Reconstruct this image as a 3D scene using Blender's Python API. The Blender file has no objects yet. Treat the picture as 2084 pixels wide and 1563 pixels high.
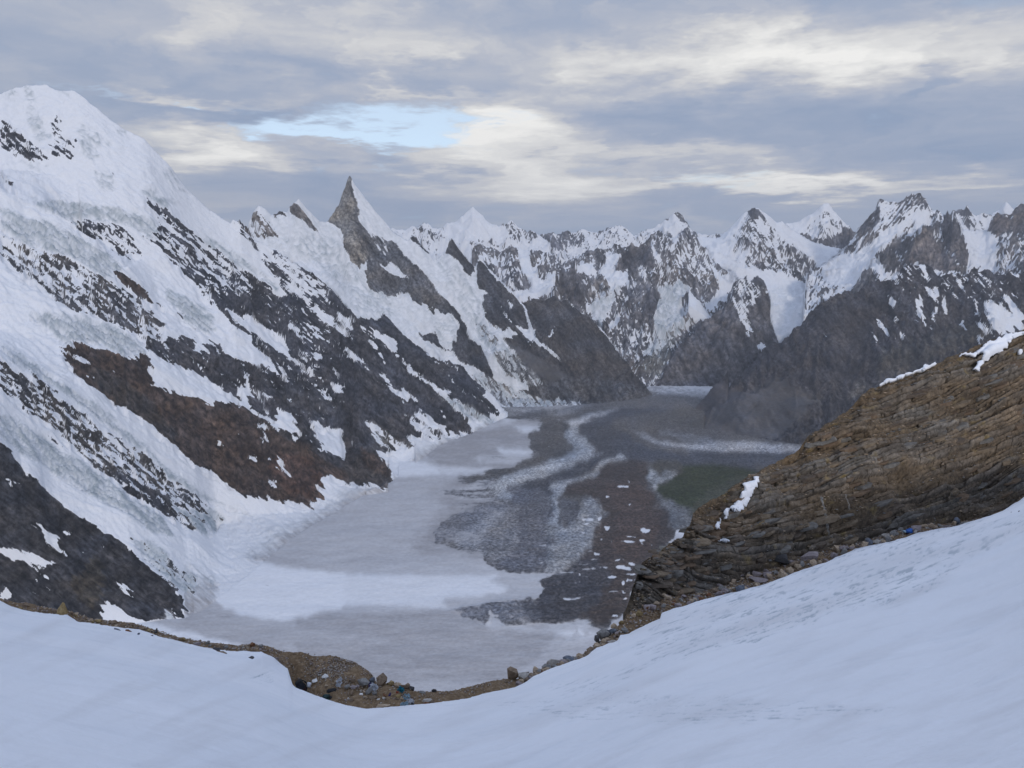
import bpy, bmesh, math, random
import numpy as np
from mathutils import Vector, Matrix

# ------------------------------------------------------------------ camera, world, sun, exposure
SC = bpy.context.scene
COL = SC.collection
IMW, IMH, FPX, PITCH = 2084.0, 1563.0, 1574.0, math.radians(10.12)
cam_data = bpy.data.cameras.new("camera")
cam = bpy.data.objects.new("camera", cam_data)
COL.objects.link(cam)
cam.location = (0, 0, 0)
cam.rotation_euler = (math.radians(90) - PITCH, 0, 0)
cam_data.sensor_width = 36.0
cam_data.lens = FPX * 36.0 / IMW
cam_data.clip_start = 0.1
cam_data.clip_end = 60000
SC.camera = cam

SUN_EL, SUN_AZ = math.radians(22), math.radians(163)      # azimuth from +Y, negative = left
SC.view_settings.view_transform = 'Standard'
SC.view_settings.look = 'None'
SC.view_settings.exposure = 0.0
SC.view_settings.gamma = 1.0
SC.view_settings.use_curve_mapping = False
SC.cycles.use_denoising = True
SC.cycles.max_bounces = 5
SC.cycles.diffuse_bounces = 3
SC.cycles.volume_bounces = 0
SC.cycles.caustics_reflective = False
SC.cycles.caustics_refractive = False

sd = bpy.data.lights.new("sun", 'SUN')
sd.energy = 1.2
sd.angle = math.radians(11)
sd.color = (1.0, 0.90, 0.79)
sun = bpy.data.objects.new("sun", sd)
COL.objects.link(sun)
sdir = Vector((math.sin(SUN_AZ) * math.cos(SUN_EL), math.cos(SUN_AZ) * math.cos(SUN_EL), math.sin(SUN_EL)))
sun.rotation_euler = (-sdir).to_track_quat('-Z', 'Y').to_euler()
sun.location = (0, 0, 500)


class NT:
    """tiny helper round a node tree"""
    def __init__(s, tree):
        s.t = tree
        s.n = tree.nodes
        s.l = tree.links
        s.n.clear()

    def new(s, typ, **kw):
        nd = s.n.new(typ)
        for k, v in kw.items():
            setattr(nd, k, v)
        return nd

    def put(s, sock, v):
        if isinstance(v, bpy.types.NodeSocket):
            s.l.new(v, sock)
        elif isinstance(v, (tuple, list)) and sock.type == 'RGBA' and len(v) == 3:
            sock.default_value = (*v, 1.0)
        else:
            sock.default_value = v

    def m(s, op, a, b=None, c=None, clamp=False):
        nd = s.new('ShaderNodeMath', operation=op)
        nd.use_clamp = clamp
        s.put(nd.inputs[0], a)
        if b is not None:
            s.put(nd.inputs[1], b)
        if c is not None:
            s.put(nd.inputs[2], c)
        return nd.outputs[0]

    def ss(s, v, lo, hi, a=0.0, b=1.0):
        nd = s.new('ShaderNodeMapRange', interpolation_type='SMOOTHSTEP')
        s.put(nd.inputs[0], v)
        nd.inputs[1].default_value, nd.inputs[2].default_value = lo, hi
        nd.inputs[3].default_value, nd.inputs[4].default_value = a, b
        return nd.outputs[0]

    def noise(s, vec, scale, detail=6.0, rough=0.55, dist=0.0, dims='3D', lac=2.0):
        nd = s.new('ShaderNodeTexNoise', noise_dimensions=dims)
        if vec is not None:
            s.put(nd.inputs['Vector'], vec)
        nd.inputs['Scale'].default_value = scale
        nd.inputs['Detail'].default_value = detail
        nd.inputs['Roughness'].default_value = rough
        nd.inputs['Lacunarity'].default_value = lac
        nd.inputs['Distortion'].default_value = dist
        return nd.outputs[0]

    def mix(s, f, a, b, blend='MIX'):
        nd = s.new('ShaderNodeMix', data_type='RGBA', blend_type=blend)
        s.put(nd.inputs[0], f)
        s.put(nd.inputs[6], a)
        s.put(nd.inputs[7], b)
        return nd.outputs[2]

    def xyz(s, x, y, z):
        nd = s.new('ShaderNodeCombineXYZ')
        for i, v in enumerate((x, y, z)):
            s.put(nd.inputs[i], v)
        return nd.outputs[0]

    def ramp(s, f, stops):
        nd = s.new('ShaderNodeValToRGB')
        s.put(nd.inputs[0], f)
        e = nd.color_ramp.elements
        while len(e) < len(stops):
            e.new(0.5)
        for el, (p, c) in zip(e, stops):
            el.position = p
            el.color = (*c, 1.0)
        return nd.outputs[0]


def px_dir(px, py):
    u, v = (np.asarray(px, float) - IMW / 2) / FPX, (IMH / 2 - np.asarray(py, float)) / FPX
    return u, math.cos(PITCH) + v * math.sin(PITCH), -math.sin(PITCH) + v * math.cos(PITCH)


# ---- world: Nishita sky seen through gaps of a procedural cloud deck laid out by direction
W = bpy.data.worlds.new("World")
SC.world = W
W.use_nodes = True
w = NT(W.node_tree)
tc = w.new('ShaderNodeTexCoord').outputs['Generated']
sep = w.new('ShaderNodeSeparateXYZ')
w.l.new(tc, sep.inputs[0])
X, Y, Z = sep.outputs
az = w.m('ARCTAN2', X, Y)
el = w.m('ARCSINE', Z)
# perspective-flattened coordinates: bands get thinner towards the horizon
fl = w.m('DIVIDE', el, w.m('ADD', w.m('ABSOLUTE', el), 0.40))
cv = w.xyz(w.m('MULTIPLY', az, 2.3), w.m('MULTIPLY', fl, 7.2), 3.1)
warp = w.noise(cv, 2.2, 6, 0.6)
warp2 = w.noise(w.xyz(w.m('MULTIPLY', az, 3.4), w.m('MULTIPLY', fl, 12.0), 9.7), 1.7, 5, 0.62)
azw = w.m('ADD', az, w.m('MULTIPLY', w.m('SUBTRACT', warp, 0.5), 0.42))
elw = w.m('ADD', el, w.m('MULTIPLY', w.m('SUBTRACT', warp2, 0.5), 0.12))
base = w.noise(w.xyz(w.m('MULTIPLY', azw, 5.0), w.m('MULTIPLY', fl, 9.0), 0.0), 1.0, 10, 0.57, 0.75)
wisps = w.noise(w.xyz(w.m('MULTIPLY', azw, 14.0), w.m('MULTIPLY', fl, 24.0), 4.0), 1.0, 10, 0.60, 0.5)


def blobs(items):
    tot = None
    for (bx, by, rx, ry, wt) in items:
        u, dy, dz = px_dir(bx, by)
        a0 = math.atan2(float(u), float(dy))
        e0 = math.asin(float(dz) / math.sqrt(float(u) ** 2 + float(dy) ** 2 + float(dz) ** 2))
        da = w.m('MULTIPLY', w.m('SUBTRACT', azw, a0), FPX / rx)
        de = w.m('MULTIPLY', w.m('SUBTRACT', elw, e0), FPX / ry)
        r2 = w.m('ADD', w.m('MULTIPLY', da, da), w.m('MULTIPLY', de, de))
        g = w.m('MULTIPLY', w.m('EXPONENT', w.m('MULTIPLY', r2, -1.0)), wt)
        tot = g if tot is None else w.m('ADD', tot, g)
    return tot


bright = blobs([
    (1500, 122, 380, 52, 0.36), (1900, 110, 300, 48, 0.30), (1240, 140, 110, 45, 0.22),
    (560, 70, 420, 60, 0.16), (820, 40, 200, 40, 0.14),
    (1080, 300, 180, 85, 0.42), (1000, 250, 140, 40, 0.36), (980, 390, 130, 60, 0.16),
    (380, 300, 150, 40, 0.36), (520, 290, 160, 30, 0.26), (330, 190, 130, 12, 0.26), (480, 200, 120, 9, 0.20),
    (1560, 375, 300, 28, 0.42), (1400, 320, 150, 16, 0.26), (1180, 385, 150, 45, 0.26), (1730, 370, 200, 20, 0.26),
    (860, 190, 140, 10, 0.26), (700, 330, 190, 12, 0.16), (1950, 385, 160, 10, 0.2),
    (150, 110, 260, 60, -0.06), (640, 150, 420, 40, -0.14), (470, 225, 300, 22, -0.24), (1150, 180, 200, 40, -0.10),
    (1750, 240, 500, 55, -0.22), (1350, 250, 180, 40, -0.12), (680, 400, 420, 70, -0.16), (2000, 330, 260, 45, -0.22),
    (1500, 405, 300, 12, -0.14), (1250, 470, 700, 45, -0.05), (1050, 30, 150, 40, -0.12), (1560, 10, 300, 40, -0.08),
])
gaps = blobs([(790, 252, 130, 34, 1.05), (660, 268, 130, 17, 0.95), (900, 262, 100, 26, 0.7), (840, 318, 90, 12, 0.5), (405, 203, 45, 7, 0.8),
              (1490, 368, 80, 14, 0.55), (1075, 250, 60, 12, 0.5), (150, 186, 90, 6, 0.4)])
val = w.m('ADD', w.m('ADD', w.m('MULTIPLY', base, 0.80), w.m('MULTIPLY', wisps, 0.50)), -0.225)
val = w.m('ADD', val, bright)
val = w.m('SUBTRACT', val, w.ss(el, .16, .02, 0.0, .030))
ccol = w.ramp(val, [(0.10, (0.270, 0.345, 0.490)), (0.34, (0.355, 0.410, 0.530)), (0.52, (0.455, 0.485, 0.565)),
                    (0.70, (0.610, 0.615, 0.635)), (0.88, (0.770, 0.768, 0.758)), (1.0, (0.880, 0.872, 0.850))])
# overhead, out of frame, the deck goes on as the same cloud, made brighter and bluer to light the near snow
hi = w.ss(el, 0.30, 0.75)
ccol = w.mix(hi, ccol, w.mix(1.0, ccol, (1.20, 1.28, 1.42), 'MULTIPLY'))
lowf = w.ss(el, -0.02, -0.10)
ccol = w.mix(lowf, ccol, (0.30, 0.33, 0.38))
gapn = w.m('ADD', gaps, w.m('MULTIPLY', w.m('SUBTRACT', w.m('ADD', w.m('MULTIPLY', wisps, .55), w.m('MULTIPLY', base, .45)), 0.5), -2.6))
gapf = w.ss(gapn, 0.15, 1.25)
sky = w.new('ShaderNodeTexSky', sky_type='NISHITA')
sky.sun_disc = False
sky.sun_elevation = SUN_EL
sky.sun_rotation = SUN_AZ
sky.altitude = 4000
sky.air_density = 1.0
sky.dust_density = 1.0
bg1 = w.new('ShaderNodeBackground')
veil = w.mix(0.55, sky.outputs[0], (5.2, 5.75, 5.9))          # thin high veil across the blue
w.l.new(veil, bg1.inputs[0])
bg1.inputs[1].default_value = 0.15
bg2 = w.new('ShaderNodeBackground')
w.put(bg2.inputs[0], ccol)
bg2.inputs[1].default_value = 1.05
mx = w.new('ShaderNodeMixShader')
w.put(mx.inputs[0], gapf)
w.l.new(bg2.outputs[0], mx.inputs[1])
w.l.new(bg1.outputs[0], mx.inputs[2])
wo = w.new('ShaderNodeOutputWorld')
w.l.new(mx.outputs[0], wo.inputs[0])


# ------------------------------------------------------------------ numpy helpers
_rng = np.random.RandomState(11)
_PERM = np.concatenate([_rng.permutation(256)] * 3).astype(np.int32)
_ga = _rng.rand(256) * 2 * np.pi
_GX, _GY = np.cos(_ga).astype(np.float32), np.sin(_ga).astype(np.float32)
_RND = _rng.rand(256).astype(np.float32)


def _gn(x, y, seed):
    xf, yf = np.floor(x), np.floor(y)
    xi, yi = xf.astype(np.int32) & 255, yf.astype(np.int32) & 255
    fx, fy = x - xf, y - yf
    x1 = (xi + 1) & 255
    pa, pb = _PERM[xi] + seed, _PERM[x1] + seed
    y1 = (yi + 1) & 255
    i00, i01 = _PERM[(pa + yi) & 255], _PERM[(pa + y1) & 255]
    i10, i11 = _PERM[(pb + yi) & 255], _PERM[(pb + y1) & 255]
    u = fx * fx * fx * (fx * (fx * 6 - 15) + 10)
    v = fy * fy * fy * (fy * (fy * 6 - 15) + 10)
    g00 = _GX[i00] * fx + _GY[i00] * fy
    g10 = _GX[i10] * (fx - 1) + _GY[i10] * fy
    g01 = _GX[i01] * fx + _GY[i01] * (fy - 1)
    g11 = _GX[i11] * (fx - 1) + _GY[i11] * (fy - 1)
    a = g00 + u * (g10 - g00)
    b = g01 + u * (g11 - g01)
    return (a + v * (b - a)) * 1.5


def noise2(x, y, octs=1, seed=0, ridged=False, gain=0.5, lac=2.03):
    """gradient-noise fbm, about -1..1 (ridged: 0..1), worked through in cache-sized pieces"""
    x = np.ascontiguousarray(x, np.float32)
    y = np.ascontiguousarray(y, np.float32)
    shp = x.shape
    x, y = x.ravel(), y.ravel()
    out = np.empty(x.size, np.float32)
    for s in range(0, x.size, 60000):
        xs, ys = x[s:s + 60000], y[s:s + 60000]
        tot = np.zeros(xs.size, np.float32)
        amp, norm, f = 1.0, 0.0, 1.0
        wgt = None
        for o in range(octs):
            n = _gn(xs * f + 17.3 * o, ys * f - 9.1 * o, (seed * 37 + o * 13) & 255)
            if ridged:
                n = 1.0 - np.minimum(np.abs(n) * 1.6, 1.0)
                n = n * n
                if wgt is not None:
                    n = n * wgt
                wgt = np.clip(n * 1.6, 0, 1)
            tot += amp * n
            norm += amp
            amp *= gain
            f *= lac
        out[s:s + 60000] = tot / norm if ridged else tot
    return out.reshape(shp)


def hash2(i, j, seed=0):
    i = np.asarray(i).astype(np.int64) & 255
    j = np.asarray(j).astype(np.int64) & 255
    return _RND[_PERM[(_PERM[(i + seed) & 255] + j) & 255]]


def tan_dn(py):
    """downward tangent of the ray through image row py"""
    u, dy, dz = px_dir(IMW / 2, py)
    return -dz / dy


def unproj(px, py, Yd):
    u, dy, dz = px_dir(px, py)
    return u / dy * Yd, Yd, dz / dy * Yd


def proj(x, y, z):
    yc = y * math.cos(PITCH) - z * math.sin(PITCH)
    vc = y * math.sin(PITCH) + z * math.cos(PITCH)
    return IMW / 2 + FPX * x / yc, IMH / 2 - FPX * vc / yc


def floor_z(Yd):
    return -(785.0 + 0.05 * np.asarray(Yd, float))


def floor_Y(py):
    return 785.0 / (tan_dn(py) - 0.05)


def grid_mesh(name, V, attrs=None, smooth=True, keep=None):
    """mesh object data from a (rows, cols, 3) vertex grid; keep = boolean (rows-1, cols-1) of faces to make"""
    R, C = V.shape[:2]
    idx = np.arange(R * C, dtype=np.int32).reshape(R, C)
    q = np.stack([idx[:-1, :-1], idx[:-1, 1:], idx[1:, 1:], idx[1:, :-1]], -1)
    q = q.reshape(-1, 4) if keep is None else q[keep]
    used = np.zeros(R * C, bool)
    used[q.ravel()] = True
    remap = np.cumsum(used).astype(np.int32) - 1
    q = remap[q]
    v = V.reshape(-1, 3)[used].astype(np.float32)
    me = bpy.data.meshes.new(name)
    me.vertices.add(len(v))
    me.vertices.foreach_set("co", v.ravel())
    me.loops.add(q.size)
    me.loops.foreach_set("vertex_index", q.ravel())
    me.polygons.add(len(q))
    me.polygons.foreach_set("loop_start", np.arange(0, q.size, 4, dtype=np.int32))
    if smooth:
        me.polygons.foreach_set("use_smooth", np.ones(len(q), bool))
    me.update(calc_edges=True)
    for an, arr in (attrs or {}).items():
        if arr.ndim == 2:
            at = me.attributes.new(an, 'FLOAT', 'POINT')
            at.data.foreach_set("value", arr.ravel()[used].astype(np.float32))
        else:
            at = me.attributes.new(an, 'FLOAT_COLOR', 'POINT')
            c4 = np.ones((int(used.sum()), 4), np.float32)
            c4[:, :3] = arr.reshape(-1, 3)[used]
            at.data.foreach_set("color", c4.ravel())
    return me


def tri_mesh(name, v, f, smooth=False):
    me = bpy.data.meshes.new(name)
    v = np.asarray(v, np.float32)
    f = np.asarray(f, np.int32)
    k = f.shape[1]
    me.vertices.add(len(v))
    me.vertices.foreach_set("co", v.ravel())
    me.loops.add(f.size)
    me.loops.foreach_set("vertex_index", f.ravel())
    me.polygons.add(len(f))
    me.polygons.foreach_set("loop_start", np.arange(0, f.size, k, dtype=np.int32))
    if smooth:
        me.polygons.foreach_set("use_smooth", np.ones(len(f), bool))
    me.update(calc_edges=True)
    return me


def link(name, me, parent=None, mat=None, **props):
    o = bpy.data.objects.new(name, me)
    COL.objects.link(o)
    if parent is not None:
        o.parent = parent
    if mat is not None and me is not None and not me.materials:
        me.materials.append(mat)
    for k, v in props.items():
        if v is not None:
            o[k] = v
    return o


# digitised coordinates were read off enlargements of the photograph: key -> (x0, y0, scale)
RG = dict(full=(0, 0, 1.0), r1=(0, 150, .33589), r2=(0, 600, .33589), r3=(0, 1050, .33589), r4=(600, 300, .33589),
          r5=(1200, 370, .23992), r6=(1584, 370, .23992), r7=(700, 750, .33589), r8=(1200, 680, .42418),
          s1=(0, 150, .19194), s2=(400, 380, .19194), s3=(400, 620, .19194), s4=(700, 600, .19194), s5=(960, 480, .19194),
          s6=(1500, 560, .28023), z1=(500, 1280, .28791), z2=(580, 1350, .14395), z3=(1000, 1150, .23992), z4=(1480, 1020, .28983))


def inpoly(gx, gy, p):
    c = np.zeros(gx.shape, bool)
    x1, y1 = p[-1]
    for x2, y2 in p:
        if y1 != y2:
            c ^= ((gy < y1) != (gy < y2)) & (gx < (x2 - x1) * (gy - y1) / (y2 - y1) + x1)
        x1, y1 = x2, y2
    return c


def flat(reg, pts):
    x0, y0, s = RG[reg]
    return [(x0 + s * pts[i], y0 + s * pts[i + 1]) for i in range(0, len(pts), 2)]


class Cover:
    """what covers one mountain (snow 0..1, rock colour, ice 0..1), as read off the photograph, at half its resolution"""
    OFF = 300

    def __init__(s, snow, rock, ice=0.0):
        s.w, s.h = int((IMW + 2 * s.OFF) / 2), int(IMH / 2)
        s.d = np.empty((s.h, s.w, 5), np.float32)
        s.d[...] = (snow, *rock, ice)

    def poly(s, reg, snow, pts, rock=None, ice=None):
        p = [((x + s.OFF) / 2, y / 2) for x, y in flat(reg, pts)]
        xs, ys = [q[0] for q in p], [q[1] for q in p]
        x0, x1 = max(0, int(min(xs)) - 1), min(s.w, int(max(xs)) + 2)
        y0, y1 = max(0, int(min(ys)) - 1), min(s.h, int(max(ys)) + 2)
        if x1 <= x0 or y1 <= y0:
            return
        gy, gx = np.mgrid[y0:y1, x0:x1]
        c = inpoly(gx + .5, gy + .5, p)
        sub = s.d[y0:y1, x0:x1]
        if snow is not None:
            sub[..., 0][c] = snow
        if rock is not None:
            sub[..., 1:4][c] = rock
        if ice is not None:
            sub[..., 4][c] = ice

    def blur(s, n=1):
        for _ in range(n):
            for ax in (0, 1):
                a = np.roll(s.d, 1, ax)
                b = np.roll(s.d, -1, ax)
                s.d = (a + 2 * s.d + b) / 4

    def sample(s, px, py):
        x = np.clip((px + s.OFF) / 2 - .5, 0, s.w - 1.01)
        y = np.clip(py / 2 - .5, 0, s.h - 1.01)
        xi, yi = x.astype(np.int32), y.astype(np.int32)
        fx, fy = (x - xi)[:, None], (y - yi)[:, None]
        d = s.d
        return ((d[yi, xi] * (1 - fx) + d[yi, xi + 1] * fx) * (1 - fy) +
                (d[yi + 1, xi] * (1 - fx) + d[yi + 1, xi + 1] * fx) * fy)

# ------------------------------------------------------------------ the mountains
# every mountain is a surface stretched over contour-like lines: (photo column, photo row, metres ahead); a row of None = on the valley floor
G_DARK, G_MID, G_BROWN = (.060, .060, .068), (.088, .086, .092), (.078, .056, .045)


def mountain(key, name, label, lines, cover, amp=1.0, back=0.8, angle=0.7, grain=1.0, rel=1.0, front=1.2, category="mountain", wl=420.0, arel=5.0):
    return dict(key=key, name=name, label=label, lines=lines, cover=cover, amp=amp, back=back, angle=angle, grain=grain,
                rel=rel, front=front, category=category, wl=wl, arel=arel)


MTS = []

# --- A: the great snow massif filling the left of the picture
A = Cover(1.0, G_DARK)
# snow tints: grey-blue ice of serac walls
for reg, pts in [
    ('r1', [190, 765, 290, 762, 500, 780, 700, 820, 950, 880, 970, 960, 900, 975, 720, 905, 600, 885, 500, 878, 420, 890, 320, 840]),
    ('s1', [330, 1340, 520, 1335, 850, 1360, 1200, 1420, 1500, 1510, 1620, 1563, 1300, 1540, 900, 1450, 560, 1490, 480, 1440]),
    ('r2', [160, 120, 300, 105, 560, 150, 760, 230, 880, 320, 890, 350, 780, 365, 620, 300, 480, 270, 400, 300, 330, 230]),
    ('r1', [1180, 960, 1300, 1010, 1420, 1090, 1560, 1190, 1700, 1290, 1690, 1330, 1560, 1220, 1400, 1130, 1230, 1020]),
    ('r1', [850, 690, 930, 700, 960, 760, 1040, 745, 1090, 800, 1000, 810, 880, 740]),
    ('r1', [0, 820, 120, 850, 300, 900, 420, 950, 600, 1060, 700, 1110, 740, 1170, 640, 1230, 480, 1130, 300, 1070, 120, 1010, 0, 930]),
    ('r1', [540, 1110, 640, 1080, 700, 1160, 640, 1230, 560, 1170]),
    ('r1', [980, 1310, 1080, 1330, 1240, 1420, 1310, 1500, 1290, 1563, 1180, 1540, 1060, 1420]),
    ('r2', [0, 300, 100, 350, 250, 440, 400, 560, 540, 640, 640, 700, 760, 830, 880, 900, 960, 1000, 1060, 1080, 1200, 1180, 1340, 1260, 1500, 1330, 1620, 1390, 1400, 1300, 1180, 1200, 1000, 1090, 900, 960, 700, 830, 560, 720, 400, 600, 240, 500, 60, 400]),
    ('r2', [0, 700, 200, 820, 400, 960, 600, 1080, 800, 1230, 1000, 1350, 1060, 1460, 900, 1420, 700, 1290, 500, 1180, 300, 1050, 140, 960, 0, 860])]:
    A.poly(reg, None, pts, ice=.55)
for pts in [[30, 210, 180, 180, 200, 260, 60, 260], [300, 430, 420, 420, 440, 540, 380, 640, 300, 560], [1220, 580, 1400, 640, 1390, 680, 1250, 640], [1080, 680, 1160, 700, 1160, 760, 1090, 750],
            [1020, 1040, 1100, 1000, 1200, 1080, 1230, 1200, 1110, 1260, 1040, 1200], [1760, 960, 1950, 1100, 1950, 1180, 1760, 1130], [1760, 1120, 1990, 1240, 1900, 1250], [330, 640, 500, 600, 520, 700, 400, 720],
            [240, 950, 480, 940, 420, 1030, 300, 1000], [280, 120, 330, 110, 380, 300, 330, 420, 270, 300], [620, 180, 720, 190, 720, 220, 650, 215], [840, 560, 1040, 600, 1060, 900, 900, 900, 850, 700]]:
    A.poly('s1', None, pts, ice=.34)  # blue-grey shading of the upper snow facets, painted in as ice tint
# upper rock
for v, reg, pts in [
    (.30, 'r1', [0, 260, 60, 310, 150, 370, 230, 440, 270, 510, 200, 540, 130, 520, 60, 470, 0, 450]),
    (.42, 's1', [590, 440, 640, 440, 660, 540, 640, 640, 700, 650, 760, 740, 780, 880, 740, 945, 690, 930, 640, 890, 540, 880, 500, 850, 540, 790, 560, 650, 510, 580, 560, 520]),
    (.48, 's1', [770, 680, 820, 660, 850, 720, 830, 840, 790, 800]),
    (.40, 's1', [1170, 930, 1200, 1000, 1230, 1110, 1245, 1170, 1190, 1130, 1160, 1030]),
    (.25, 's1', [0, 1050, 90, 1120, 170, 1200, 225, 1265, 150, 1225, 60, 1160, 0, 1110]),
    (.28, 'r1', [420, 905, 500, 885, 600, 892, 720, 920, 800, 980, 850, 1080, 850, 1110, 770, 1130, 740, 1120, 640, 1050, 540, 990]),
    (.22, 'r1', [420, 905, 500, 885, 540, 960, 640, 1000, 700, 1090, 730, 1115, 640, 1050, 540, 990]),
    (.26, 'r1', [880, 725, 960, 790, 1010, 820, 1100, 900, 1180, 960, 1300, 1050, 1400, 1130, 1550, 1230, 1650, 1320, 1750, 1430, 1900, 1563,
                1560, 1563, 1480, 1500, 1380, 1440, 1300, 1380, 1180, 1300, 1080, 1180, 980, 1075, 860, 1000, 900, 980, 970, 960, 975, 900, 930, 850, 880, 790]),
    (.36, 'r1', [1560, 1095, 1640, 1070, 1740, 1115, 1850, 1175, 1990, 1230, 2084, 1320, 2084, 1563, 1960, 1500, 1830, 1420, 1700, 1290]),
    (.28, 's2', [340, 340, 480, 345, 540, 440, 620, 560, 700, 700, 620, 640, 500, 540, 420, 470, 350, 400]),
    (.40, 's2', [540, 560, 700, 700, 860, 830, 960, 960, 900, 960, 760, 820, 620, 680]),
    (.22, 's2', [650, 730, 780, 790, 880, 830, 960, 960, 1090, 1060, 1200, 1140, 1330, 1220, 1200, 1230, 1080, 1110, 950, 1000, 860, 960, 760, 860]),
    (.30, 's2', [760, 650, 860, 680, 960, 700, 1090, 750, 1160, 860, 1260, 840, 1400, 930, 1500, 1050, 1600, 1190, 1700, 1300, 1880, 1370, 1960, 1330, 2084, 1400, 2084, 1563, 1500, 1563, 1400, 1430, 1500, 1440, 1640, 1500, 1660, 1450, 1560, 1390, 1500, 1330, 1340, 1250, 1230, 1130, 1320, 1120, 1200, 980, 1060, 880, 930, 790, 860, 770]),
    (.14, 's2', [1330, 1220, 1450, 1170, 1600, 1190, 1700, 1300, 1880, 1370, 1960, 1330, 2084, 1400, 2084, 1500, 1900, 1480, 1740, 1470, 1640, 1400, 1500, 1320]),
    (.22, 's2', [0, 520, 180, 620, 270, 690, 390, 850, 330, 1000, 400, 980, 500, 1050, 620, 1180, 520, 1180, 560, 1300, 640, 1380, 660, 1480, 760, 1563, 700, 1563, 560, 1400, 500, 1440, 420, 1400, 330, 1340, 260, 1290, 160, 1240, 60, 1160, 0, 1130]),
    (.20, 's2', [400, 800, 480, 850, 600, 930, 720, 1010, 830, 1110, 880, 1180, 1000, 1300, 1100, 1280, 1200, 1330, 1330, 1420, 1480, 1563, 760, 1563, 640, 1450, 540, 1250, 520, 1110, 600, 1100, 520, 1000]),
]:
    A.poly(reg, v, pts)
# speckled grey rib
A.poly('r1', .27, [0, 950, 100, 1000, 200, 1050, 320, 1080, 450, 1130, 600, 1220, 740, 1290, 850, 1380, 940, 1470, 1010, 1530, 980, 1563, 770, 1563, 600, 1480, 450, 1440, 350, 1390, 230, 1290, 150, 1220, 90, 1190, 0, 1090], rock=(.095, .090, .090))
A.poly('r1', .20, [0, 1060, 90, 1180, 230, 1280, 350, 1385, 440, 1430, 350, 1330, 200, 1220, 120, 1160], rock=(.06, .06, .065))
A.poly('r1', .08, [690, 1185, 760, 1210, 830, 1250, 890, 1320, 920, 1390, 860, 1370, 780, 1300, 710, 1240], rock=G_BROWN)
A.poly('r1', .15, [940, 1360, 1000, 1400, 985, 1415, 950, 1395])
A.poly('r1', .15, [1050, 1430, 1090, 1440, 1150, 1500, 1100, 1480])
A.poly('r2', .25, [290, 0, 850, 0, 920, 100, 1020, 190, 975, 225, 990, 320, 900, 335, 870, 290, 800, 230, 650, 160, 520, 100, 400, 60], rock=(.095, .090, .090))
# right-hand grey face and its streaks
A.poly('r2', .14, [1260, 0, 2084, 0, 2084, 560, 1900, 470, 1750, 400, 1600, 330, 1500, 260, 1380, 150])
A.poly('r2', .13, [900, 335, 960, 240, 1000, 335, 1010, 262, 1090, 245, 1180, 255, 1215, 355, 1260, 300, 1330, 290, 1390, 370, 1480, 400, 1440, 250, 1500, 265, 1600, 330, 1750, 400, 1900, 470, 2084, 580,
               2084, 1010, 1900, 900, 1700, 850, 1650, 760, 1500, 690, 1400, 600, 1300, 540, 1200, 480, 1100, 440, 950, 370], rock=(.070, .068, .075))
A.poly('s3', .13, [900, 560, 1200, 760, 1400, 880, 1700, 1000, 2084, 1150, 2084, 1563, 1650, 1563, 1640, 1480, 1900, 1480, 1600, 1250, 1300, 1250, 1000, 1100, 800, 950, 640, 760], rock=(.066, .066, .073))
A.poly('s4', .12, [0, 240, 160, 330, 330, 430, 600, 660, 700, 770, 900, 950, 1100, 1090, 1300, 1300, 1390, 1480, 1250, 1470, 1060, 1450, 740, 1210, 620, 1240, 720, 1500, 600, 1470, 300, 1270, 0, 1110], rock=(.064, .063, .069))
A.poly('s4', .08, [180, 160, 330, 220, 400, 180, 460, 200, 540, 290, 650, 400, 800, 490, 860, 560, 1000, 680, 1100, 850, 1300, 1080, 1480, 1230, 1560, 1300, 1400, 1290, 1300, 1170, 1130, 1090, 1100, 1000, 900, 930, 780, 830, 600, 660, 540, 520, 450, 430, 300, 330], rock=(.058, .059, .067))
A.poly('s4', .12, [780, 370, 900, 380, 1000, 520, 1100, 600, 1230, 560, 1300, 600, 1300, 800, 1450, 870, 1500, 1050, 1600, 1200, 1700, 1290, 1560, 1300, 1340, 1120, 1100, 850, 860, 560], rock=(.060, .060, .068))
A.poly('s4', .12, [1060, 1290, 1300, 1300, 1390, 1480, 1200, 1490, 1080, 1470], rock=(.075, .060, .050))
# brown buttress
A.poly('r2', .05, [400, 320, 480, 280, 600, 330, 720, 340, 790, 380, 890, 350, 930, 440, 920, 540, 1050, 590, 1160, 600, 1250, 640, 1350, 650, 1500, 690, 1640, 780, 1720, 870, 1880, 900, 1920, 980, 2084, 1060, 2084, 1140, 1940, 1080, 1950, 1220,
                1890, 1280, 1700, 1250, 1500, 1220, 1380, 1150, 1250, 1060, 1140, 1000, 1060, 920, 980, 850, 900, 780, 800, 720, 690, 660, 600, 580, 480, 500, 370, 370], rock=G_BROWN)
A.poly('r2', .05, [520, 420, 700, 480, 900, 620, 1000, 760, 1100, 880, 1040, 890, 880, 760, 700, 650, 560, 520], rock=(.070, .060, .055))
A.poly('r2', .04, [1700, 950, 1880, 980, 1930, 1100, 1880, 1240, 1720, 1190, 1640, 1060], rock=(.100, .060, .044))
A.poly('r2', .05, [1500, 690, 1640, 780, 1720, 870, 1880, 900, 1920, 980, 2084, 1060, 2084, 1000, 1950, 940, 1850, 860, 1700, 830], rock=(.055, .053, .057))
A.poly('r7', .05, [0, 0, 0, 690, 60, 700, 160, 720, 300, 660, 260, 570, 130, 500, 60, 500], rock=(.070, .062, .060))
A.poly('r7', .05, [90, 505, 160, 500, 230, 540, 275, 590, 265, 640, 180, 620, 120, 570], rock=G_BROWN)
A.poly('r7', .08, [130, 610, 300, 680, 440, 745, 330, 735, 200, 725], rock=(.085, .080, .082))
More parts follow.
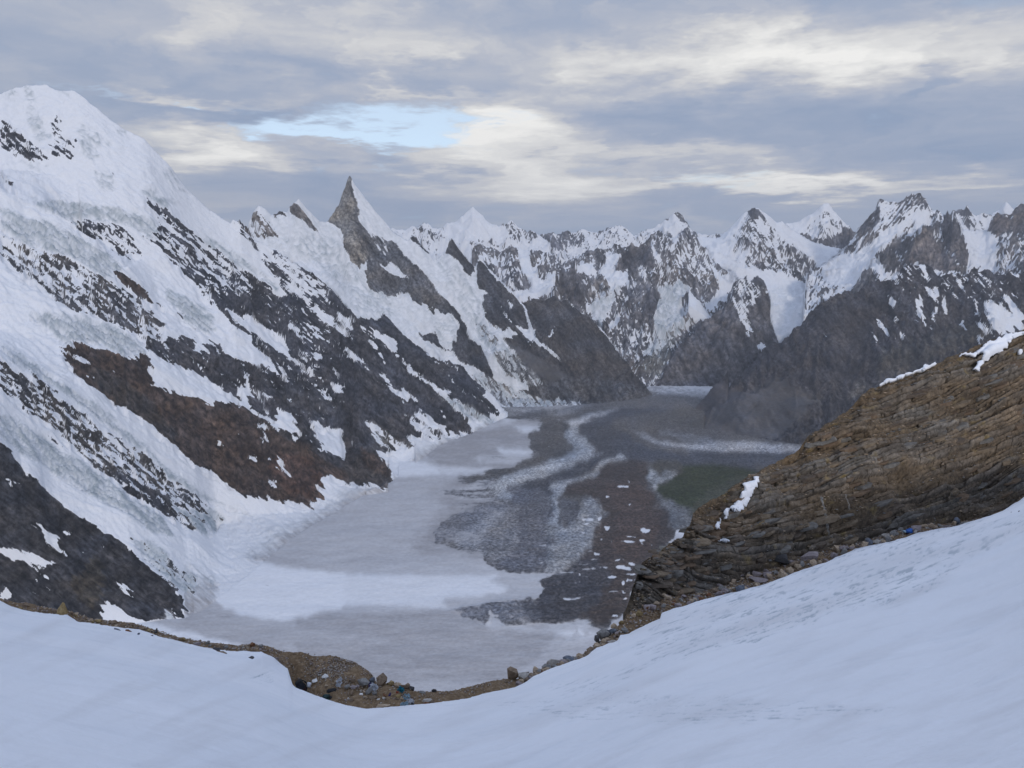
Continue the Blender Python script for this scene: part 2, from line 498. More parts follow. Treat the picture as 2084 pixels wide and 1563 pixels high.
A.poly('r7', .10, [0, 0, 560, 0, 800, 380, 640, 410, 430, 420, 340, 470, 180, 470, 60, 450, 0, 440], rock=(.064, .063, .070))
A.poly('r7', .30, [130, 310, 200, 340, 330, 430, 470, 470, 200, 470, 170, 400], rock=(.17, .16, .15))
# snow lying on the rock: couloirs, ledges, patches
for reg, pts in [
    ('r2', [900, 440, 960, 440, 980, 520, 1130, 560, 1230, 540, 1220, 575, 1160, 610, 1040, 580, 940, 550]),
    ('r2', [1280, 600, 1330, 600, 1350, 640, 1260, 675]), ('r2', [1490, 560, 1530, 550, 1500, 680, 1430, 600]),
    ('r2', [1690, 710, 1750, 710, 1830, 860, 1740, 830, 1670, 770]),
    ('r2', [1900, 780, 1990, 800, 2060, 820, 2084, 900, 2084, 1000, 1980, 950, 1920, 860]),
    ('r2', [1575, 780, 1605, 800, 1605, 930, 1590, 900]), ('r2', [1690, 920, 1710, 1000, 1745, 1090, 1700, 1060]),
    ('r2', [1480, 940, 1545, 970, 1500, 990]), ('r2', [1605, 1130, 1700, 1138, 1640, 1152]), ('r2', [1305, 860, 1365, 930, 1320, 912]),
    ('r2', [500, 468, 612, 525, 520, 492]), ('r2', [940, 360, 1030, 410, 1000, 415]), ('r2', [370, 335, 480, 370, 560, 420, 470, 390, 400, 360]),
    ('r2', [1620, 990, 1640, 1000, 1630, 1012]), ('r2', [1430, 835, 1470, 865, 1440, 860]), ('r2', [690, 455, 720, 440, 690, 465]),
    ('s3', [0, 170, 100, 230, 200, 400, 80, 470, 0, 540]), ('s3', [280, 180, 560, 320, 640, 440, 900, 750, 640, 640, 500, 560, 420, 480, 330, 500, 240, 380]),
    ('s3', [200, 0, 300, 60, 460, 200, 640, 330, 780, 430, 900, 510, 980, 540, 1000, 490, 900, 340, 760, 260, 700, 200, 640, 160, 560, 120, 480, 60, 500, 160, 400, 100, 320, 60, 260, 0]),
    ('s3', [900, 500, 1000, 560, 1100, 620, 1220, 720, 1400, 840, 1300, 790, 1180, 720, 1040, 620]),
    ('s3', [970, 165, 1040, 210, 1110, 300, 1180, 380, 1110, 340, 1000, 250]), ('s3', [1180, 200, 1250, 230, 1290, 280, 1200, 250]),
    ('s3', [1200, 280, 1300, 320, 1420, 390, 1540, 450, 1700, 560, 1820, 680, 1700, 590, 1500, 450, 1330, 390]),
    ('s3', [1180, 0, 1300, 40, 1420, 130, 1530, 230, 1420, 210, 1330, 150, 1240, 60]), ('s3', [1430, 90, 1500, 130, 1600, 140, 1670, 250, 1600, 240, 1530, 170]),
    ('s3', [1500, 250, 1560, 270, 1640, 345, 1560, 310]), ('s3', [1200, 480, 1260, 510, 1380, 650, 1280, 580]), ('s3', [1400, 650, 1500, 710, 1610, 770, 1500, 730]),
    ('s3', [900, 640, 920, 700, 1000, 820, 1040, 860, 960, 820, 890, 740]), ('s3', [970, 670, 1060, 760, 1200, 830, 1100, 790, 990, 740]),
    ('s3', [1080, 820, 1180, 880, 1280, 950, 1180, 900]), ('s3', [1270, 860, 1310, 920, 1370, 990, 1300, 940]), ('s3', [1430, 850, 1500, 870, 1550, 920, 1480, 930]),
    ('s3', [1340, 910, 1430, 970, 1370, 970]), ('s3', [1100, 900, 1240, 1000, 1180, 980]), ('s3', [1380, 760, 1440, 760, 1420, 780]),
    ('s3', [820, 1190, 870, 1140, 980, 1130, 1000, 1200, 1080, 1240, 1030, 1290, 1120, 1395, 1000, 1370, 880, 1310, 790, 1240]),
    ('s3', [470, 860, 590, 855, 540, 960, 560, 1080, 510, 1080, 430, 990]), ('s3', [490, 750, 560, 735, 560, 765, 500, 775]), ('s3', [420, 800, 460, 780, 480, 840]),
    ('s3', [620, 960, 690, 900, 800, 990, 700, 970]), ('s3', [160, 930, 220, 920, 300, 1000, 200, 1030]), ('s3', [790, 800, 830, 860, 800, 870]),
    ('s3', [1880, 690, 1990, 780, 2084, 870, 2020, 830]), ('s3', [1920, 470, 2030, 590, 2010, 650, 1960, 560]), ('s3', [1730, 220, 1850, 320, 1960, 400, 2084, 490, 2084, 380, 1980, 280, 1900, 290, 1940, 350, 1820, 280]),
    ('s3', [1840, 340, 1900, 470, 1920, 550, 1870, 470]), ('s3', [960, 980, 1030, 1020, 1000, 1030]), ('s3', [1470, 1110, 1510, 1160, 1480, 1140]),
    ('s3', [660, 1240, 700, 1280, 710, 1480, 690, 1300]), ('s3', [940, 1380, 1060, 1400, 1140, 1460, 1000, 1430]),
    ('s4', [0, 515, 100, 600, 200, 690, 255, 780, 150, 720, 60, 630, 0, 580]), ('s4', [330, 790, 420, 850, 520, 980, 640, 1060, 690, 1100, 620, 1130, 520, 1020, 420, 900]),
    ('s4', [600, 960, 690, 1090, 700, 1150, 600, 1060]), ('s4', [690, 920, 830, 1020, 720, 950]), ('s4', [690, 1010, 740, 1090, 790, 1180, 720, 1110]),
    ('s4', [740, 1215, 830, 1260, 950, 1330, 1070, 1420, 1060, 1470, 960, 1440, 860, 1370, 780, 1300]), ('s4', [640, 1240, 740, 1330, 880, 1420, 1000, 1500, 880, 1470, 720, 1370]),
    ('s4', [330, 395, 430, 395, 520, 470, 590, 570, 610, 660, 540, 600, 440, 500, 300, 420]), ('s4', [160, 330, 210, 340, 280, 410, 220, 390]),
    ('s4', [260, 440, 300, 480, 340, 620, 300, 560]), ('s4', [360, 580, 430, 650, 465, 740, 420, 700]), ('s4', [0, 240, 100, 340, 60, 350, 0, 300]),
    ('s4', [890, 610, 930, 640, 930, 680]), ('s4', [970, 720, 1040, 780, 990, 750]), ('s4', [1120, 710, 1180, 740, 1150, 760]),
    ('s4', [610, 660, 660, 740, 700, 810, 790, 890, 880, 960, 920, 940, 780, 850, 690, 760]), ('s4', [900, 920, 1000, 980, 1090, 990, 1130, 1080, 1030, 1060, 930, 1000]),
    ('s4', [1000, 1250, 1040, 1240, 1080, 1300, 1040, 1290]), ('s4', [1080, 1370, 1200, 1440, 1350, 1490, 1240, 1470]), ('s4', [1280, 1390, 1340, 1450, 1300, 1440]),
]:
    A.poly(reg, .86, pts)
A.poly('s4', .55, [1030, 1060, 1130, 1090, 1300, 1170, 1400, 1240, 1560, 1310, 1700, 1400, 1500, 1350, 1330, 1310, 1200, 1240], rock=(.22, .22, .22), ice=.6)
# rib in the icefall, lower left
A.poly('r2', .20, [0, 370, 60, 440, 140, 480, 230, 530, 300, 570, 380, 640, 480, 680, 560, 760, 650, 830, 760, 880, 860, 940, 950, 1030, 1050, 1100, 1150, 1180, 1250, 1260, 1300, 1300, 1200, 1310, 1070, 1285, 1190, 1420, 1140, 1420, 1030, 1360, 900, 1270, 760, 1200, 700, 1130, 560, 1040, 480, 940, 400, 900, 300, 800, 200, 740, 100, 660, 30, 600, 0, 560], rock=(.085, .080, .078))
A.poly('r2', .20, [160, 440, 260, 510, 380, 640, 340, 650, 240, 560], rock=(.075, .066, .06))
A.poly('r2', .14, [640, 1060, 760, 1090, 900, 1170, 1020, 1270, 1140, 1420, 1030, 1360, 900, 1270, 760, 1200], rock=G_DARK)
A.poly('r2', .18, [840, 960, 950, 1030, 1050, 1100, 1150, 1180, 1250, 1260, 1300, 1300, 1200, 1310, 1060, 1230, 950, 1130], rock=(.085, .082, .082))
A.poly('r2', .40, [130, 740, 220, 800, 330, 860, 400, 940, 330, 900, 200, 800])
A.poly('r2', .62, [1070, 1290, 1300, 1310, 1350, 1340, 1300, 1420, 1250, 1450, 1190, 1420], rock=(.10, .10, .10), ice=.7)
A.poly('r2', .45, [1080, 1120, 1200, 1170, 1260, 1260, 1180, 1220], rock=(.10, .10, .10), ice=.5)
# dark crag, bottom left
C_R = (.050, .049, .053)
A.poly('r2', .05, [-900, 840, 0, 880, 60, 930, 120, 1010, 135, 1080, 180, 1080, 250, 1130, 270, 1190, 350, 1250, 450, 1320, 560, 1380, 640, 1450, 740, 1520, 820, 1563, 820, 1800, -900, 1800], rock=C_R)
A.poly('r3', .05, [-900, 0, 480, 0, 560, 50, 700, 130, 780, 180, 850, 260, 950, 350, 1060, 420, 1080, 480, 1140, 520, 1110, 610, 1070, 640, 960, 660, 850, 630, 740, 580, 650, 525, 615, 520, 620, 700, -900, 700], rock=C_R)
A.poly('r3', .04, [560, 250, 640, 300, 620, 450, 560, 560, 480, 520, 430, 420], rock=(.062, .053, .043))
A.poly('r3', .5, [780, 130, 900, 160, 1000, 210, 1060, 300, 1200, 370, 1210, 450, 1150, 480, 1060, 420, 950, 330, 850, 240], rock=(.13, .13, .13), ice=.5)
A.poly('r3', .55, [1240, 390, 1290, 365, 1330, 390, 1320, 420, 1260, 430], rock=(.12, .12, .12), ice=.5)
A.poly('r3', .70, [960, 650, 1030, 560, 1080, 640, 1070, 690], rock=(.3, .29, .29), ice=.6)
for pts in [[0, 165, 100, 200, 240, 250, 350, 285, 260, 300, 200, 310, 130, 270, 60, 270, 0, 230], [230, 35, 300, 100, 370, 140, 350, 215, 270, 150], [155, 40, 230, 70, 190, 75], [365, 70, 450, 112, 405, 105],
            [210, 380, 300, 430, 240, 410], [200, 435, 240, 490, 315, 555, 250, 515], [0, 430, 50, 450, 60, 500, 0, 500], [740, 425, 765, 420, 790, 480, 755, 465], [640, 195, 655, 205, 645, 210], [200, 300, 270, 340, 310, 400, 260, 360],
            [485, 210, 505, 225, 495, 235], [380, 215, 410, 230, 390, 230]]:
    A.poly('r3', .9, pts)
A.poly('r2', .85, [0, 1108, 60, 1130, 135, 1152, 40, 1140])
q_ = A.d[..., 0]
q_ += .13 * np.clip((q_ - .12) / .1, 0, 1) * (q_ < .5)
A.blur(2)
MTS.append(mountain('A', 'snowy_mountain', 'huge snow and rock mountainside filling the left of the valley, with hanging glaciers and a brown buttress', [
    [(-320, 1292, None), (0, 1280, None), (200, 1275, None), (384, 1256, None), (450, 1212, None), (520, 1160, None), (590, 1100, None), (650, 1060, None), (720, 1020, None), (790, 985, None), (830, 955, None), (900, 905, None), (960, 882, None), (1035, 848, None), (1062, 838, None)],
    [(-320, 800, 1650), (-80, 850, 1680), (0, 895, 1720), (40, 950, 1750), (46, 965, 1752), (60, 963, 1755), (84, 980, 1770), (92, 1000, 1790), (120, 1022, 1800), (200, 1080, 1810), (270, 1120, 1800), (300, 1150, 1790), (360, 1200, 1765), (384, 1250, 1738)],
    [(-320, 620, 1930), (0, 722, 1980), (100, 795, 2050), (250, 895, 2180), (400, 1005, 2360), (440, 1060, 2450), (540, 1046, 2520), (640, 1033, 2615), (720, 1002, 2770), (790, 984, 2860)],
    [(-320, 600, 2330), (0, 665, 2360), (140, 690, 2400), (300, 735, 2560), (450, 815, 2700), (600, 880, 2880), (780, 962, 3100)],
    [(-320, 420, 2720), (0, 478, 2770), (60, 505, 2790), (200, 570, 2850), (320, 648, 2950), (480, 745, 3050), (620, 825, 3150), (720, 895, 3230), (790, 930, 3330)],
    [(-320, 240, 2950), (0, 362, 3000), (50, 402, 3010), (120, 432, 3020), (190, 470, 3040), (260, 530, 3060), (325, 615, 3080)],
    [(165, 452, 3260), (350, 560, 3330), (500, 645, 3430), (640, 740, 3530), (760, 800, 3620), (900, 855, 3950), (965, 885, 4010)],
    [(-320, 330, 3500), (0, 345, 3500), (100, 350, 3500), (250, 380, 3500), (300, 410, 3520), (400, 505, 3700), (500, 575, 3850), (640, 650, 3950), (780, 715, 4080), (930, 780, 4300)],
    [(-320, 150, 3900), (-100, 175, 3900), (0, 189, 3900), (25, 180, 3900), (55, 171, 3900), (95, 170, 3900), (118, 180, 3900), (150, 181, 3900), (160, 188, 3900), (200, 220, 3880), (250, 258, 3880), (290, 279, 3880), (345, 334, 3900), (382, 383, 3940), (410, 410, 3970), (426, 425, 3990),
     (468, 450, 4030), (474, 443, 4035), (482, 447, 4040), (488, 446, 4045), (500, 466, 4060), (520, 488, 4080), (560, 507, 4110), (590, 525, 4140), (640, 556, 4200), (672, 585, 4230), (690, 602, 4260), (722, 635, 4300), (763, 644, 4340), (778, 634, 4350), (790, 640, 4360), (820, 680, 4400), (855, 700, 4440),
     (880, 722, 4480), (930, 735, 4550), (965, 770, 4600), (1000, 800, 4650), (1036, 845, 4680)],
], A, amp=.85, back=1.0, angle=math.radians(40), rel=.9))

# --- L: the needle peak group behind it, with the dark spur closing the left side of the valley
L = Cover(.97, (.15, .145, .14), .16)
L.poly('s2', None, [900, 560, 1250, 500, 1500, 560, 1640, 800, 1720, 860, 1780, 1000, 2000, 1120, 2084, 1200, 2084, 1400, 1700, 1300, 1500, 1040, 1250, 780], ice=.34)
L.poly('r4', None, [860, 690, 960, 680, 1060, 800, 1120, 950, 1150, 1080, 1250, 1180, 1320, 1240, 1200, 1260, 1080, 1100, 980, 900], ice=.34)
L.poly('r4', None, [840, 1050, 980, 1020, 990, 1150, 940, 1230, 860, 1150], ice=.30)
L.poly('s4', .42, [1450, 400, 1580, 420, 1650, 480, 1760, 560, 1800, 610, 1950, 730, 2084, 900, 2084, 1000, 1900, 960, 1700, 700, 1500, 560], rock=(.20, .20, .20), ice=.4)
L.poly('s5', .50, [0, 800, 120, 900, 250, 1080, 420, 1220, 430, 1250, 600, 1370, 700, 1500, 760, 1563, 500, 1563, 330, 1440, 260, 1300, 60, 1050], rock=(.20, .195, .19), ice=.45)
L.poly('s4', .30, [1640, 720, 1800, 620, 1950, 730, 2084, 900, 2084, 1040, 1850, 900, 1700, 860], rock=(.19, .19, .19))
LAI = (.235, .222, .205)
L.poly('r4', .04, [322, 160, 340, 160, 350, 190, 352, 240, 362, 300, 390, 370, 392, 440, 440, 500, 470, 560, 480, 620, 440, 690, 385, 725, 340, 690, 330, 640, 290, 590, 290, 540, 260, 480, 180, 440, 215, 370, 240, 310, 270, 290, 285, 230, 290, 150], rock=LAI)
L.poly('r4', .04, [350, 240, 380, 370, 385, 440, 440, 500, 470, 560, 440, 600, 400, 640, 385, 560, 360, 430], rock=(.115, .112, .112))
L.poly('r4', .12, [352, 290, 395, 330, 380, 330])
L.poly('r4', .10, [440, 700, 430, 600, 470, 530, 540, 560, 610, 570, 680, 660, 760, 740, 830, 820, 930, 950, 930, 990, 870, 1010, 800, 950, 720, 940, 690, 880, 580, 890, 450, 860, 420, 760], rock=(.115, .115, .120))
L.poly('r4', .26, [450, 510, 540, 545, 560, 620, 540, 680, 500, 600], rock=(.115, .115, .12))
L.poly('r4', .97, [520, 725, 580, 700, 640, 750, 690, 800, 600, 770])
L.poly('r4', .10, [700, 690, 780, 760, 860, 870, 950, 960, 990, 1000, 960, 1040, 900, 990, 820, 880, 740, 780], rock=(.105, .105, .112))
L.poly('r4', .25, [430, 860, 580, 885, 690, 880, 640, 900, 560, 900], rock=(.12, .12, .12))
L.poly('r4', .15, [690, 550, 730, 530, 790, 600, 850, 670, 800, 640, 740, 590], rock=G_DARK)
L.poly('r4', .10, [880, 660, 910, 610, 940, 550, 1000, 590, 1060, 660, 1090, 710, 1070, 790, 1040, 770, 1000, 700, 940, 645], rock=(.070, .069, .073))
L.poly('r4', .10, [1095, 770, 1110, 690, 1130, 690, 1200, 770, 1270, 830, 1350, 920, 1400, 1010, 1430, 1080, 1390, 1090, 1340, 1060, 1250, 1110, 1170, 1060, 1130, 950, 1140, 900, 1100, 790], rock=(.075, .073, .077))
L.poly('r4', -.05, [1250, 1110, 1290, 1030, 1370, 930, 1440, 900, 1520, 890, 1570, 880, 1610, 920, 1650, 920, 1720, 980, 1810, 1040, 1850, 1100, 1950, 1210, 2050, 1330, 2200, 1500, 2200, 1580, 1690, 1563, 1640, 1500, 1520, 1440, 1400, 1310, 1270, 1170], rock=(.066, .062, .062))
L.poly('r4', -.4, [1270, 1170, 1420, 1240, 1560, 1330, 1700, 1400, 2000, 1480, 2084, 1563, 1700, 1563, 1560, 1440, 1400, 1310], rock=(.078, .076, .078))
L.poly('r4', .06, [800, 960, 870, 1010, 930, 990, 990, 990, 1040, 1080, 1060, 1150, 1130, 1200, 1190, 1350, 1190, 1400, 1100, 1340, 1000, 1300, 960, 1240, 880, 1230, 800, 1170, 740, 1130, 820, 1130, 870, 1080], rock=(.068, .068, .074))
L.poly('r4', .92, [820, 1040, 860, 990, 940, 1010, 990, 1060, 980, 1140, 960, 1190, 940, 1235, 880, 1190, 850, 1110])
for reg, pts in [('s5', [290, 680, 330, 780, 380, 860, 440, 930, 520, 960, 600, 980, 700, 1090, 780, 1160, 850, 1220, 930, 1290, 940, 1320, 850, 1260, 740, 1170, 600, 1100, 480, 990, 380, 880, 310, 760]),
                 ('s5', [500, 680, 560, 720, 610, 830, 630, 960, 690, 1060, 620, 1000, 580, 880, 540, 760]), ('s5', [380, 660, 430, 720, 430, 820, 400, 760]), ('s5', [80, 560, 150, 600, 175, 660, 110, 630]),
                 ('s5', [300, 990, 400, 990, 480, 1020, 420, 1080, 360, 1070]), ('s5', [560, 1100, 640, 1130, 700, 1230, 620, 1180]), ('s5', [800, 1080, 860, 1000, 920, 930, 870, 1010, 820, 1090]),
                 ('s5', [1030, 690, 1180, 800, 1190, 815, 1060, 720]), ('s5', [1080, 1250, 1150, 1290, 1100, 1275]), ('s5', [640, 810, 660, 770, 640, 830]), ('s5', [690, 960, 670, 1000, 650, 990]),
                 ('s5', [720, 1020, 740, 1060, 790, 1130, 740, 1090]), ('s5', [870, 1090, 895, 1150, 880, 1130]), ('s5', [1510, 1370, 1530, 1470, 1515, 1400])]:
    L.poly(reg, .9, pts)
L.poly('s2', .40, [540, 400, 600, 270, 650, 185, 690, 300, 790, 380, 860, 480, 880, 550, 780, 540, 720, 560, 600, 530, 530, 430], rock=(.14, .125, .115))
L.poly('s2', .12, [545, 390, 600, 270, 640, 210, 650, 270, 620, 340, 600, 350], rock=(.18, .16, .14))
L.poly('s2', .97, [650, 190, 690, 200, 760, 300, 850, 420, 780, 370, 700, 320, 660, 260])
L.poly('s2', .15, [340, 400, 380, 335, 420, 350, 460, 350, 520, 400, 600, 530, 560, 560, 470, 470], rock=(.11, .10, .10))
L.poly('s2', .10, [790, 290, 880, 250, 940, 290, 970, 300, 880, 290, 840, 300, 880, 370], rock=(.11, .10, .10))
L.poly('s2', .06, [985, 280, 990, 200, 1060, 155, 1120, 230, 1200, 340, 1280, 460, 1270, 500, 1200, 420, 1120, 350, 1050, 300], rock=(.145, .13, .12))
L.poly('r7', .45, [760, 20, 900, 60, 1060, 130, 1300, 190, 1500, 215, 1300, 235, 1000, 240, 880, 170], rock=(.20, .20, .205), ice=.5)
L.poly('r7', .08, [1060, 140, 1300, 60, 1560, 60, 1900, 160, 1700, 210, 1400, 200, 1200, 180], rock=(.085, .083, .085))
L.blur(1)
MTS.append(mountain('L', 'needle_peak', 'sharp needle peak with a bare grey rock face and smooth white right flank, rock spur running down to the valley', [
    [(420, 600, 4720), (640, 700, 4760), (800, 760, 4800), (930, 800, 4900), (1000, 828, None), (1040, 830, None), (1100, 828, None), (1200, 824, None), (1280, 815, None), (1342, 803, None)],
    [(420, 520, 4950), (560, 560, 4950), (680, 600, 4980), (740, 650, 5000), (800, 690, 5020), (900, 760, 5050), (960, 790, 5130), (1050, 806, 5250), (1120, 800, 5300), (1200, 800, 5300), (1280, 800, 5350), (1341, 803, 5480)],
    [(420, 500, 5150), (560, 530, 5200), (640, 530, 5320), (690, 545, 5420), (725, 575, 5330), (745, 590, 5310), (780, 610, 5350), (840, 660, 5300), (880, 700, 5250), (905, 730, 5300), (960, 745, 5330), (1020, 705, 5250), (1050, 715, 5420), (1120, 705, 5300), (1200, 740, 5450), (1280, 785, 5450)],
    [(420, 490, 5350), (462, 458, 5350), (474, 446, 5350), (482, 449, 5350), (492, 447, 5350), (502, 462, 5350), (508, 445, 5400), (518, 424, 5420), (527, 415, 5430), (540, 425, 5450), (552, 438, 5470), (570, 429, 5500), (585, 431, 5510), (590, 416, 5520), (603, 406, 5530), (607, 401, 5530), (625, 424, 5560), (652, 449, 5600), (667, 447, 5650), (690, 411, 5780), (698, 388, 5850), (706, 368, 5890), (712, 356, 5900), (722, 374, 5900), (745, 405, 5900), (775, 440, 5900), (800, 470, 5900), (830, 490, 5900), (838, 481, 5900), (846, 478, 5900), (866, 505, 5900), (886, 527, 5900), (896, 518, 5930),
     (908, 505, 5950), (916, 485, 5950), (930, 496, 5950), (945, 512, 5960), (958, 530, 5980), (967, 541, 5990), (974, 520, 6000), (980, 521, 6000), (990, 540, 6000), (1005, 556, 5980), (1030, 578, 5930), (1062, 613, 5870), (1075, 607, 5850), (1097, 603, 5830), (1110, 609, 5810), (1116, 599, 5810), (1128, 596, 5800), (1140, 611, 5790), (1152, 607, 5780), (1165, 620, 5760), (1190, 641, 5730), (1208, 651, 5720), (1228, 668, 5700), (1262, 715, 5660), (1300, 768, 5590), (1325, 796, 5520), (1343, 803, 5500)],
], L, amp=.6, back=1.1, angle=math.radians(55), rel=.85))

# --- H: the dark mountain on the right
H = Cover(.08, (.062, .059, .063))
H.poly('r6', .16, [880, 820, 1000, 730, 1200, 660, 1400, 740, 1600, 760, 1800, 760, 2084, 780, 2084, 1000, 1700, 1000, 1400, 1000, 1100, 950])
H.poly('r6', -.1, [-600, 1563, 0, 1330, 300, 1150, 700, 1000, 900, 1100, 1000, 1400, 1000, 1700, -600, 1800], rock=(.064, .060, .063))
H.poly('s6', -.4, [-1000, 1400, 0, 900, 290, 740, 560, 870, 650, 900, 500, 1000, 300, 1160, 0, 1200], rock=(.072, .067, .066))
H.poly('s6', -.4, [500, 860, 640, 880, 500, 930, 350, 940, 150, 1010, 0, 1020, 200, 920], rock=(.070, .066, .065))
H.poly('s6', -.1, [1050, 560, 1250, 470, 1500, 400, 1700, 330, 1900, 450, 1700, 500, 1400, 640, 1000, 760], rock=(.085, .078, .070))
H.poly('s6', .02, [800, 900, 850, 800, 930, 760, 960, 820, 880, 880], rock=(.12, .115, .112))
H.poly('r6', .02, [370, 1030, 440, 960, 530, 925, 600, 910, 560, 980, 440, 1040], rock=(.095, .085, .080))
for reg, pts in [('s6', [1100, 150, 1160, 180, 1150, 260, 1120, 210]), ('s6', [1290, 190, 1340, 140, 1350, 220, 1350, 260, 1380, 340, 1360, 360, 1320, 290, 1290, 240]),
                 ('s6', [1360, 50, 1420, 110, 1450, 180, 1460, 200, 1400, 140]), ('s6', [1430, 85, 1470, 100, 1470, 150, 1440, 150]), ('s6', [1430, 220, 1460, 220, 1440, 300, 1415, 330, 1420, 270]),
                 ('s6', [1500, 180, 1520, 170, 1530, 240, 1510, 300, 1500, 260]), ('s6', [1130, 0, 1150, 30, 1180, 90, 1140, 50]), ('s6', [1350, 0, 1390, 0, 1400, 45, 1370, 40]),
                 ('s6', [1590, 40, 1620, 60, 1670, 130, 1630, 100]), ('s6', [990, 305, 1060, 360, 1110, 460, 1060, 400]), ('s6', [945, 388, 1000, 450, 1050, 530, 990, 470]),
                 ('s6', [1165, 455, 1180, 430, 1200, 440, 1215, 420, 1220, 440]), ('s6', [1720, 320, 1780, 350, 1860, 440, 1870, 460, 1800, 420, 1750, 370]),
                 ('s6', [1725, 180, 1745, 190, 1750, 270, 1720, 300, 1735, 240]), ('s6', [1600, 350, 1670, 325, 1640, 360]), ('s6', [610, 405, 650, 355, 640, 390]), ('s6', [610, 215, 640, 260, 620, 240]),
                 ('s6', [660, 260, 685, 290, 670, 280]), ('s6', [500, 380, 540, 425, 520, 405]), ('s6', [760, 435, 780, 410, 770, 430]), ('s6', [1290, 300, 1320, 340, 1300, 340]), ('s6', [1770, 275, 1800, 310, 1780, 330]),
                 ('s6', [1800, 190, 1900, 200, 1950, 240, 1960, 270, 2010, 260, 1915, 150, 1960, 140, 2084, 290, 2084, 370, 1930, 430, 1850, 370, 1820, 290, 1800, 240]),
                 ('s6', [1730, 480, 1760, 440, 1800, 470, 1780, 500]), ('s6', [1170, 160, 1230, 250, 1190, 200]), ('s6', [1240, 130, 1260, 200, 1245, 180]), ('s6', [1700, 150, 1725, 160, 1715, 175]),
                 ('s6', [1720, 70, 1730, 120, 1720, 130]), ('s6', [1560, 110, 1590, 170, 1570, 150]), ('s6', [1060, 260, 1090, 300, 1070, 290]), ('s6', [1130, 300, 1170, 330, 1140, 325]),
                 ('s6', [1060, 670, 1085, 690, 1065, 690]), ('s6', [310, 1140, 330, 1130, 315, 1145]), ('s6', [1400, 360, 1430, 400, 1410, 385]), ('s6', [840, 290, 850, 270, 848, 292]),
                 ('r6', [975, 780, 1000, 770, 990, 830, 1030, 890, 990, 850]), ('r6', [1175, 670, 1240, 700, 1275, 840, 1220, 760]), ('r6', [1240, 850, 1290, 900, 1340, 1010, 1290, 960]),
                 ('r6', [1520, 830, 1560, 880, 1580, 940, 1540, 890]), ('r6', [1550, 780, 1600, 860, 1570, 840]), ('r6', [1000, 745, 1060, 840, 1020, 790]), ('r6', [1870, 700, 1950, 740, 2050, 830, 2040, 760, 1960, 700])]:
    H.poly(reg, .9, pts)
H.poly('full', -.4, [1340, 900, 1340, 770, 1440, 775, 1480, 785, 1530, 800, 1480, 900])
H.blur(2)
MTS.append(mountain('H', 'dark_mountain', 'dark rock mountain on the right side of the valley, streaked with thin snow patches above pale scree fans', [
    [(1365, 866, None), (1400, 868, None), (1450, 875, None), (1540, 890, None), (1620, 906, None), (1750, 930, None), (1900, 950, None), (2400, 1000, None)],
    [(1385, 852, 4650), (1420, 845, 4780), (1480, 812, 4680), (1520, 800, 4560), (1560, 815, 4500), (1640, 795, 4450), (1720, 815, 4380), (1800, 795, 4350), (2000, 770, 4300), (2400, 740, 4200)],
    [(1480, 790, 4850), (1560, 745, 4800), (1600, 720, 4780), (1640, 710, 4830), (1700, 680, 4760), (1760, 690, 4850), (1820, 660, 4780), (1860, 665, 4850), (1900, 645, 4820), (1960, 660, 4880), (2000, 640, 4800), (2080, 650, 4850), (2400, 600, 4700)],
    [(1362, 867, 4300), (1385, 853, 4680), (1412, 838, 4930), (1435, 822, 5040), (1448, 806, 5080), (1480, 780, 5100), (1500, 762, 5100), (1530, 732, 5100), (1545, 715, 5100), (1555, 707, 5100), (1567, 697, 5100), (1578, 688, 5100), (1590, 690, 5100), (1602, 676, 5100), (1622, 655, 5100), (1628, 656, 5100), (1645, 632, 5100), (1662, 616, 5100), (1680, 604, 5110), (1695, 597, 5120), (1712, 593, 5130), (1735, 590, 5150), (1738, 595, 5150), (1760, 580, 5160), (1790, 570, 5180), (1812, 561, 5190), (1830, 545, 5200), (1845, 535, 5200), (1862, 530, 5200), (1882, 536, 5200), (1895, 548, 5200), (1915, 556, 5200), (1935, 547, 5200), (1960, 552, 5200), (1975, 548, 5200), (1984, 537, 5200), (1995, 546, 5200), (2012, 547, 5200), (2035, 562, 5200), (2060, 558, 5200), (2084, 550, 5200), (2200, 530, 5200), (2400, 550, 5200)],
], H, grain=.7, amp=1.15, back=.9, angle=math.radians(50), rel=1.0))

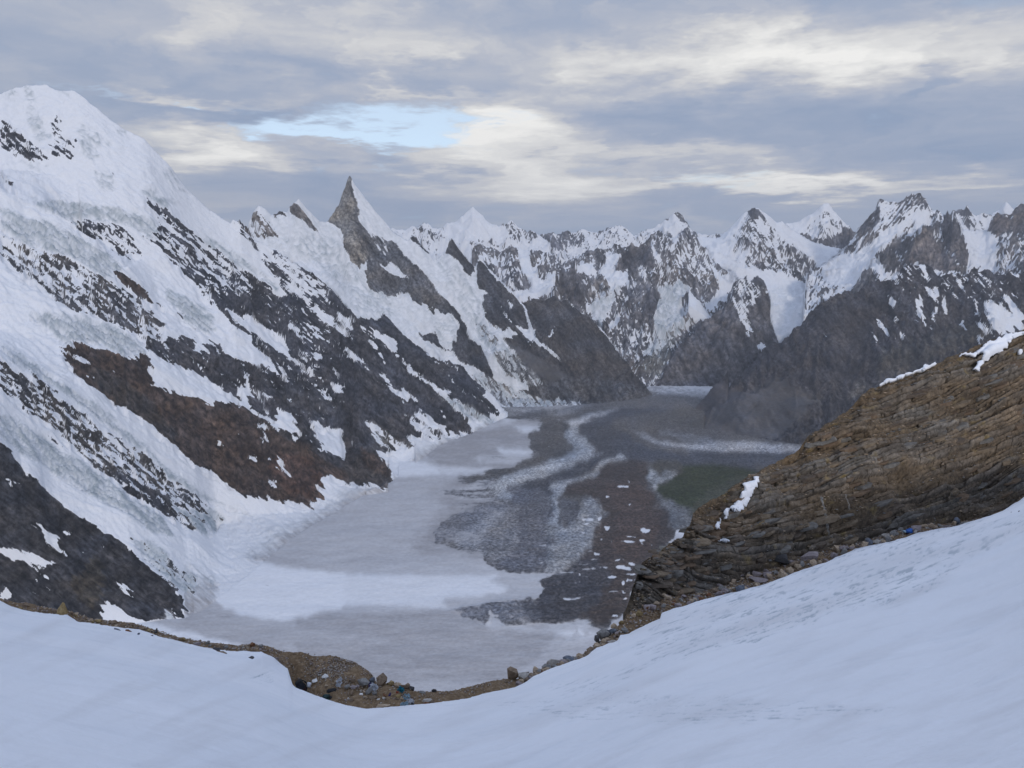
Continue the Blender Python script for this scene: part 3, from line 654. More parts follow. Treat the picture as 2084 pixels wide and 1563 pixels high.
# --- D: rounded rock dome with a serrated top, B: the massif left of it, C: dark pyramid, E: white pyramid, F: big right massif, and the far ranges
FAR = (.160, .152, .155)
D = Cover(.08, (.118, .110, .112))
D.poly('r5', .40, [1200, 850, 1300, 790, 1380, 750, 1450, 750, 1550, 910, 1450, 960, 1370, 1050, 1330, 1150, 1450, 1380, 1400, 1300, 1250, 1080, 1200, 980], rock=(.10, .097, .102))
D.poly('r5', .12, [1370, 760, 1460, 760, 1540, 910, 1480, 920, 1400, 880], rock=(.09, .088, .093))
D.poly('r5', .92, [1195, 990, 1220, 1010, 1300, 1160, 1390, 1300, 1330, 1240, 1250, 1090])
D.poly('r5', .9, [1430, 1410, 1450, 1340, 1500, 1400, 1470, 1430])
D.poly('r5', .9, [1340, 1240, 1370, 1330, 1320, 1260])
D.blur(2)
MTS.append(mountain('D', 'rock_dome', 'rounded grey rock buttress with a serrated snow-streaked top in the middle of the valley head', [
    [(1310, 785, 5980), (1345, 785, 5980), (1440, 786, 5980), (1640, 786, 5980)],
    [(1352, 755, 6100), (1400, 735, 6150), (1440, 740, 6200), (1490, 735, 6150), (1540, 745, 6150), (1600, 760, 6150)],
    [(1322, 786, 6030), (1345, 768, 6120), (1352, 748, 6200), (1368, 725, 6280), (1378, 706, 6350), (1400, 682, 6480), (1420, 665, 6560), (1445, 645, 6640), (1475, 620, 6720), (1488, 607, 6740), (1493, 575, 6760), (1505, 568, 6780), (1520, 558, 6800), (1527, 572, 6800), (1540, 553, 6800), (1550, 560, 6790), (1562, 580, 6760), (1570, 600, 6740), (1555, 622, 6700), (1568, 660, 6640), (1600, 720, 6400), (1640, 786, 6100)],
], D, grain=.5, amp=.8, back=.9, angle=math.radians(60), rel=.9, front=2.0))

B = Cover(.25, FAR)
B.poly('s5', .97, [480, 110, 600, 160, 650, 270, 620, 330, 700, 470, 660, 540, 590, 440, 540, 350, 510, 250])
B.poly('s5', .96, [430, 600, 560, 590, 700, 480, 740, 400, 900, 370, 880, 470, 850, 600, 700, 640, 560, 690, 500, 680, 440, 640])
B.poly('s5', .45, [0, 200, 130, 190, 260, 280, 360, 400, 460, 560, 420, 600, 300, 460, 160, 300])
B.poly('s5', .40, [230, 260, 430, 260, 560, 480, 640, 560, 560, 580, 430, 430])
B.poly('s5', .14, [530, 510, 590, 500, 635, 560, 600, 600])
B.poly('s5', .14, [730, 460, 760, 390, 800, 410, 780, 490])
B.poly('s5', .42, [600, 160, 780, 160, 900, 270, 880, 360, 760, 330, 700, 440, 620, 330])
B.poly('s5', .97, [1110, 300, 1290, 290, 1300, 380, 1220, 410, 1110, 370])
B.poly('s5', .97, [1440, 190, 1590, 190, 1510, 330, 1500, 370, 1660, 370, 1640, 470, 1590, 560, 1480, 560, 1420, 450, 1370, 380, 1420, 290])
B.poly('s5', .75, [1380, 600, 1480, 560, 1600, 520, 1500, 700, 1420, 830, 1300, 860, 1220, 770, 1260, 720, 1370, 680], ice=.4)
B.poly('s5', .55, [1300, 860, 1420, 830, 1400, 960, 1320, 900], ice=.4)
B.poly('s5', .9, [1450, 970, 1570, 840, 1560, 900, 1470, 990])
B.poly('s5', .9, [1180, 600, 1250, 760, 1230, 780, 1190, 680])
B.poly('s5', .9, [1250, 520, 1380, 650, 1300, 600])
B.poly('s5', .05, [1500, 350, 1600, 200, 1780, 100, 1880, 130, 1960, 330, 1800, 300, 1650, 370], rock=(.118, .108, .108))
B.poly('s5', .08, [900, 500, 1020, 440, 1090, 370, 1180, 420, 1180, 560, 1200, 700, 1120, 740, 1000, 640, 920, 600], rock=(.13, .118, .115))
B.poly('r5', .34, [500, 480, 580, 400, 720, 450, 780, 410, 850, 400, 950, 520, 1010, 590, 1090, 680, 1200, 750, 1240, 810, 1100, 780, 1000, 730, 860, 750, 760, 800, 640, 600, 560, 540])
B.poly('r5', .97, [870, 420, 1000, 470, 1120, 470, 1200, 440, 1230, 560, 1210, 640, 1300, 710, 1380, 760, 1340, 820, 1230, 820, 1180, 740, 1080, 650, 1010, 620, 1000, 540])
B.poly('r5', .92, [1030, 710, 1110, 790, 1200, 800, 1240, 830, 1180, 930, 1160, 1000, 1030, 1080, 900, 1150, 830, 1180, 900, 1120, 1040, 1020, 1090, 950, 1110, 880, 1060, 770])
B.poly('r5', .80, [570, 890, 700, 880, 740, 830, 860, 900, 800, 960, 760, 1050, 830, 1160, 800, 1200, 640, 1280, 560, 1300, 540, 1180, 560, 1080, 600, 980], ice=.5)
B.poly('r5', .55, [460, 1450, 560, 1300, 700, 1240, 830, 1180, 1030, 1080, 900, 1180, 760, 1290, 690, 1420, 640, 1563, 560, 1563, 480, 1500], rock=(.17, .165, .16), ice=.5)
B.poly('r5', .92, [510, 530, 560, 560, 620, 700, 580, 680]); B.poly('r5', .9, [640, 680, 700, 770, 660, 740]); B.poly('r5', .9, [710, 460, 750, 450, 730, 580, 710, 600])
B.poly('r5', .9, [440, 720, 480, 800, 470, 850, 450, 800]); B.poly('r5', .9, [340, 840, 380, 880, 360, 900]); B.poly('r5', .9, [830, 950, 870, 980, 840, 1010])
B.poly('r5', .9, [160, 1220, 250, 1130, 230, 1190, 170, 1240]); B.poly('r5', .5, [340, 1290, 370, 1310, 390, 1450, 360, 1400])
B.poly('r5', .10, [560, 890, 620, 1000, 560, 1080, 540, 1200, 460, 1100, 480, 960], rock=(.095, .092, .1))
B.poly('r8', .25, [240, 140, 340, 60, 420, 20, 380, 120, 340, 200, 280, 200], rock=(.16, .16, .155), ice=.5)
B.blur(2)
MTS.append(mountain('B', 'rocky_mountain', 'broad grey rock mountain with snow gullies and small glaciers at the head of the valley', [
    [(960, 786, 5980), (1200, 786, 5980), (1340, 786, 5980), (1700, 786, 5980)],
    [(960, 680, 6600), (1100, 680, 6600), (1200, 690, 6550), (1250, 740, 6350), (1300, 720, 6350), (1340, 715, 6400), (1400, 690, 6700), (1450, 650, 7000), (1560, 640, 7200)],
    [(960, 600, 7200), (1060, 610, 7200), (1100, 602, 7200), (1160, 560, 7300), (1175, 552, 7330), (1200, 590, 7300), (1240, 580, 7250), (1280, 590, 7200), (1330, 570, 7300), (1370, 590, 7400), (1420, 570, 7500), (1460, 570, 7550), (1560, 600, 7600)],
    [(960, 505, 8600), (975, 492, 8600), (1000, 498, 8500), (1020, 510, 8450), (1040, 497, 8400), (1062, 508, 8300), (1090, 510, 8250), (1112, 511, 8200), (1128, 515, 8200), (1140, 530, 8200), (1165, 520, 8200), (1180, 512, 8200), (1198, 508, 8200), (1225, 506, 8200), (1245, 500, 8200), (1257, 493, 8200), (1275, 500, 8150), (1285, 494, 8150), (1300, 498, 8120), (1315, 490, 8100), (1325, 482, 8100), (1333, 469, 8100), (1345, 466, 8100), (1358, 472, 8100), (1370, 480, 8100), (1380, 472, 8100), (1388, 466, 8100), (1400, 463, 8100), (1408, 475, 8100), (1420, 482, 8150), (1428, 495, 8200), (1441, 498, 8200), (1443, 518, 8150), (1462, 532, 8100), (1480, 545, 8000), (1500, 564, 7900), (1560, 610, 7800)],
], B, amp=1.0, back=.8, angle=math.radians(70), rel=1.0, grain=.42, front=2.5))

C = Cover(.97, FAR)
C.poly('r5', .41, [1370, 195, 1440, 240, 1500, 330, 1560, 380, 1660, 500, 1780, 570, 1890, 650, 1950, 720, 1990, 820, 1960, 890, 1850, 890, 1780, 850, 1680, 800, 1640, 760, 1550, 750, 1480, 760, 1400, 740, 1300, 700, 1220, 640, 1210, 570, 1260, 500, 1210, 470, 1300, 320, 1330, 250], rock=(.115, .110, .114))
C.poly('r5', .10, [1370, 195, 1440, 240, 1500, 330, 1440, 320, 1380, 300, 1330, 260], rock=(.10, .096, .1))
C.poly('r5', .30, [1660, 500, 1780, 570, 1890, 650, 1950, 720, 1990, 820, 1960, 890, 1850, 890, 1780, 850, 1700, 690], rock=(.105, .10, .104))
C.poly('r5', .92, [1420, 290, 1450, 300, 1500, 400, 1440, 430]); C.poly('r5', .9, [1580, 540, 1610, 580, 1630, 720, 1590, 640]); C.poly('r5', .8, [1460, 600, 1490, 700, 1470, 690])
C.poly('r5', .85, [1250, 600, 1370, 590, 1300, 680, 1250, 650])
C.poly('r5', .16, [905, 425, 960, 405, 970, 440, 1030, 460, 1110, 460, 1000, 470])
C.poly('r5', None, [1400, 1000, 1560, 900, 1700, 880, 1900, 900, 2000, 1000, 1900, 1200, 1550, 1380, 1400, 1200], ice=.14)
C.blur(2)
MTS.append(mountain('C', 'pyramid_mountain', 'dark pyramid-shaped mountain speckled with snow, a white glacier spread below it', [
    [(1400, 620, 7000), (1500, 690, 6850), (1560, 730, 6850), (1620, 700, 6850), (1700, 690, 6850), (1800, 660, 6850), (1860, 600, 7000)],
    [(1400, 560, 7700), (1450, 580, 7700), (1500, 640, 7500), (1570, 650, 7450), (1640, 620, 7600), (1700, 610, 7600), (1800, 580, 7600), (1860, 560, 7700)],
    [(1400, 520, 8300), (1480, 530, 8300), (1490, 540, 8350), (1540, 565, 8300), (1580, 570, 8250), (1640, 592, 8200), (1672, 582, 8250), (1690, 560, 8500), (1760, 530, 8900), (1860, 500, 9000)],
    [(1400, 486, 9300), (1418, 480, 9300), (1440, 483, 9300), (1465, 481, 9300), (1480, 470, 9300), (1495, 452, 9300), (1512, 432, 9300), (1530, 417, 9300), (1542, 421, 9300), (1556, 430, 9350), (1568, 440, 9400), (1580, 452, 9450), (1594, 449, 9550), (1610, 462, 9600), (1640, 480, 9600), (1680, 500, 9600), (1740, 505, 9600), (1860, 520, 9600)],
], C, grain=.42, amp=1.0, back=.7, angle=math.radians(55), rel=1.0, front=2.5))

E = Cover(.95, FAR)
E.poly('r5', .62, [1850, 330, 1950, 280, 2040, 260, 2084, 300, 2200, 340, 2300, 400, 2300, 520, 1800, 500, 1830, 400], rock=(.14, .135, .14))
E.poly('r6', .14, [160, 430, 230, 440, 330, 480, 420, 480, 520, 450, 560, 380, 640, 380, 680, 400, 660, 500, 560, 590, 460, 620, 370, 610, 280, 570, 200, 520], rock=(.105, .10, .107))
E.poly('r6', .58, [240, 350, 330, 290, 420, 250, 500, 290, 560, 360, 500, 440, 440, 480, 330, 460, 230, 430], rock=(.13, .125, .13))
E.blur(2)
MTS.append(mountain('E', 'white_pyramid_mountain', 'distant white pyramid peak with fluted snow faces between the dark pyramid and the jagged mountain', [
    [(1560, 560, 9700), (1700, 560, 9700), (1840, 540, 9700)],
    [(1560, 520, 10200), (1620, 505, 10200), (1680, 520, 10150), (1720, 500, 10200), (1840, 490, 10200)],
    [(1560, 490, 10800), (1585, 462, 10800), (1600, 450, 10800), (1622, 448, 10800), (1640, 441, 10800), (1656, 430, 10800), (1668, 419, 10800), (1676, 412, 10800), (1685, 412, 10800), (1692, 422, 10800), (1702, 433, 10800), (1716, 446, 10800), (1730, 457, 10800), (1742, 463, 10800), (1755, 478, 10800), (1840, 500, 10800)],
], E, grain=.42, amp=1.3, back=.8, angle=math.radians(80), rel=.9, front=2.0))

F = Cover(.46, (.125, .118, .120))
F.poly('r6', .14, [680, 370, 760, 270, 850, 130, 870, 115, 940, 150, 1010, 150, 890, 190, 870, 260, 880, 340, 760, 300, 850, 350, 800, 400, 720, 470, 690, 470], rock=(.112, .106, .11))
F.poly('r6', .24, [1010, 180, 1080, 110, 1140, 85, 1220, 85, 1250, 120, 1300, 220, 1230, 190, 1150, 160, 1080, 180], rock=(.115, .11, .112))
F.poly('r6', .94, [700, 600, 780, 520, 850, 430, 950, 420, 1060, 330, 1120, 280, 1100, 350, 1000, 450, 900, 540, 830, 600, 800, 680, 700, 800, 640, 900, 500, 880, 400, 800, 330, 640])
F.poly('r6', .90, [860, 170, 890, 180, 880, 290, 860, 240]); F.poly('r6', .85, [1150, 270, 1290, 240, 1270, 320, 1180, 430, 1160, 380])
F.poly('r6', .20, [700, 540, 760, 440, 830, 420, 860, 460, 760, 570, 700, 550]); F.poly('r6', .15, [555, 570, 620, 530, 690, 500, 640, 560, 580, 600])
F.poly('r6', .18, [860, 600, 960, 520, 1040, 460, 1140, 480, 1150, 540, 1060, 620, 1000, 690, 900, 800, 820, 640], rock=(.125, .118, .12))
F.poly('r6', .10, [640, 900, 720, 770, 790, 700, 850, 820, 640, 970, 620, 930], rock=(.135, .125, .12))
F.poly('r6', .05, [820, 640, 910, 570, 960, 640, 990, 740, 950, 790, 870, 700], rock=(.12, .115, .115))
F.poly('r6', .94, [790, 690, 840, 650, 920, 800, 890, 820, 820, 740])
TRI = (.185, .160, .150)
F.poly('r6', .04, [1000, 750, 1080, 620, 1170, 480, 1245, 365, 1300, 430, 1350, 520, 1400, 570, 1450, 620, 1560, 740, 1400, 760, 1250, 740, 1150, 670], rock=TRI)
F.poly('r6', .04, [1380, 430, 1420, 280, 1460, 255, 1480, 280, 1540, 420, 1590, 510, 1630, 650, 1590, 740, 1500, 640, 1420, 540], rock=(.132, .117, .112))
F.poly('r6', .36, [1300, 300, 1420, 290, 1390, 420, 1400, 540, 1340, 490, 1280, 390])
F.poly('r6', .96, [1480, 270, 1530, 330, 1600, 400, 1780, 420, 1870, 480, 1830, 530, 1860, 590, 1830, 680, 1830, 760, 1730, 720, 1600, 720, 1630, 650, 1590, 510, 1540, 400])
F.poly('r6', .06, [1780, 400, 1830, 260, 1880, 250, 1940, 300, 1960, 400, 1880, 470, 1800, 430], rock=(.135, .112, .102))
F.poly('r6', .36, [1830, 660, 1860, 560, 1840, 520, 1960, 430, 2084, 400, 2200, 500, 2200, 800, 1900, 800], rock=(.12, .114, .115))
F.poly('r6', .08, [1960, 380, 2000, 250, 2060, 175, 2300, 200, 2300, 400, 2084, 420, 2000, 440], rock=(.12, .107, .105))
F.blur(2)
MTS.append(mountain('F', 'jagged_mountain', 'jagged many-topped grey mountain with brown rock triangles at its foot, right of the white pyramid', [
    [(1600, 640, 6900), (1740, 620, 6900), (1850, 600, 6900), (2100, 600, 6900), (2400, 600, 6900)],
    [(1640, 610, 7300), (1700, 590, 7350), (1736, 596, 7250), (1776, 538, 7450), (1803, 506, 7600), (1825, 545, 7500), (1840, 540, 7550), (1860, 490, 7750), (1883, 458, 7850), (1900, 480, 7800), (1918, 505, 7750), (1935, 500, 7780), (1936, 432, 7900), (1945, 440, 7900), (1955, 470, 7850), (1972, 520, 7750), (1985, 560, 7600), (2020, 560, 7600), (2040, 530, 7650), (2070, 520, 7700), (2084, 520, 7700), (2400, 520, 7700)],
    [(1640, 570, 7900), (1700, 560, 7900), (1760, 540, 7900), (1800, 490, 8100), (1850, 470, 8150), (1900, 450, 8200), (1940, 440, 8200), (1960, 470, 8200), (1990, 510, 8100), (2020, 500, 8150), (2045, 460, 8200), (2084, 460, 8200), (2400, 480, 8200)],
    [(1640, 560, 8500), (1700, 520, 8500), (1736, 478, 8500), (1746, 462, 8500), (1758, 452, 8500), (1770, 437, 8500), (1781, 424, 8500), (1787, 405, 8500), (1791, 398, 8500), (1799, 401, 8500), (1808, 406, 8500), (1820, 405, 8500), (1830, 409, 8500), (1838, 405, 8500), (1846, 394, 8500), (1852, 396, 8500), (1856, 391, 8500), (1862, 396, 8500), (1867, 391, 8500), (1874, 391, 8500), (1880, 400, 8500), (1885, 401, 8500), (1893, 418, 8500), (1898, 428, 8500), (1908, 426, 8500), (1918, 434, 8500), (1930, 436, 8500), (1942, 450, 8500), (1960, 465, 8480), (1985, 468, 8450), (2010, 468, 8400), (2018, 440, 8400), (2030, 430, 8400), (2044, 434, 8400), (2056, 438, 8400), (2064, 425, 8400), (2070, 416, 8400), (2077, 412, 8400), (2084, 415, 8400), (2110, 440, 8400), (2200, 440, 8400), (2400, 450, 8400)],
], F, grain=.42, amp=1.0, back=.8, angle=math.radians(130), rel=1.0, front=2.5))

Gm = Cover(.50, (.105, .102, .11))
Gm.poly('r6', .18, [1480, 250, 1600, 220, 1640, 280, 1560, 300], rock=(.095, .092, .1))
MTS.append(mountain('G', 'far_dark_ridge', 'low dark serrated ridge far off at the right, behind the brown rock tower', [
    [(1880, 520, 10400), (2000, 520, 10400), (2300, 520, 10400)],
    [(1880, 470, 11000), (1930, 440, 11000), (1940, 430, 11000), (1952, 428, 11000), (1962, 430, 11000), (1966, 424, 11000), (1976, 430, 11000), (1985, 436, 11000), (1998, 430, 11000), (2010, 434, 11000), (2024, 434, 11000), (2040, 440, 11000), (2084, 446, 11000), (2200, 440, 11000), (2300, 470, 11000)],
], Gm, amp=1.0, back=.7, angle=math.radians(60), front=2.0))
Sn = Cover(.93, (.2, .2, .2))
MTS.append(mountain('S', 'faint_snow_peak', 'small faint white peak at the far right skyline', [
    [(1990, 470, 13000), (2300, 470, 13000)],
    [(1990, 450, 13600), (2022, 432, 13600), (2036, 423, 13600), (2048, 407, 13600), (2060, 421, 13600), (2075, 430, 13600), (2100, 436, 13600), (2180, 425, 13600), (2300, 450, 13600)],
], Sn, amp=.8, back=.7, front=1.6))
K = Cover(.80, (.12, .118, .125))
K.poly('r4', .93, [1020, 440, 1080, 350, 1130, 420, 1190, 470, 1240, 560, 1100, 570, 960, 560, 930, 500])
K.poly('r4', .55, [700, 560, 720, 480, 790, 440, 850, 460, 930, 450, 900, 560, 850, 650, 780, 580])
K.poly('r4', .55, [1060, 580, 1200, 540, 1300, 560, 1330, 600, 1100, 640]); K.poly('r4', .40, [1260, 460, 1300, 430, 1400, 490, 1480, 530, 1400, 590, 1320, 560])
K.blur(2)
MTS.append(mountain('K', 'distant_white_mountain', 'distant white pointed mountain just right of the needle peak', [
    [(760, 560, 10800), (900, 560, 10800), (1000, 545, 10800), (1120, 545, 10800)],
    [(760, 520, 11300), (860, 520, 11300), (930, 515, 11300), (960, 500, 11250), (1000, 520, 11300), (1120, 525, 11300)],
    [(760, 470, 12000), (800, 462, 12000), (825, 463, 12000), (838, 455, 12000), (850, 460, 12000), (862, 449, 12000), (872, 450, 12000), (885, 459, 12000), (905, 456, 12000), (920, 450, 12000), (940, 441, 12000), (950, 430, 12000), (963, 419, 12000), (970, 428, 12000), (985, 443, 12000), (1000, 452, 12000), (1015, 458, 12000), (1030, 450, 12000), (1038, 444, 12000), (1050, 452, 12000), (1068, 464, 12000), (1085, 473, 12000), (1120, 486, 12000)],
], K, grain=.4, amp=1.5, back=.7, front=2.0, angle=math.radians(65)))
M = Cover(.55, (.12, .12, .13))
M.poly('s5', .90, [1180, 0, 1260, 20, 1350, 100, 1460, 110, 1440, 160, 1240, 80])
M.poly('r5', .93, [600, 370, 720, 250, 760, 340, 800, 370, 840, 380, 740, 450, 620, 400])
M.poly('r5', .20, [570, 360, 700, 255, 690, 290, 600, 360], rock=(.10, .1, .11)); M.poly('r5', .22, [720, 245, 770, 250, 820, 340, 800, 370, 760, 320], rock=(.10, .1, .11))
M.poly('r4', .22, [1480, 540, 1560, 500, 1700, 490, 1740, 480, 1760, 580, 1600, 620, 1440, 620], rock=(.11, .11, .125))
M.blur(2)
MTS.append(mountain('M', 'distant_ridge', 'row of distant snowy summits on the skyline at the centre, behind the broad grey mountain', [
    [(1040, 560, 11500), (1200, 560, 11500), (1480, 560, 11500)],
    [(1040, 525, 12200), (1120, 520, 12200), (1160, 525, 12150), (1200, 515, 12200), (1300, 520, 12200), (1375, 500, 12200), (1480, 530, 12200)],
    [(1040, 490, 12800), (1090, 479, 12800), (1110, 474, 12800), (1125, 466, 12800), (1140, 470, 12800), (1155, 469, 12800), (1172, 464, 12800), (1185, 460, 12800), (1200, 468, 12800), (1216, 475, 12800), (1238, 462, 12800), (1262, 453, 12800), (1276, 460, 12800), (1290, 474, 12800), (1300, 470, 12800), (1315, 460, 12800), (1330, 458, 12800), (1345, 450, 12800), (1360, 440, 12800), (1374, 428, 12800), (1382, 428, 12800), (1392, 440, 12800), (1399, 452, 12800), (1405, 466, 12800), (1420, 472, 12800), (1440, 474, 12800), (1480, 480, 12800)],
], M, grain=.4, amp=1.4, back=.7, front=2.0, angle=math.radians(65)))

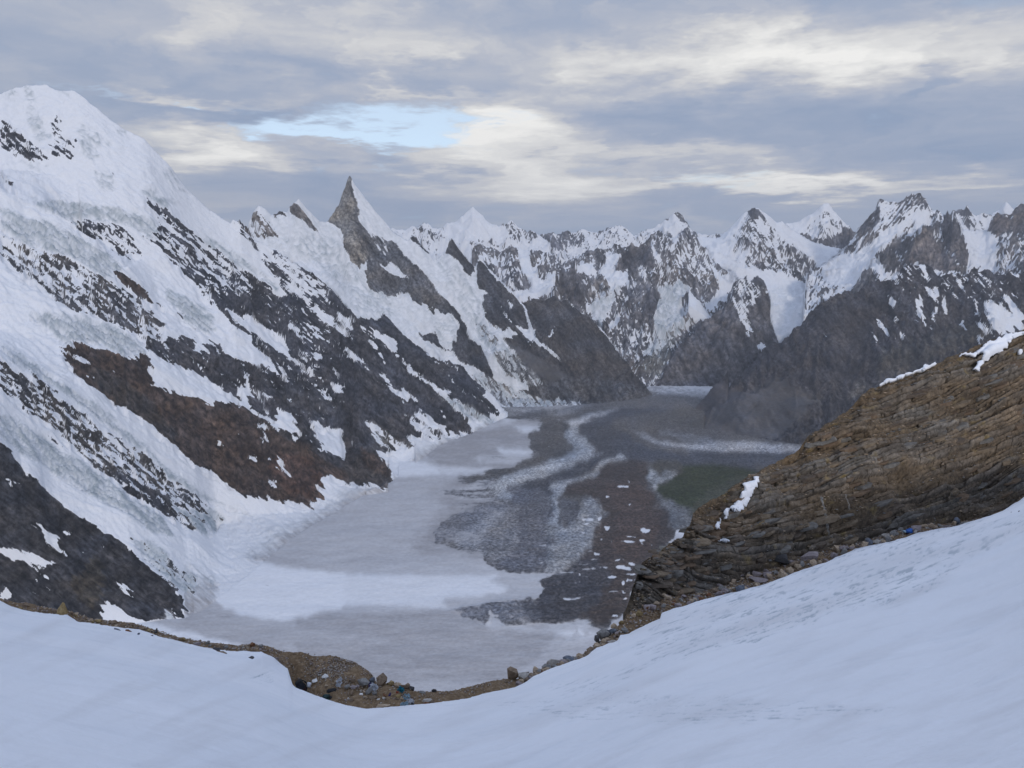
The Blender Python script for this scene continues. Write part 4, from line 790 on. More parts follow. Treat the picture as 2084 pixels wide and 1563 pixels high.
# ------------------------------------------------------------------ valley floor: dirty snow, moraine stripes, ice ribbons, meltwater, meadow
FL = Cover(1.0, (.13, .125, .125), .66)
GR1, GR2, GR3, BRN, RIB = (.062, .063, .070), (.125, .125, .132), (.085, .083, .086), (.060, .048, .043), (.30, .31, .325)
TAN = (.090, .084, .080)
FLOOR_PARTS = [
    # the snow greys gradually towards the debris
    (.85, 'r7', (.19, .185, .185), .95, [420, 1130, 480, 960, 640, 840, 560, 780, 460, 740, 640, 690, 860, 610, 1060, 560, 1120, 470, 1040, 420, 1150, 330, 1300, 900, 1000, 1200, 700, 1120]),
    (.55, 'r7', (.17, .165, .165), .85, [560, 1070, 600, 960, 760, 860, 700, 780, 640, 745, 780, 660, 960, 610, 1120, 560, 1160, 500, 1090, 440, 1200, 360, 1300, 900, 1000, 1200, 800, 1110]),
    (.50, 'r7', (.15, .147, .147), .95, [700, 730, 640, 690, 780, 600, 900, 540, 1020, 480, 1000, 420, 1060, 330, 1200, 300, 1300, 500, 1100, 700, 900, 800]),
    # the whole debris-covered tongue
    (.02, 'r7', TAN, None, [1000, 250, 1300, 235, 1700, 215, 2084, 190, 2600, 300, 3400, 400, 3400, 1000, 2000, 1000, 1930, 1100, 1800, 1250, 1700, 1450, 1600, 1600, 1480, 1563, 1340, 1563, 1220, 1540, 1130, 1460, 1100, 1400, 1210, 1380, 1170, 1290, 1330, 1240, 1200, 1242,
                       990, 1230, 860, 1180, 850, 1130, 640, 1060, 650, 980, 850, 880, 1000, 830, 860, 740, 700, 730, 800, 620, 1000, 600, 1150, 545, 1180, 510, 1140, 450, 1090, 400, 1210, 370, 1190, 310, 1080, 300]),
    None,
    (.45, 'r7', GR3, .6, [500, 740, 700, 720, 860, 660, 1000, 620, 900, 730, 980, 800, 800, 790, 600, 770]),
    (.35, 'r7', (.15, .15, .155), None, [760, 420, 860, 395, 1060, 385, 1080, 430, 1060, 470, 980, 480, 860, 440]),
    (.05, 'r7', (.08, .079, .08), None, [960, 300, 1150, 260, 1350, 240, 1560, 220, 1400, 245, 1200, 280, 1050, 315]),
    (.02, 'r7', TAN, None, [1190, 310, 1460, 262, 1660, 235, 1350, 322, 1340, 400, 1410, 470, 1350, 515, 1200, 575, 1000, 650, 880, 665, 800, 622, 1000, 600, 1150, 545, 1180, 505, 1100, 440, 1095, 400, 1210, 370]),
    (.02, 'r7', GR1, None, [1680, 240, 1900, 205, 2084, 195, 2000, 240, 1700, 300, 1620, 320, 1650, 360, 1740, 430, 1850, 490, 2084, 520, 2500, 560, 2500, 640, 2084, 590, 1900, 570, 1720, 552, 1640, 540, 1530, 560, 1480, 612, 1250, 700, 1220, 745, 1000, 805, 985, 720, 1300, 622, 1500, 542, 1545, 485, 1400, 390, 1400, 330]),
    (.02, 'r7', TAN, None, [1620, 320, 1700, 295, 1900, 260, 2084, 240, 2084, 350, 1740, 370, 1850, 440, 2084, 470, 2084, 520, 1850, 490, 1740, 430, 1650, 360]),
    (.02, 'r7', (.075, .07, .065), None, [1950, 210, 2084, 190, 2500, 200, 2500, 400, 2084, 360, 1960, 320]),
    # grey ice and rubble where the tongue bends away at the far end
    (.02, 'r7', (.105, .10, .10), None, [1180, 205, 1560, 212, 1900, 165, 2084, 150, 2700, 150, 2700, 240, 2084, 240, 1700, 240, 1350, 245]),
    (.02, 'r7', (.10, .097, .097), None, [1300, 195, 1560, 190, 1900, 140, 2084, 130, 2700, 120, 2700, 220, 2084, 220, 1600, 225]),
    (.35, 'r7', (.19, .19, .195), .7, [760, 60, 900, 90, 1060, 150, 1300, 200, 1560, 214, 1400, 240, 1150, 262, 960, 300, 880, 250]),
    # ice ribbons between the stripes
    (.10, 'r7', RIB, None, [1330, 322, 1500, 278, 1672, 235, 1600, 268, 1420, 318, 1375, 345, 1390, 395, 1480, 432, 1535, 485, 1530, 515, 1480, 550, 1300, 618, 1100, 690, 990, 720, 985, 800, 870, 745, 850, 712, 1000, 640, 1200, 582, 1360, 520, 1420, 472, 1350, 420, 1345, 350]),
    (.30, 'r7', (.36, .36, .37), None, [1345, 335, 1460, 295, 1670, 240, 1540, 290, 1390, 345, 1365, 355]),
    (.30, 'r7', (.33, .33, .34), None, [1190, 275, 1330, 258, 1460, 252, 1330, 272]),
    (.08, 'r7', (.27, .28, .295), None, [1640, 540, 1680, 512, 1725, 545, 1640, 552, 1570, 595, 1500, 650, 1350, 698, 1335, 745, 1300, 800, 1310, 900, 1345, 985, 1330, 1010, 1290, 930, 1240, 1000, 1250, 880, 1280, 850, 1225, 740, 1240, 705, 1400, 668, 1490, 630, 1540, 562]),
    (.04, 'r7', (.115, .115, .125), None, [985, 720, 1220, 745, 1280, 850, 1250, 900, 1240, 1100, 1200, 1240, 990, 1230, 860, 1180, 850, 1130, 640, 1060, 650, 980, 850, 880, 1000, 835]),
    (.35, 'r7', (.22, .22, .23), .8, [640, 1060, 650, 980, 850, 880, 1000, 835, 990, 900, 860, 1000, 850, 1130, 760, 1110]),
    (.12, 'r7', (.16, .16, .168), None, [990, 835, 1060, 820, 1060, 1000, 1000, 1160, 900, 1180, 850, 1130, 860, 1000]),
    (.25, 'r7', (.15, .15, .16), None, [640, 900, 760, 850, 900, 800, 990, 830, 850, 900, 700, 1000, 560, 1060, 540, 1000]),
    (.08, 'r7', (.20, .205, .215), None, [1250, 900, 1330, 1010, 1440, 800, 1500, 770, 1560, 850, 1565, 930, 1530, 1050, 1440, 1150, 1360, 1200, 1330, 1240, 1210, 1235, 1240, 1100]),
    (.02, 'r7', (.095, .095, .102), None, [1300, 780, 1400, 800, 1420, 900, 1360, 960, 1320, 900]),
    (.02, 'r7', BRN, None, [1560, 600, 1720, 552, 1800, 560, 1840, 620, 1830, 750, 1900, 800, 1960, 900, 2010, 980, 1930, 1100, 1800, 1250, 1700, 1450, 1600, 1563, 1480, 1563, 1480, 1510, 1350, 1563, 1220, 1540, 1130, 1460, 1210, 1380, 1170, 1290, 1330, 1240, 1440, 1150, 1550, 1000, 1565, 850, 1500, 765, 1350, 760, 1350, 715, 1500, 660]),
    (.02, 'r7', (.056, .054, .058), None, [1170, 1290, 1330, 1240, 1440, 1150, 1560, 1160, 1620, 1250, 1560, 1400, 1400, 1540, 1220, 1540, 1130, 1460, 1210, 1380]),
    (.02, 'r7', (.070, .052, .045), None, [1600, 700, 1800, 700, 1900, 860, 1900, 1050, 1760, 1180, 1640, 1120, 1660, 900]),
    (.10, 'r7', (.15, .15, .16), None, [620, 1460, 900, 1420, 1130, 1382, 1150, 1440, 1190, 1500, 1240, 1543, 1100, 1555, 900, 1563, 780, 1530]),
    (.04, 'r7', (.085, .085, .092), None, [1040, 1410, 1130, 1382, 1190, 1500, 1240, 1543, 1150, 1540, 1080, 1480]),
    (1.0, 'r7', None, .92, [760, 390, 1090, 320, 1200, 368, 1090, 400, 1100, 440, 1160, 490, 1010, 590, 760, 640, 560, 560, 480, 490]),
    (1.0, 'r7', None, .60, [-300, 1200, 600, 1190, 850, 1185, 990, 1232, 1200, 1243, 1330, 1240, 1170, 1290, 1210, 1380, 1130, 1382, 900, 1420, 620, 1458, 0, 1500]),
    (1.0, 'r7', None, .84, [-300, 1500, 620, 1462, 770, 1520, 900, 1560, 1100, 1552, 1240, 1543, 1300, 1640, 1000, 1900, -300, 1900]),
    # clean late snow on the near flat
    (1.0, 'r7', None, .13, [-300, 1240, 0, 1245, 500, 1255, 955, 1248, 880, 1298, 1035, 1330, 850, 1378, 580, 1395, 600, 1452, 300, 1440, 0, 1432, -300, 1430]),
    (1.0, 'r7', None, .10, [40, 455, 200, 470, 330, 500, 400, 520, 380, 550, 560, 590, 580, 640, 430, 650, 300, 655, 270, 590, 200, 520, 90, 500]),
    (1.0, 'r7', None, .30, [560, 590, 780, 600, 940, 605, 780, 640, 600, 650]),
    (1.0, 'r7', None, .15, [740, 650, 870, 650, 780, 660]), (1.0, 'r7', None, .15, [890, 290, 1080, 315, 980, 325]),
    (1.0, 'r7', None, .2, [900, 480, 1140, 495, 1150, 515, 960, 520]), (1.0, 'r7', None, .2, [760, 555, 1000, 560, 1120, 566, 900, 572]),
    (.5, 'r7', (.14, .14, .14), .6, [840, 525, 1060, 515, 1140, 525, 1120, 555, 980, 550, 800, 545]),
    (1.0, 'r7', None, .25, [1050, 350, 1190, 350, 1215, 368, 1100, 395, 1060, 385]),
    (1.0, 'r7', None, .15, [1280, 1563, 1400, 1530, 1470, 1510, 1482, 1540, 1440, 1563, 1480, 1620, 1400, 1640, 1300, 1600]),
    (.75, 'z3', (.17, .165, .165), .55, [0, 340, 120, 520, 300, 490, 420, 545, 560, 500, 820, 445, 830, 490, 740, 540, 760, 600, 830, 640, 740, 690, 650, 660, 700, 560, 420, 570, 0, 540]),
    (1.0, 'r3', None, .75, [1100, 640, 1160, 500, 1300, 560, 1480, 640, 1700, 690, 2084, 700, 2400, 760, 2084, 800, 1700, 760, 1500, 780, 1300, 760, 1180, 710]),
    (1.0, 'r3', None, .80, [1380, 190, 1600, 210, 1800, 270, 2084, 330, 1800, 300, 1560, 260]),
    (1.0, 'r3', None, .05, [600, 515, 700, 540, 800, 600, 960, 665, 1200, 720, 1500, 790, 1300, 790, 1000, 720, 700, 690, 600, 700]),
    (1.0, 'r3', None, .05, [1000, 130, 1400, 230, 1700, 310, 2084, 350, 2084, 560, 1700, 640, 1480, 600, 1300, 520, 1300, 400, 1200, 300, 1100, 230]),
    # far glacier band and the side stream of ice on the right
    (.55, 'r8', (.34, .34, .35), .35, [275, 240, 400, 248, 640, 262, 800, 270, 800, 290, 560, 296, 400, 290, 320, 286]),
    (.15, 'r8', (.30, .30, .31), None, [210, 462, 290, 492, 400, 520, 500, 530, 620, 512, 760, 518, 900, 530, 1000, 540, 1100, 560, 980, 566, 800, 566, 620, 560, 480, 552, 360, 532, 270, 505]),
    (.02, 'r8', (.15, .15, .155), None, [330, 455, 420, 475, 520, 490, 600, 512, 500, 528, 420, 505, 350, 480]),
    (.02, 'r8', (.060, .062, .070), None, [480, 560, 800, 568, 1000, 560, 900, 640, 700, 620, 500, 600]),
    # meadow, gravel flats and braided stream
    (.02, 'r8', (.060, .055, .046), None, [280, 640, 320, 610, 420, 600, 460, 630, 400, 700, 330, 720, 280, 700]),
    (.02, 'r8', (.030, .036, .018), None, [460, 630, 560, 622, 680, 632, 800, 655, 900, 660, 700, 900, 560, 830, 500, 850, 430, 822, 360, 780, 300, 748, 400, 690]),
    (.02, 'r8', (.050, .052, .034), None, [560, 760, 700, 690, 760, 680, 700, 900, 520, 880, 470, 850]),
    (.05, 'r8', (.125, .128, .132), None, [300, 748, 360, 785, 430, 825, 500, 850, 520, 960, 470, 980, 430, 940, 400, 930, 380, 880, 340, 820]),
    (.95, 'r8', None, .3, [415, 935, 470, 945, 465, 985, 430, 970]),
]
for part in FLOOR_PARTS:
    if part is None:
        FL.blur(22)         # the edge of the debris is a broad fade
    else:
        FL.poly(part[1], part[0], part[4], rock=part[2], ice=part[3])
for p in [[285, 640, 300, 665, 292, 700, 315, 720, 300, 740, 268, 752, 268, 746, 292, 736, 304, 722, 284, 702, 292, 670, 278, 642], [300, 660, 340, 690, 400, 668, 404, 674, 345, 698, 318, 735, 300, 745, 330, 700, 298, 668],
          [345, 690, 370, 690, 400, 690, 370, 697], [290, 650, 330, 655, 325, 690, 300, 700], [350, 676, 372, 660, 400, 664, 376, 668]]:
    FL.poly('r8', .5, p, rock=(.33, .34, .35))
FL.blur(5)
# old snow patches lying on the moraine
PATCH = [(1720, 680, 34, 9, .8), (1689, 715, 22, 8, 0), (1745, 744, 22, 8, .2), (1615, 780, 32, 12, -.2), (1720, 820, 28, 8, 0), (1713, 890, 32, 8, 0), (1470, 915, 50, 12, 0), (1550, 912, 30, 20, .6), (1460, 940, 26, 9, 0), (1596, 965, 18, 26, 0),
         (1450, 993, 28, 8, 0), (1812, 983, 66, 26, 0), (1745, 1020, 62, 11, .15), (1560, 1038, 20, 9, 0), (1640, 1050, 26, 9, .2), (1730, 1053, 48, 14, .1), (1812, 1044, 40, 15, 0), (1808, 1066, 32, 6, 0), (1861, 1066, 12, 22, -.5), (1522, 1127, 44, 13, 0),
         (1871, 1108, 12, 9, 0), (1580, 1205, 32, 9, 0), (1688, 1209, 80, 18, .05), (1757, 1182, 72, 11, .1), (1603, 1265, 76, 19, -.05), (1702, 1296, 48, 22, .3), (1740, 1278, 24, 12, .3), (1722, 1243, 54, 9, .1), (1410, 1250, 16, 9, 0), (1711, 1352, 16, 18, .4),
         (1650, 1348, 44, 7, .05), (1685, 1393, 24, 8, 0), (1640, 1492, 20, 20, 0), (1906, 935, 10, 14, .6), (1888, 890, 8, 16, .6), (1240, 470, 16, 8, 0), (1655, 1160, 20, 9, 0)]
for i, (x, y, rx, ry, t) in enumerate(PATCH):
    random.seed(900 + i)
    pts = []
    for k in range(12):
        q = k / 12 * 6.2832
        e = random.uniform(.75, 1.2)
        ex, ey = .5 * rx * math.cos(q) * e, .62 * ry * math.sin(q) * e
        pts += [x + ex * math.cos(t) - ey * math.sin(t), y + ex * math.sin(t) + ey * math.cos(t)]
    FL.poly('r7', 1.0, pts, ice=.05)
# snow left in long cross crevasses
random.seed(77)
for (x, y, n, wdt) in [(1480, 1072, 1, 120), (1475, 1185, 1, 130), (1480, 1215, 1, 110), (1415, 1292, 1, 120), (1395, 1335, 1, 130), (1415, 1366, 1, 140), (1385, 1396, 1, 150), (1225, 1420, 1, 150), (1300, 1350, 1, 100), (1290, 1310, 1, 120),
                       (1180, 1080, 1, 160), (1180, 1180, 1, 150), (1350, 1235, 1, 110), (1490, 1110, 1, 90), (1500, 1160, 1, 110), (1450, 1260, 1, 90), (1330, 1395, 1, 120), (1480, 1330, 1, 80), (1450, 1430, 1, 120), (1330, 1440, 1, 90), (1110, 1000, 1, 130), (1060, 1150, 1, 100)]:
    a = random.uniform(-.14, .06)
    c, s_ = math.cos(a), math.sin(a)
    h = random.uniform(3.5, 5.5)
    w2 = wdt / 2
    pts = []
    for (ex, ey) in [(-w2, 0), (-w2 * .4, -h * .5), (w2 * .3, -h * .6), (w2, 0), (w2 * .4, h * .5), (-w2 * .3, h * .6)]:
        pts += [x + ex * c - ey * s_, y + ex * s_ + ey * c]
    FL.poly('r7', .85, pts, ice=.1)
FL.blur(1)

# ------------------------------------------------------------------ build: one continuous landscape, cut into one object per mountain
NR = 840
A_COL = np.concatenate([np.linspace(-1.2, -.74, 56)[:-1], np.linspace(-.74, .74, 1030), np.linspace(.74, 1.2, 56)[1:]])
NC = A_COL.size


def fade_in(k, L_, a, reach=.055):
    """where an inner line has just ended, let its height die away over a short distance"""
    extra = []
    for (la_, ly, lz) in L_[:-1]:
        for e, nb_ in ((0, 1), (-1, -2)):
            d_ = (la_[0] - a) if e == 0 else (a - la_[-1])
            if 0 < d_ < reach:
                ks = sorted(k)
                ys, zs = [q[0] for q in ks], [q[1] for q in ks]
                Ye = ly[e]
                if ys[0] < Ye < ys[-1] - 10:
                    w_ = d_ / reach
                    w_ = 1 - w_ * w_ * (3 - 2 * w_)
                    key = (id(la_), e)
                    if key not in FADE:
                        FADE[key] = lz[e] - np.interp(Ye, ys, zs)
                    extra.append((Ye, np.interp(Ye, ys, zs) + FADE[key] * w_))
    return k[:-1] + extra + k[-1:]


FADE = {}


def loft(mt, cols):
    """per column: knots (Y, z) of the surface, or None where the mountain does not reach"""
    L_ = []
    FADE.clear()
    for ln in mt['lines']:
        ax, ay, az_ = [], [], []
        for (px, py, Yd) in ln:
            if Yd is None:
                Yd = float(floor_Y(py))
            x, y, z = unproj(px, py, Yd)
            ax.append(float(x / y))
            ay.append(float(Yd))
            az_.append(float(z))
        if ln[0][0] <= -300:            # lines that leave the picture go on beyond it
            ax.insert(0, -1.6)
            ay.insert(0, ay[0])
            az_.insert(0, az_[0])
        if ln[-1][0] >= 2290:
            ax.append(1.6)
            ay.append(ay[-1])
            az_.append(az_[-1])
        L_.append((np.array(ax), np.array(ay), np.array(az_)))
    la = L_[-1][0]
    out = []
    dcol = cols[len(cols) // 2 + 1] - cols[len(cols) // 2]
    per = []
    for n_, (a_, y_, z_) in enumerate(L_):
        yy, zz_ = np.interp(cols, a_, y_, left=np.nan, right=np.nan), np.interp(cols, a_, z_)
        ok = np.nonzero(~np.isnan(yy))[0]
        ys_, zs_ = yy.copy(), zz_.copy()
        if ok.size > 3:
            half = min(int(.020 / dcol), ok.size // 2)          # the body of the mountain follows a smoothed line, the crest itself the sharp one
            k_ = np.hanning(2 * half + 3)[1:-1]
            k_ /= k_.sum()
            for arr in (ys_, zs_):
                v_ = arr[ok]
                pad = np.concatenate([2 * v_[0] - v_[half:0:-1], v_, 2 * v_[-1] - v_[-2:-half - 2:-1]])
                arr[ok] = np.convolve(pad, k_, 'valid')
        per.append((yy, zz_, ys_, zs_))
    for c, a in enumerate(cols):
        if a < la[0] or a > la[-1]:
            out.append(None)
            continue
        k = [(p[2][c], p[3][c]) for p in per if not np.isnan(p[0][c])]
        dl = [(p[0][c], p[1][c] - p[3][c]) for p in per if not np.isnan(p[0][c])]
        k = fade_in(k, L_, a)
        yl, zl = k[-1]
        ks = [q for q in k[:-1] if q[0] < yl - 5] + [(yl, zl)]
        ks.sort()
        ys, zs = [q[0] for q in ks], [q[1] for q in ks]
        y0, z0 = ys[0], zs[0]
        out.append((np.array([y0 - 3000] + ys + [yl + 6000]), np.array([z0 - 3000 * mt['front']] + zs + [zl - 6000 * mt['back']]), y0, yl, dl))
    return out


LOFTS = [loft(mt, A_COL) for mt in MTS]


def base_height(Yg):
    """Yg (rows, cols) -> z, winning mountain (0 = floor), place between foot and crest"""
    z = floor_z(Yg).astype(np.float32)
    win = np.zeros(Yg.shape, np.int8)
    tt = np.zeros(Yg.shape, np.float32)
    for i, lf in enumerate(LOFTS):
        for c, kn in enumerate(lf):
            if kn is None:
                continue
            zc = np.interp(Yg[:, c], kn[0], kn[1])
            for (yj, dj) in kn[4]:
                if abs(dj) > 1.0:
                    zc = zc + dj * np.exp(-np.abs(Yg[:, c] - yj) / (.016 * yj))
            up = zc > z[:, c]
            z[up, c] = zc[up]
            win[up, c] = i + 1
            tt[up, c] = ((Yg[up, c] - kn[2]) / max(kn[3] - kn[2], 1.0))
    return z, win, tt


Y0, Y1 = 1180.0, 15500.0
Yc = np.geomspace(Y0, Y1, 1300)[:, None] * np.ones((1, NC))
zc, _, _ = base_height(Yc)
tv = zc / Yc
run = np.maximum.accumulate(tv, 0)
inc = np.diff(run, axis=0) * FPX
hid = np.diff(np.log(Yc), axis=0)
wgt = inc + hid * 28.0 + .004
for _ in range(3):      # even the row spacing out across neighbouring columns
    wgt[:, 1:-1] = (wgt[:, :-2] + wgt[:, 1:-1] * 2 + wgt[:, 2:]) / 4
cum = np.vstack([np.zeros((1, NC)), np.cumsum(wgt, 0)])
YG = np.empty((NR, NC))
lin = np.linspace(0, 1, NR)
for c in range(NC):
    YG[:, c] = np.interp(lin * cum[-1, c], cum[:, c], Yc[:, c])
ZG, WIN, TT = base_height(YG)
XG = YG * A_COL[None, :]

wn = WIN.astype(np.int32)
par = np.array([[.10, 300., 0.0, 1.0, .8]] + [[m['amp'], m['wl'], m['angle'], m['grain'], m['rel']] for m in MTS], np.float32)
covers = [FL] + [m['cover'] for m in MTS]


def sample_covers(px, py):
    S = np.empty((px.size, 5), np.float32)
    f = wn.ravel()
    for i, cvr in enumerate(covers):
        k = np.nonzero(f == i)[0]
        if k.size:
            S[k] = cvr.sample(px[k], py[k])
    return S


PXG, PYG = proj(XG, YG, ZG)
_s = sample_covers(PXG.ravel(), PYG.ravel())
S0, I0 = _s[:, 0].reshape(ZG.shape), _s[:, 4].reshape(ZG.shape)
ampG, wlG = par[wn, 0], par[wn, 1]
dsc = (YG / 5000.0) ** .7                      # coarser forms on the farther, larger mountains
Lw = wlG * dsc
wx = noise2(XG / 600, YG / 600, 3, 3) * 60
wy = noise2(XG / 600 + 40, YG / 600, 3, 4) * 60
rid = noise2((XG + wx) / 420, (YG + wy) / 420, 7, 1, ridged=True, gain=.62)
sc2 = (XG / YG * 5000 + wx * .8)
flu = noise2(sc2 / 95, (YG + wy) / 520, 4, 2, ridged=True)
fine = noise2(XG / 46, YG / 46, 4, 6)
angG = par[wn, 2]
u0, v0 = PXG * np.cos(angG) + PYG * np.sin(angG), -PXG * np.sin(angG) + PYG * np.cos(angG)
grG = par[wn, 3]
ribs = noise2(u0 / 75 / grG, v0 / 17 / grG, 5, 23, ridged=True, gain=.6)      # ribs and gullies along the lie of the rock
tcl = np.clip(TT, 0, 1)
env = .22 + .78 * np.sqrt(np.clip(4 * tcl * (1 - tcl), 0, 1))
env = np.where(TT > 1, .3, env)
rough = (1 - .50 * np.clip(S0 - .3, 0, .7) / .7) * (1 - .75 * np.clip(-S0 / .4, 0, 1))
disp = (rid - .40) * 145 + (flu - .4) * 60 * (1 - .75 * np.clip(S0 - .4, 0, .5) / .5) + fine * 17
isM = wn > 0
disp2 = (ribs - .38) * YG / FPX * 15 * grG * (1 - .6 * np.clip(S0 - .3, 0, .6) / .6) * (1 - .8 * np.clip(-S0 / .4, 0, 1))
ZG2 = ZG + np.where(isM, (disp * ampG * rough * np.minimum(dsc, 1.25) + disp2) * env, 0)
# ice bulges and broken seracs on the snowy flanks
ser = .5 * noise2(XG / 60, YG / 45, 4, 21, ridged=True) + .5 * noise2(PXG / 13, PYG / 8, 4, 22, ridged=True)
ZG2 += np.where(isM, (ser - .4) * (5 + 44 * np.clip(I0, 0, .7)) * env * np.clip(S0, .2, 1), 0)
# the floor: low swells and crevasse ridges
lum = _s[:, 1:4].mean(1).reshape(ZG.shape)
deb = np.clip(1 - S0 * 1.6, 0, 1)                       # debris and bare ice stand in ridges and hummocks, snow lies smooth
fw = noise2(XG / 240, YG / 240, 4, 8) * 5 + noise2(XG / 60, YG / 30, 5, 9, ridged=True, gain=.6) * (1.0 + 7 * deb) + noise2(XG / 14, YG / 14, 3, 12) * (.3 + 1.2 * deb) + np.clip(lum - .08, 0, .25) * 90 * deb
ZG2 += np.where(isM, 0, fw * np.clip((YG - 1180) / 300, 0, 1))

PX, PY = proj(XG, YG, ZG2)
pxf, pyf = PX.ravel().astype(np.float32), PY.ravel().astype(np.float32)
isf = (wn.ravel() == 0)
angf, grf = par[wn.ravel(), 2], par[wn.ravel(), 3]
ca, sa = np.cos(angf), np.sin(angf)
uu, vv = pxf * ca + pyf * sa, -pxf * sa + pyf * ca
jf = np.where(YG.ravel() > 4900, .45, 1.0)
# edges run out along the lie of the rock, less across it
ja = noise2(uu / 44, vv / 10, 4, 31) * 15 * jf
jc = noise2(uu / 30, vv / 16, 4, 33) * 4 * jf
jx = np.where(isf, noise2(pxf / 34, pyf / 34, 4, 31) * 14, ja * ca - jc * sa)
jy = np.where(isf, noise2(pxf / 34 + 50, pyf / 34, 4, 32) * 2, ja * sa + jc * ca)
S = sample_covers(pxf + jx, pyf + jy)
apr = np.where((wn.ravel() == 1) & (S[:, 0] > .55) & (pxf > 375), np.clip(1 - TT.ravel() / .14, 0, 1), 0)
apr = (apr * apr * (3 - 2 * apr))[:, None]
S = S * (1 - apr) + FL.sample(pxf + jx, pyf + jy) * apr
pink = np.where(isf, 1.0, apr[:, 0])
relf = par[wn.ravel(), 4]
n1 = noise2(uu / 58 / grf, vv / 8.5 / grf, 6, 41, gain=.66)
n2 = np.where(isf, noise2(pxf / 8, pyf / 6, 4, 42, gain=.62), noise2(uu / 16, vv / 4.5, 4, 42, gain=.62))
hollow = -(disp.ravel() / 60.0)
# the floor's own streaks
flow = noise2(pxf / 260, pyf / 120, 3, 53) * 26
st = noise2(pxf / 210, (pyf + flow) / 17.0, 6, 51, gain=.60)
st2 = noise2(pxf / 9, pyf / 3.0, 3, 52)
s1_ = np.clip(S[:, 0], 0, 1)
ln_ = noise2(uu / 80 / grf, vv / 8 / grf, 4, 47, ridged=True, gain=.55)
lnw = np.where(isf, 0, np.clip((s1_ - .05) / .12, 0, 1))
crk = np.where(isf, 0, np.clip((noise2(uu / 52 / grf, vv / 7 / grf, 4, 48, ridged=True, gain=.6) - .45) / .3, 0, 1) * np.clip(1 + 2.5 * S[:, 0], 0, 1))
nsc = np.clip(.18 + 3.3 * s1_ * (1 - s1_), 0, 1)
cov = S[:, 0] + np.where(isf, .26 * st + .10 * st2, nsc * (.42 * relf * n1 + np.where(YG.ravel() > 6500, .18, .34) * n2) + .15 * np.clip(hollow, -1.2, 1.2) * np.clip(S[:, 0] * 5, 0, 1)) + .50 * lnw * np.clip((ln_ - .52) / .25, 0, 1)
rockc = S[:, 1:4] * np.array([1.26, 1.28, 1.32], np.float32) * (1 + np.where(isf, .22 * st + .26 * st2, (.50 * noise2(uu / 60, vv / 12, 6, 44, gain=.68) + .42 * n2) * np.clip(1 + 2 * S[:, 0], .3, 1)))[:, None]
warmv = noise2(pxf / 70, pyf / 45, 4, 45)[:, None] * np.array([[.13, .04, -.09]], np.float32) * np.where(isf, .5, 1.0)[:, None]
rockc = rockc * (1 - .50 * crk)[:, None]
rockc = rockc * (1 + np.where(isf, 0, .42 * noise2(uu / 75, vv / 40, 3, 46)))[:, None]
rockc = np.clip(rockc * (1 + warmv), .01, .6)
ice = np.clip(S[:, 4] * (1 + np.where(isf, .10, .5) * n1) + np.where(isf, .06 * st + .09 * st2, .08 * n2 + 1.1 * (1 - pink) * (ser.ravel() - .33) * np.clip(S[:, 4] * 3, 0, 1)), 0, 1)

VG = np.stack([XG, YG, ZG2], -1)
ATT = dict(pink=pink.reshape(ZG.shape), cover=cov.reshape(ZG.shape), ice=ice.reshape(ZG.shape), rock=rockc.reshape(ZG.shape + (3,)))


def terrain_material(name, bump, wl, dirty=(.34, .395, .43), soft=.05):
    m = bpy.data.materials.new(name)
    m.use_nodes = True
    t = NT(m.node_tree)
    pos = t.new('ShaderNodeNewGeometry').outputs['Position']
    cvr = t.new('ShaderNodeAttribute', attribute_name='cover').outputs['Fac']
    ic = t.new('ShaderNodeAttribute', attribute_name='ice').outputs['Fac']
    rk = t.new('ShaderNodeAttribute', attribute_name='rock').outputs['Color']
    n = t.noise(pos, 1 / wl, 8, .70)
    nb = t.noise(pos, 1 / (wl * .35), 5, .6)
    mask = t.ss(t.m('ADD', cvr, t.m('MULTIPLY', t.m('SUBTRACT', n, .5), .60)), .5 - soft, .5 + soft)
    rockv = t.mix(1.0, rk, t.ramp(nb, [(.28, (.32, .32, .33)), (.5, (1.0, 1.0, 1.0)), (.72, (1.9, 1.88, 1.84))]), 'MULTIPLY')
    rockv = t.mix(t.m('MULTIPLY', t.ss(cvr, 0.0, -.3), .75), rockv, rk)
    pk = t.new('ShaderNodeAttribute', attribute_name='pink').outputs['Fac']
    snow = t.mix(ic, (.82, .84, .88), t.mix(pk, dirty, (.345, .335, .345)))
    snow = t.mix(t.m('MULTIPLY', t.ss(nb, .45, .7), .12), snow, (.58, .61, .66))
    colr = t.mix(mask, rockv, snow)
    b = t.new('ShaderNodeBump')
    b.inputs['Strength'].default_value = 1.0
    t.put(b.inputs['Distance'], t.m('MULTIPLY', t.m('MAXIMUM', t.m('SUBTRACT', t.m('SUBTRACT', 1.30, mask), t.m('MULTIPLY', t.ss(cvr, 0.0, -.35), .95)), .22), bump))
    t.put(b.inputs['Height'], t.m('ADD', n, t.m('MULTIPLY', nb, .45)))
    p = t.new('ShaderNodeBsdfPrincipled')
    t.put(p.inputs['Base Color'], colr)
    p.inputs['Roughness'].default_value = .85
    p.inputs['Specular IOR Level'].default_value = .15
    t.l.new(b.outputs[0], p.inputs['Normal'])
    o = t.new('ShaderNodeOutputMaterial')
    t.l.new(p.outputs[0], o.inputs[0])
    return m


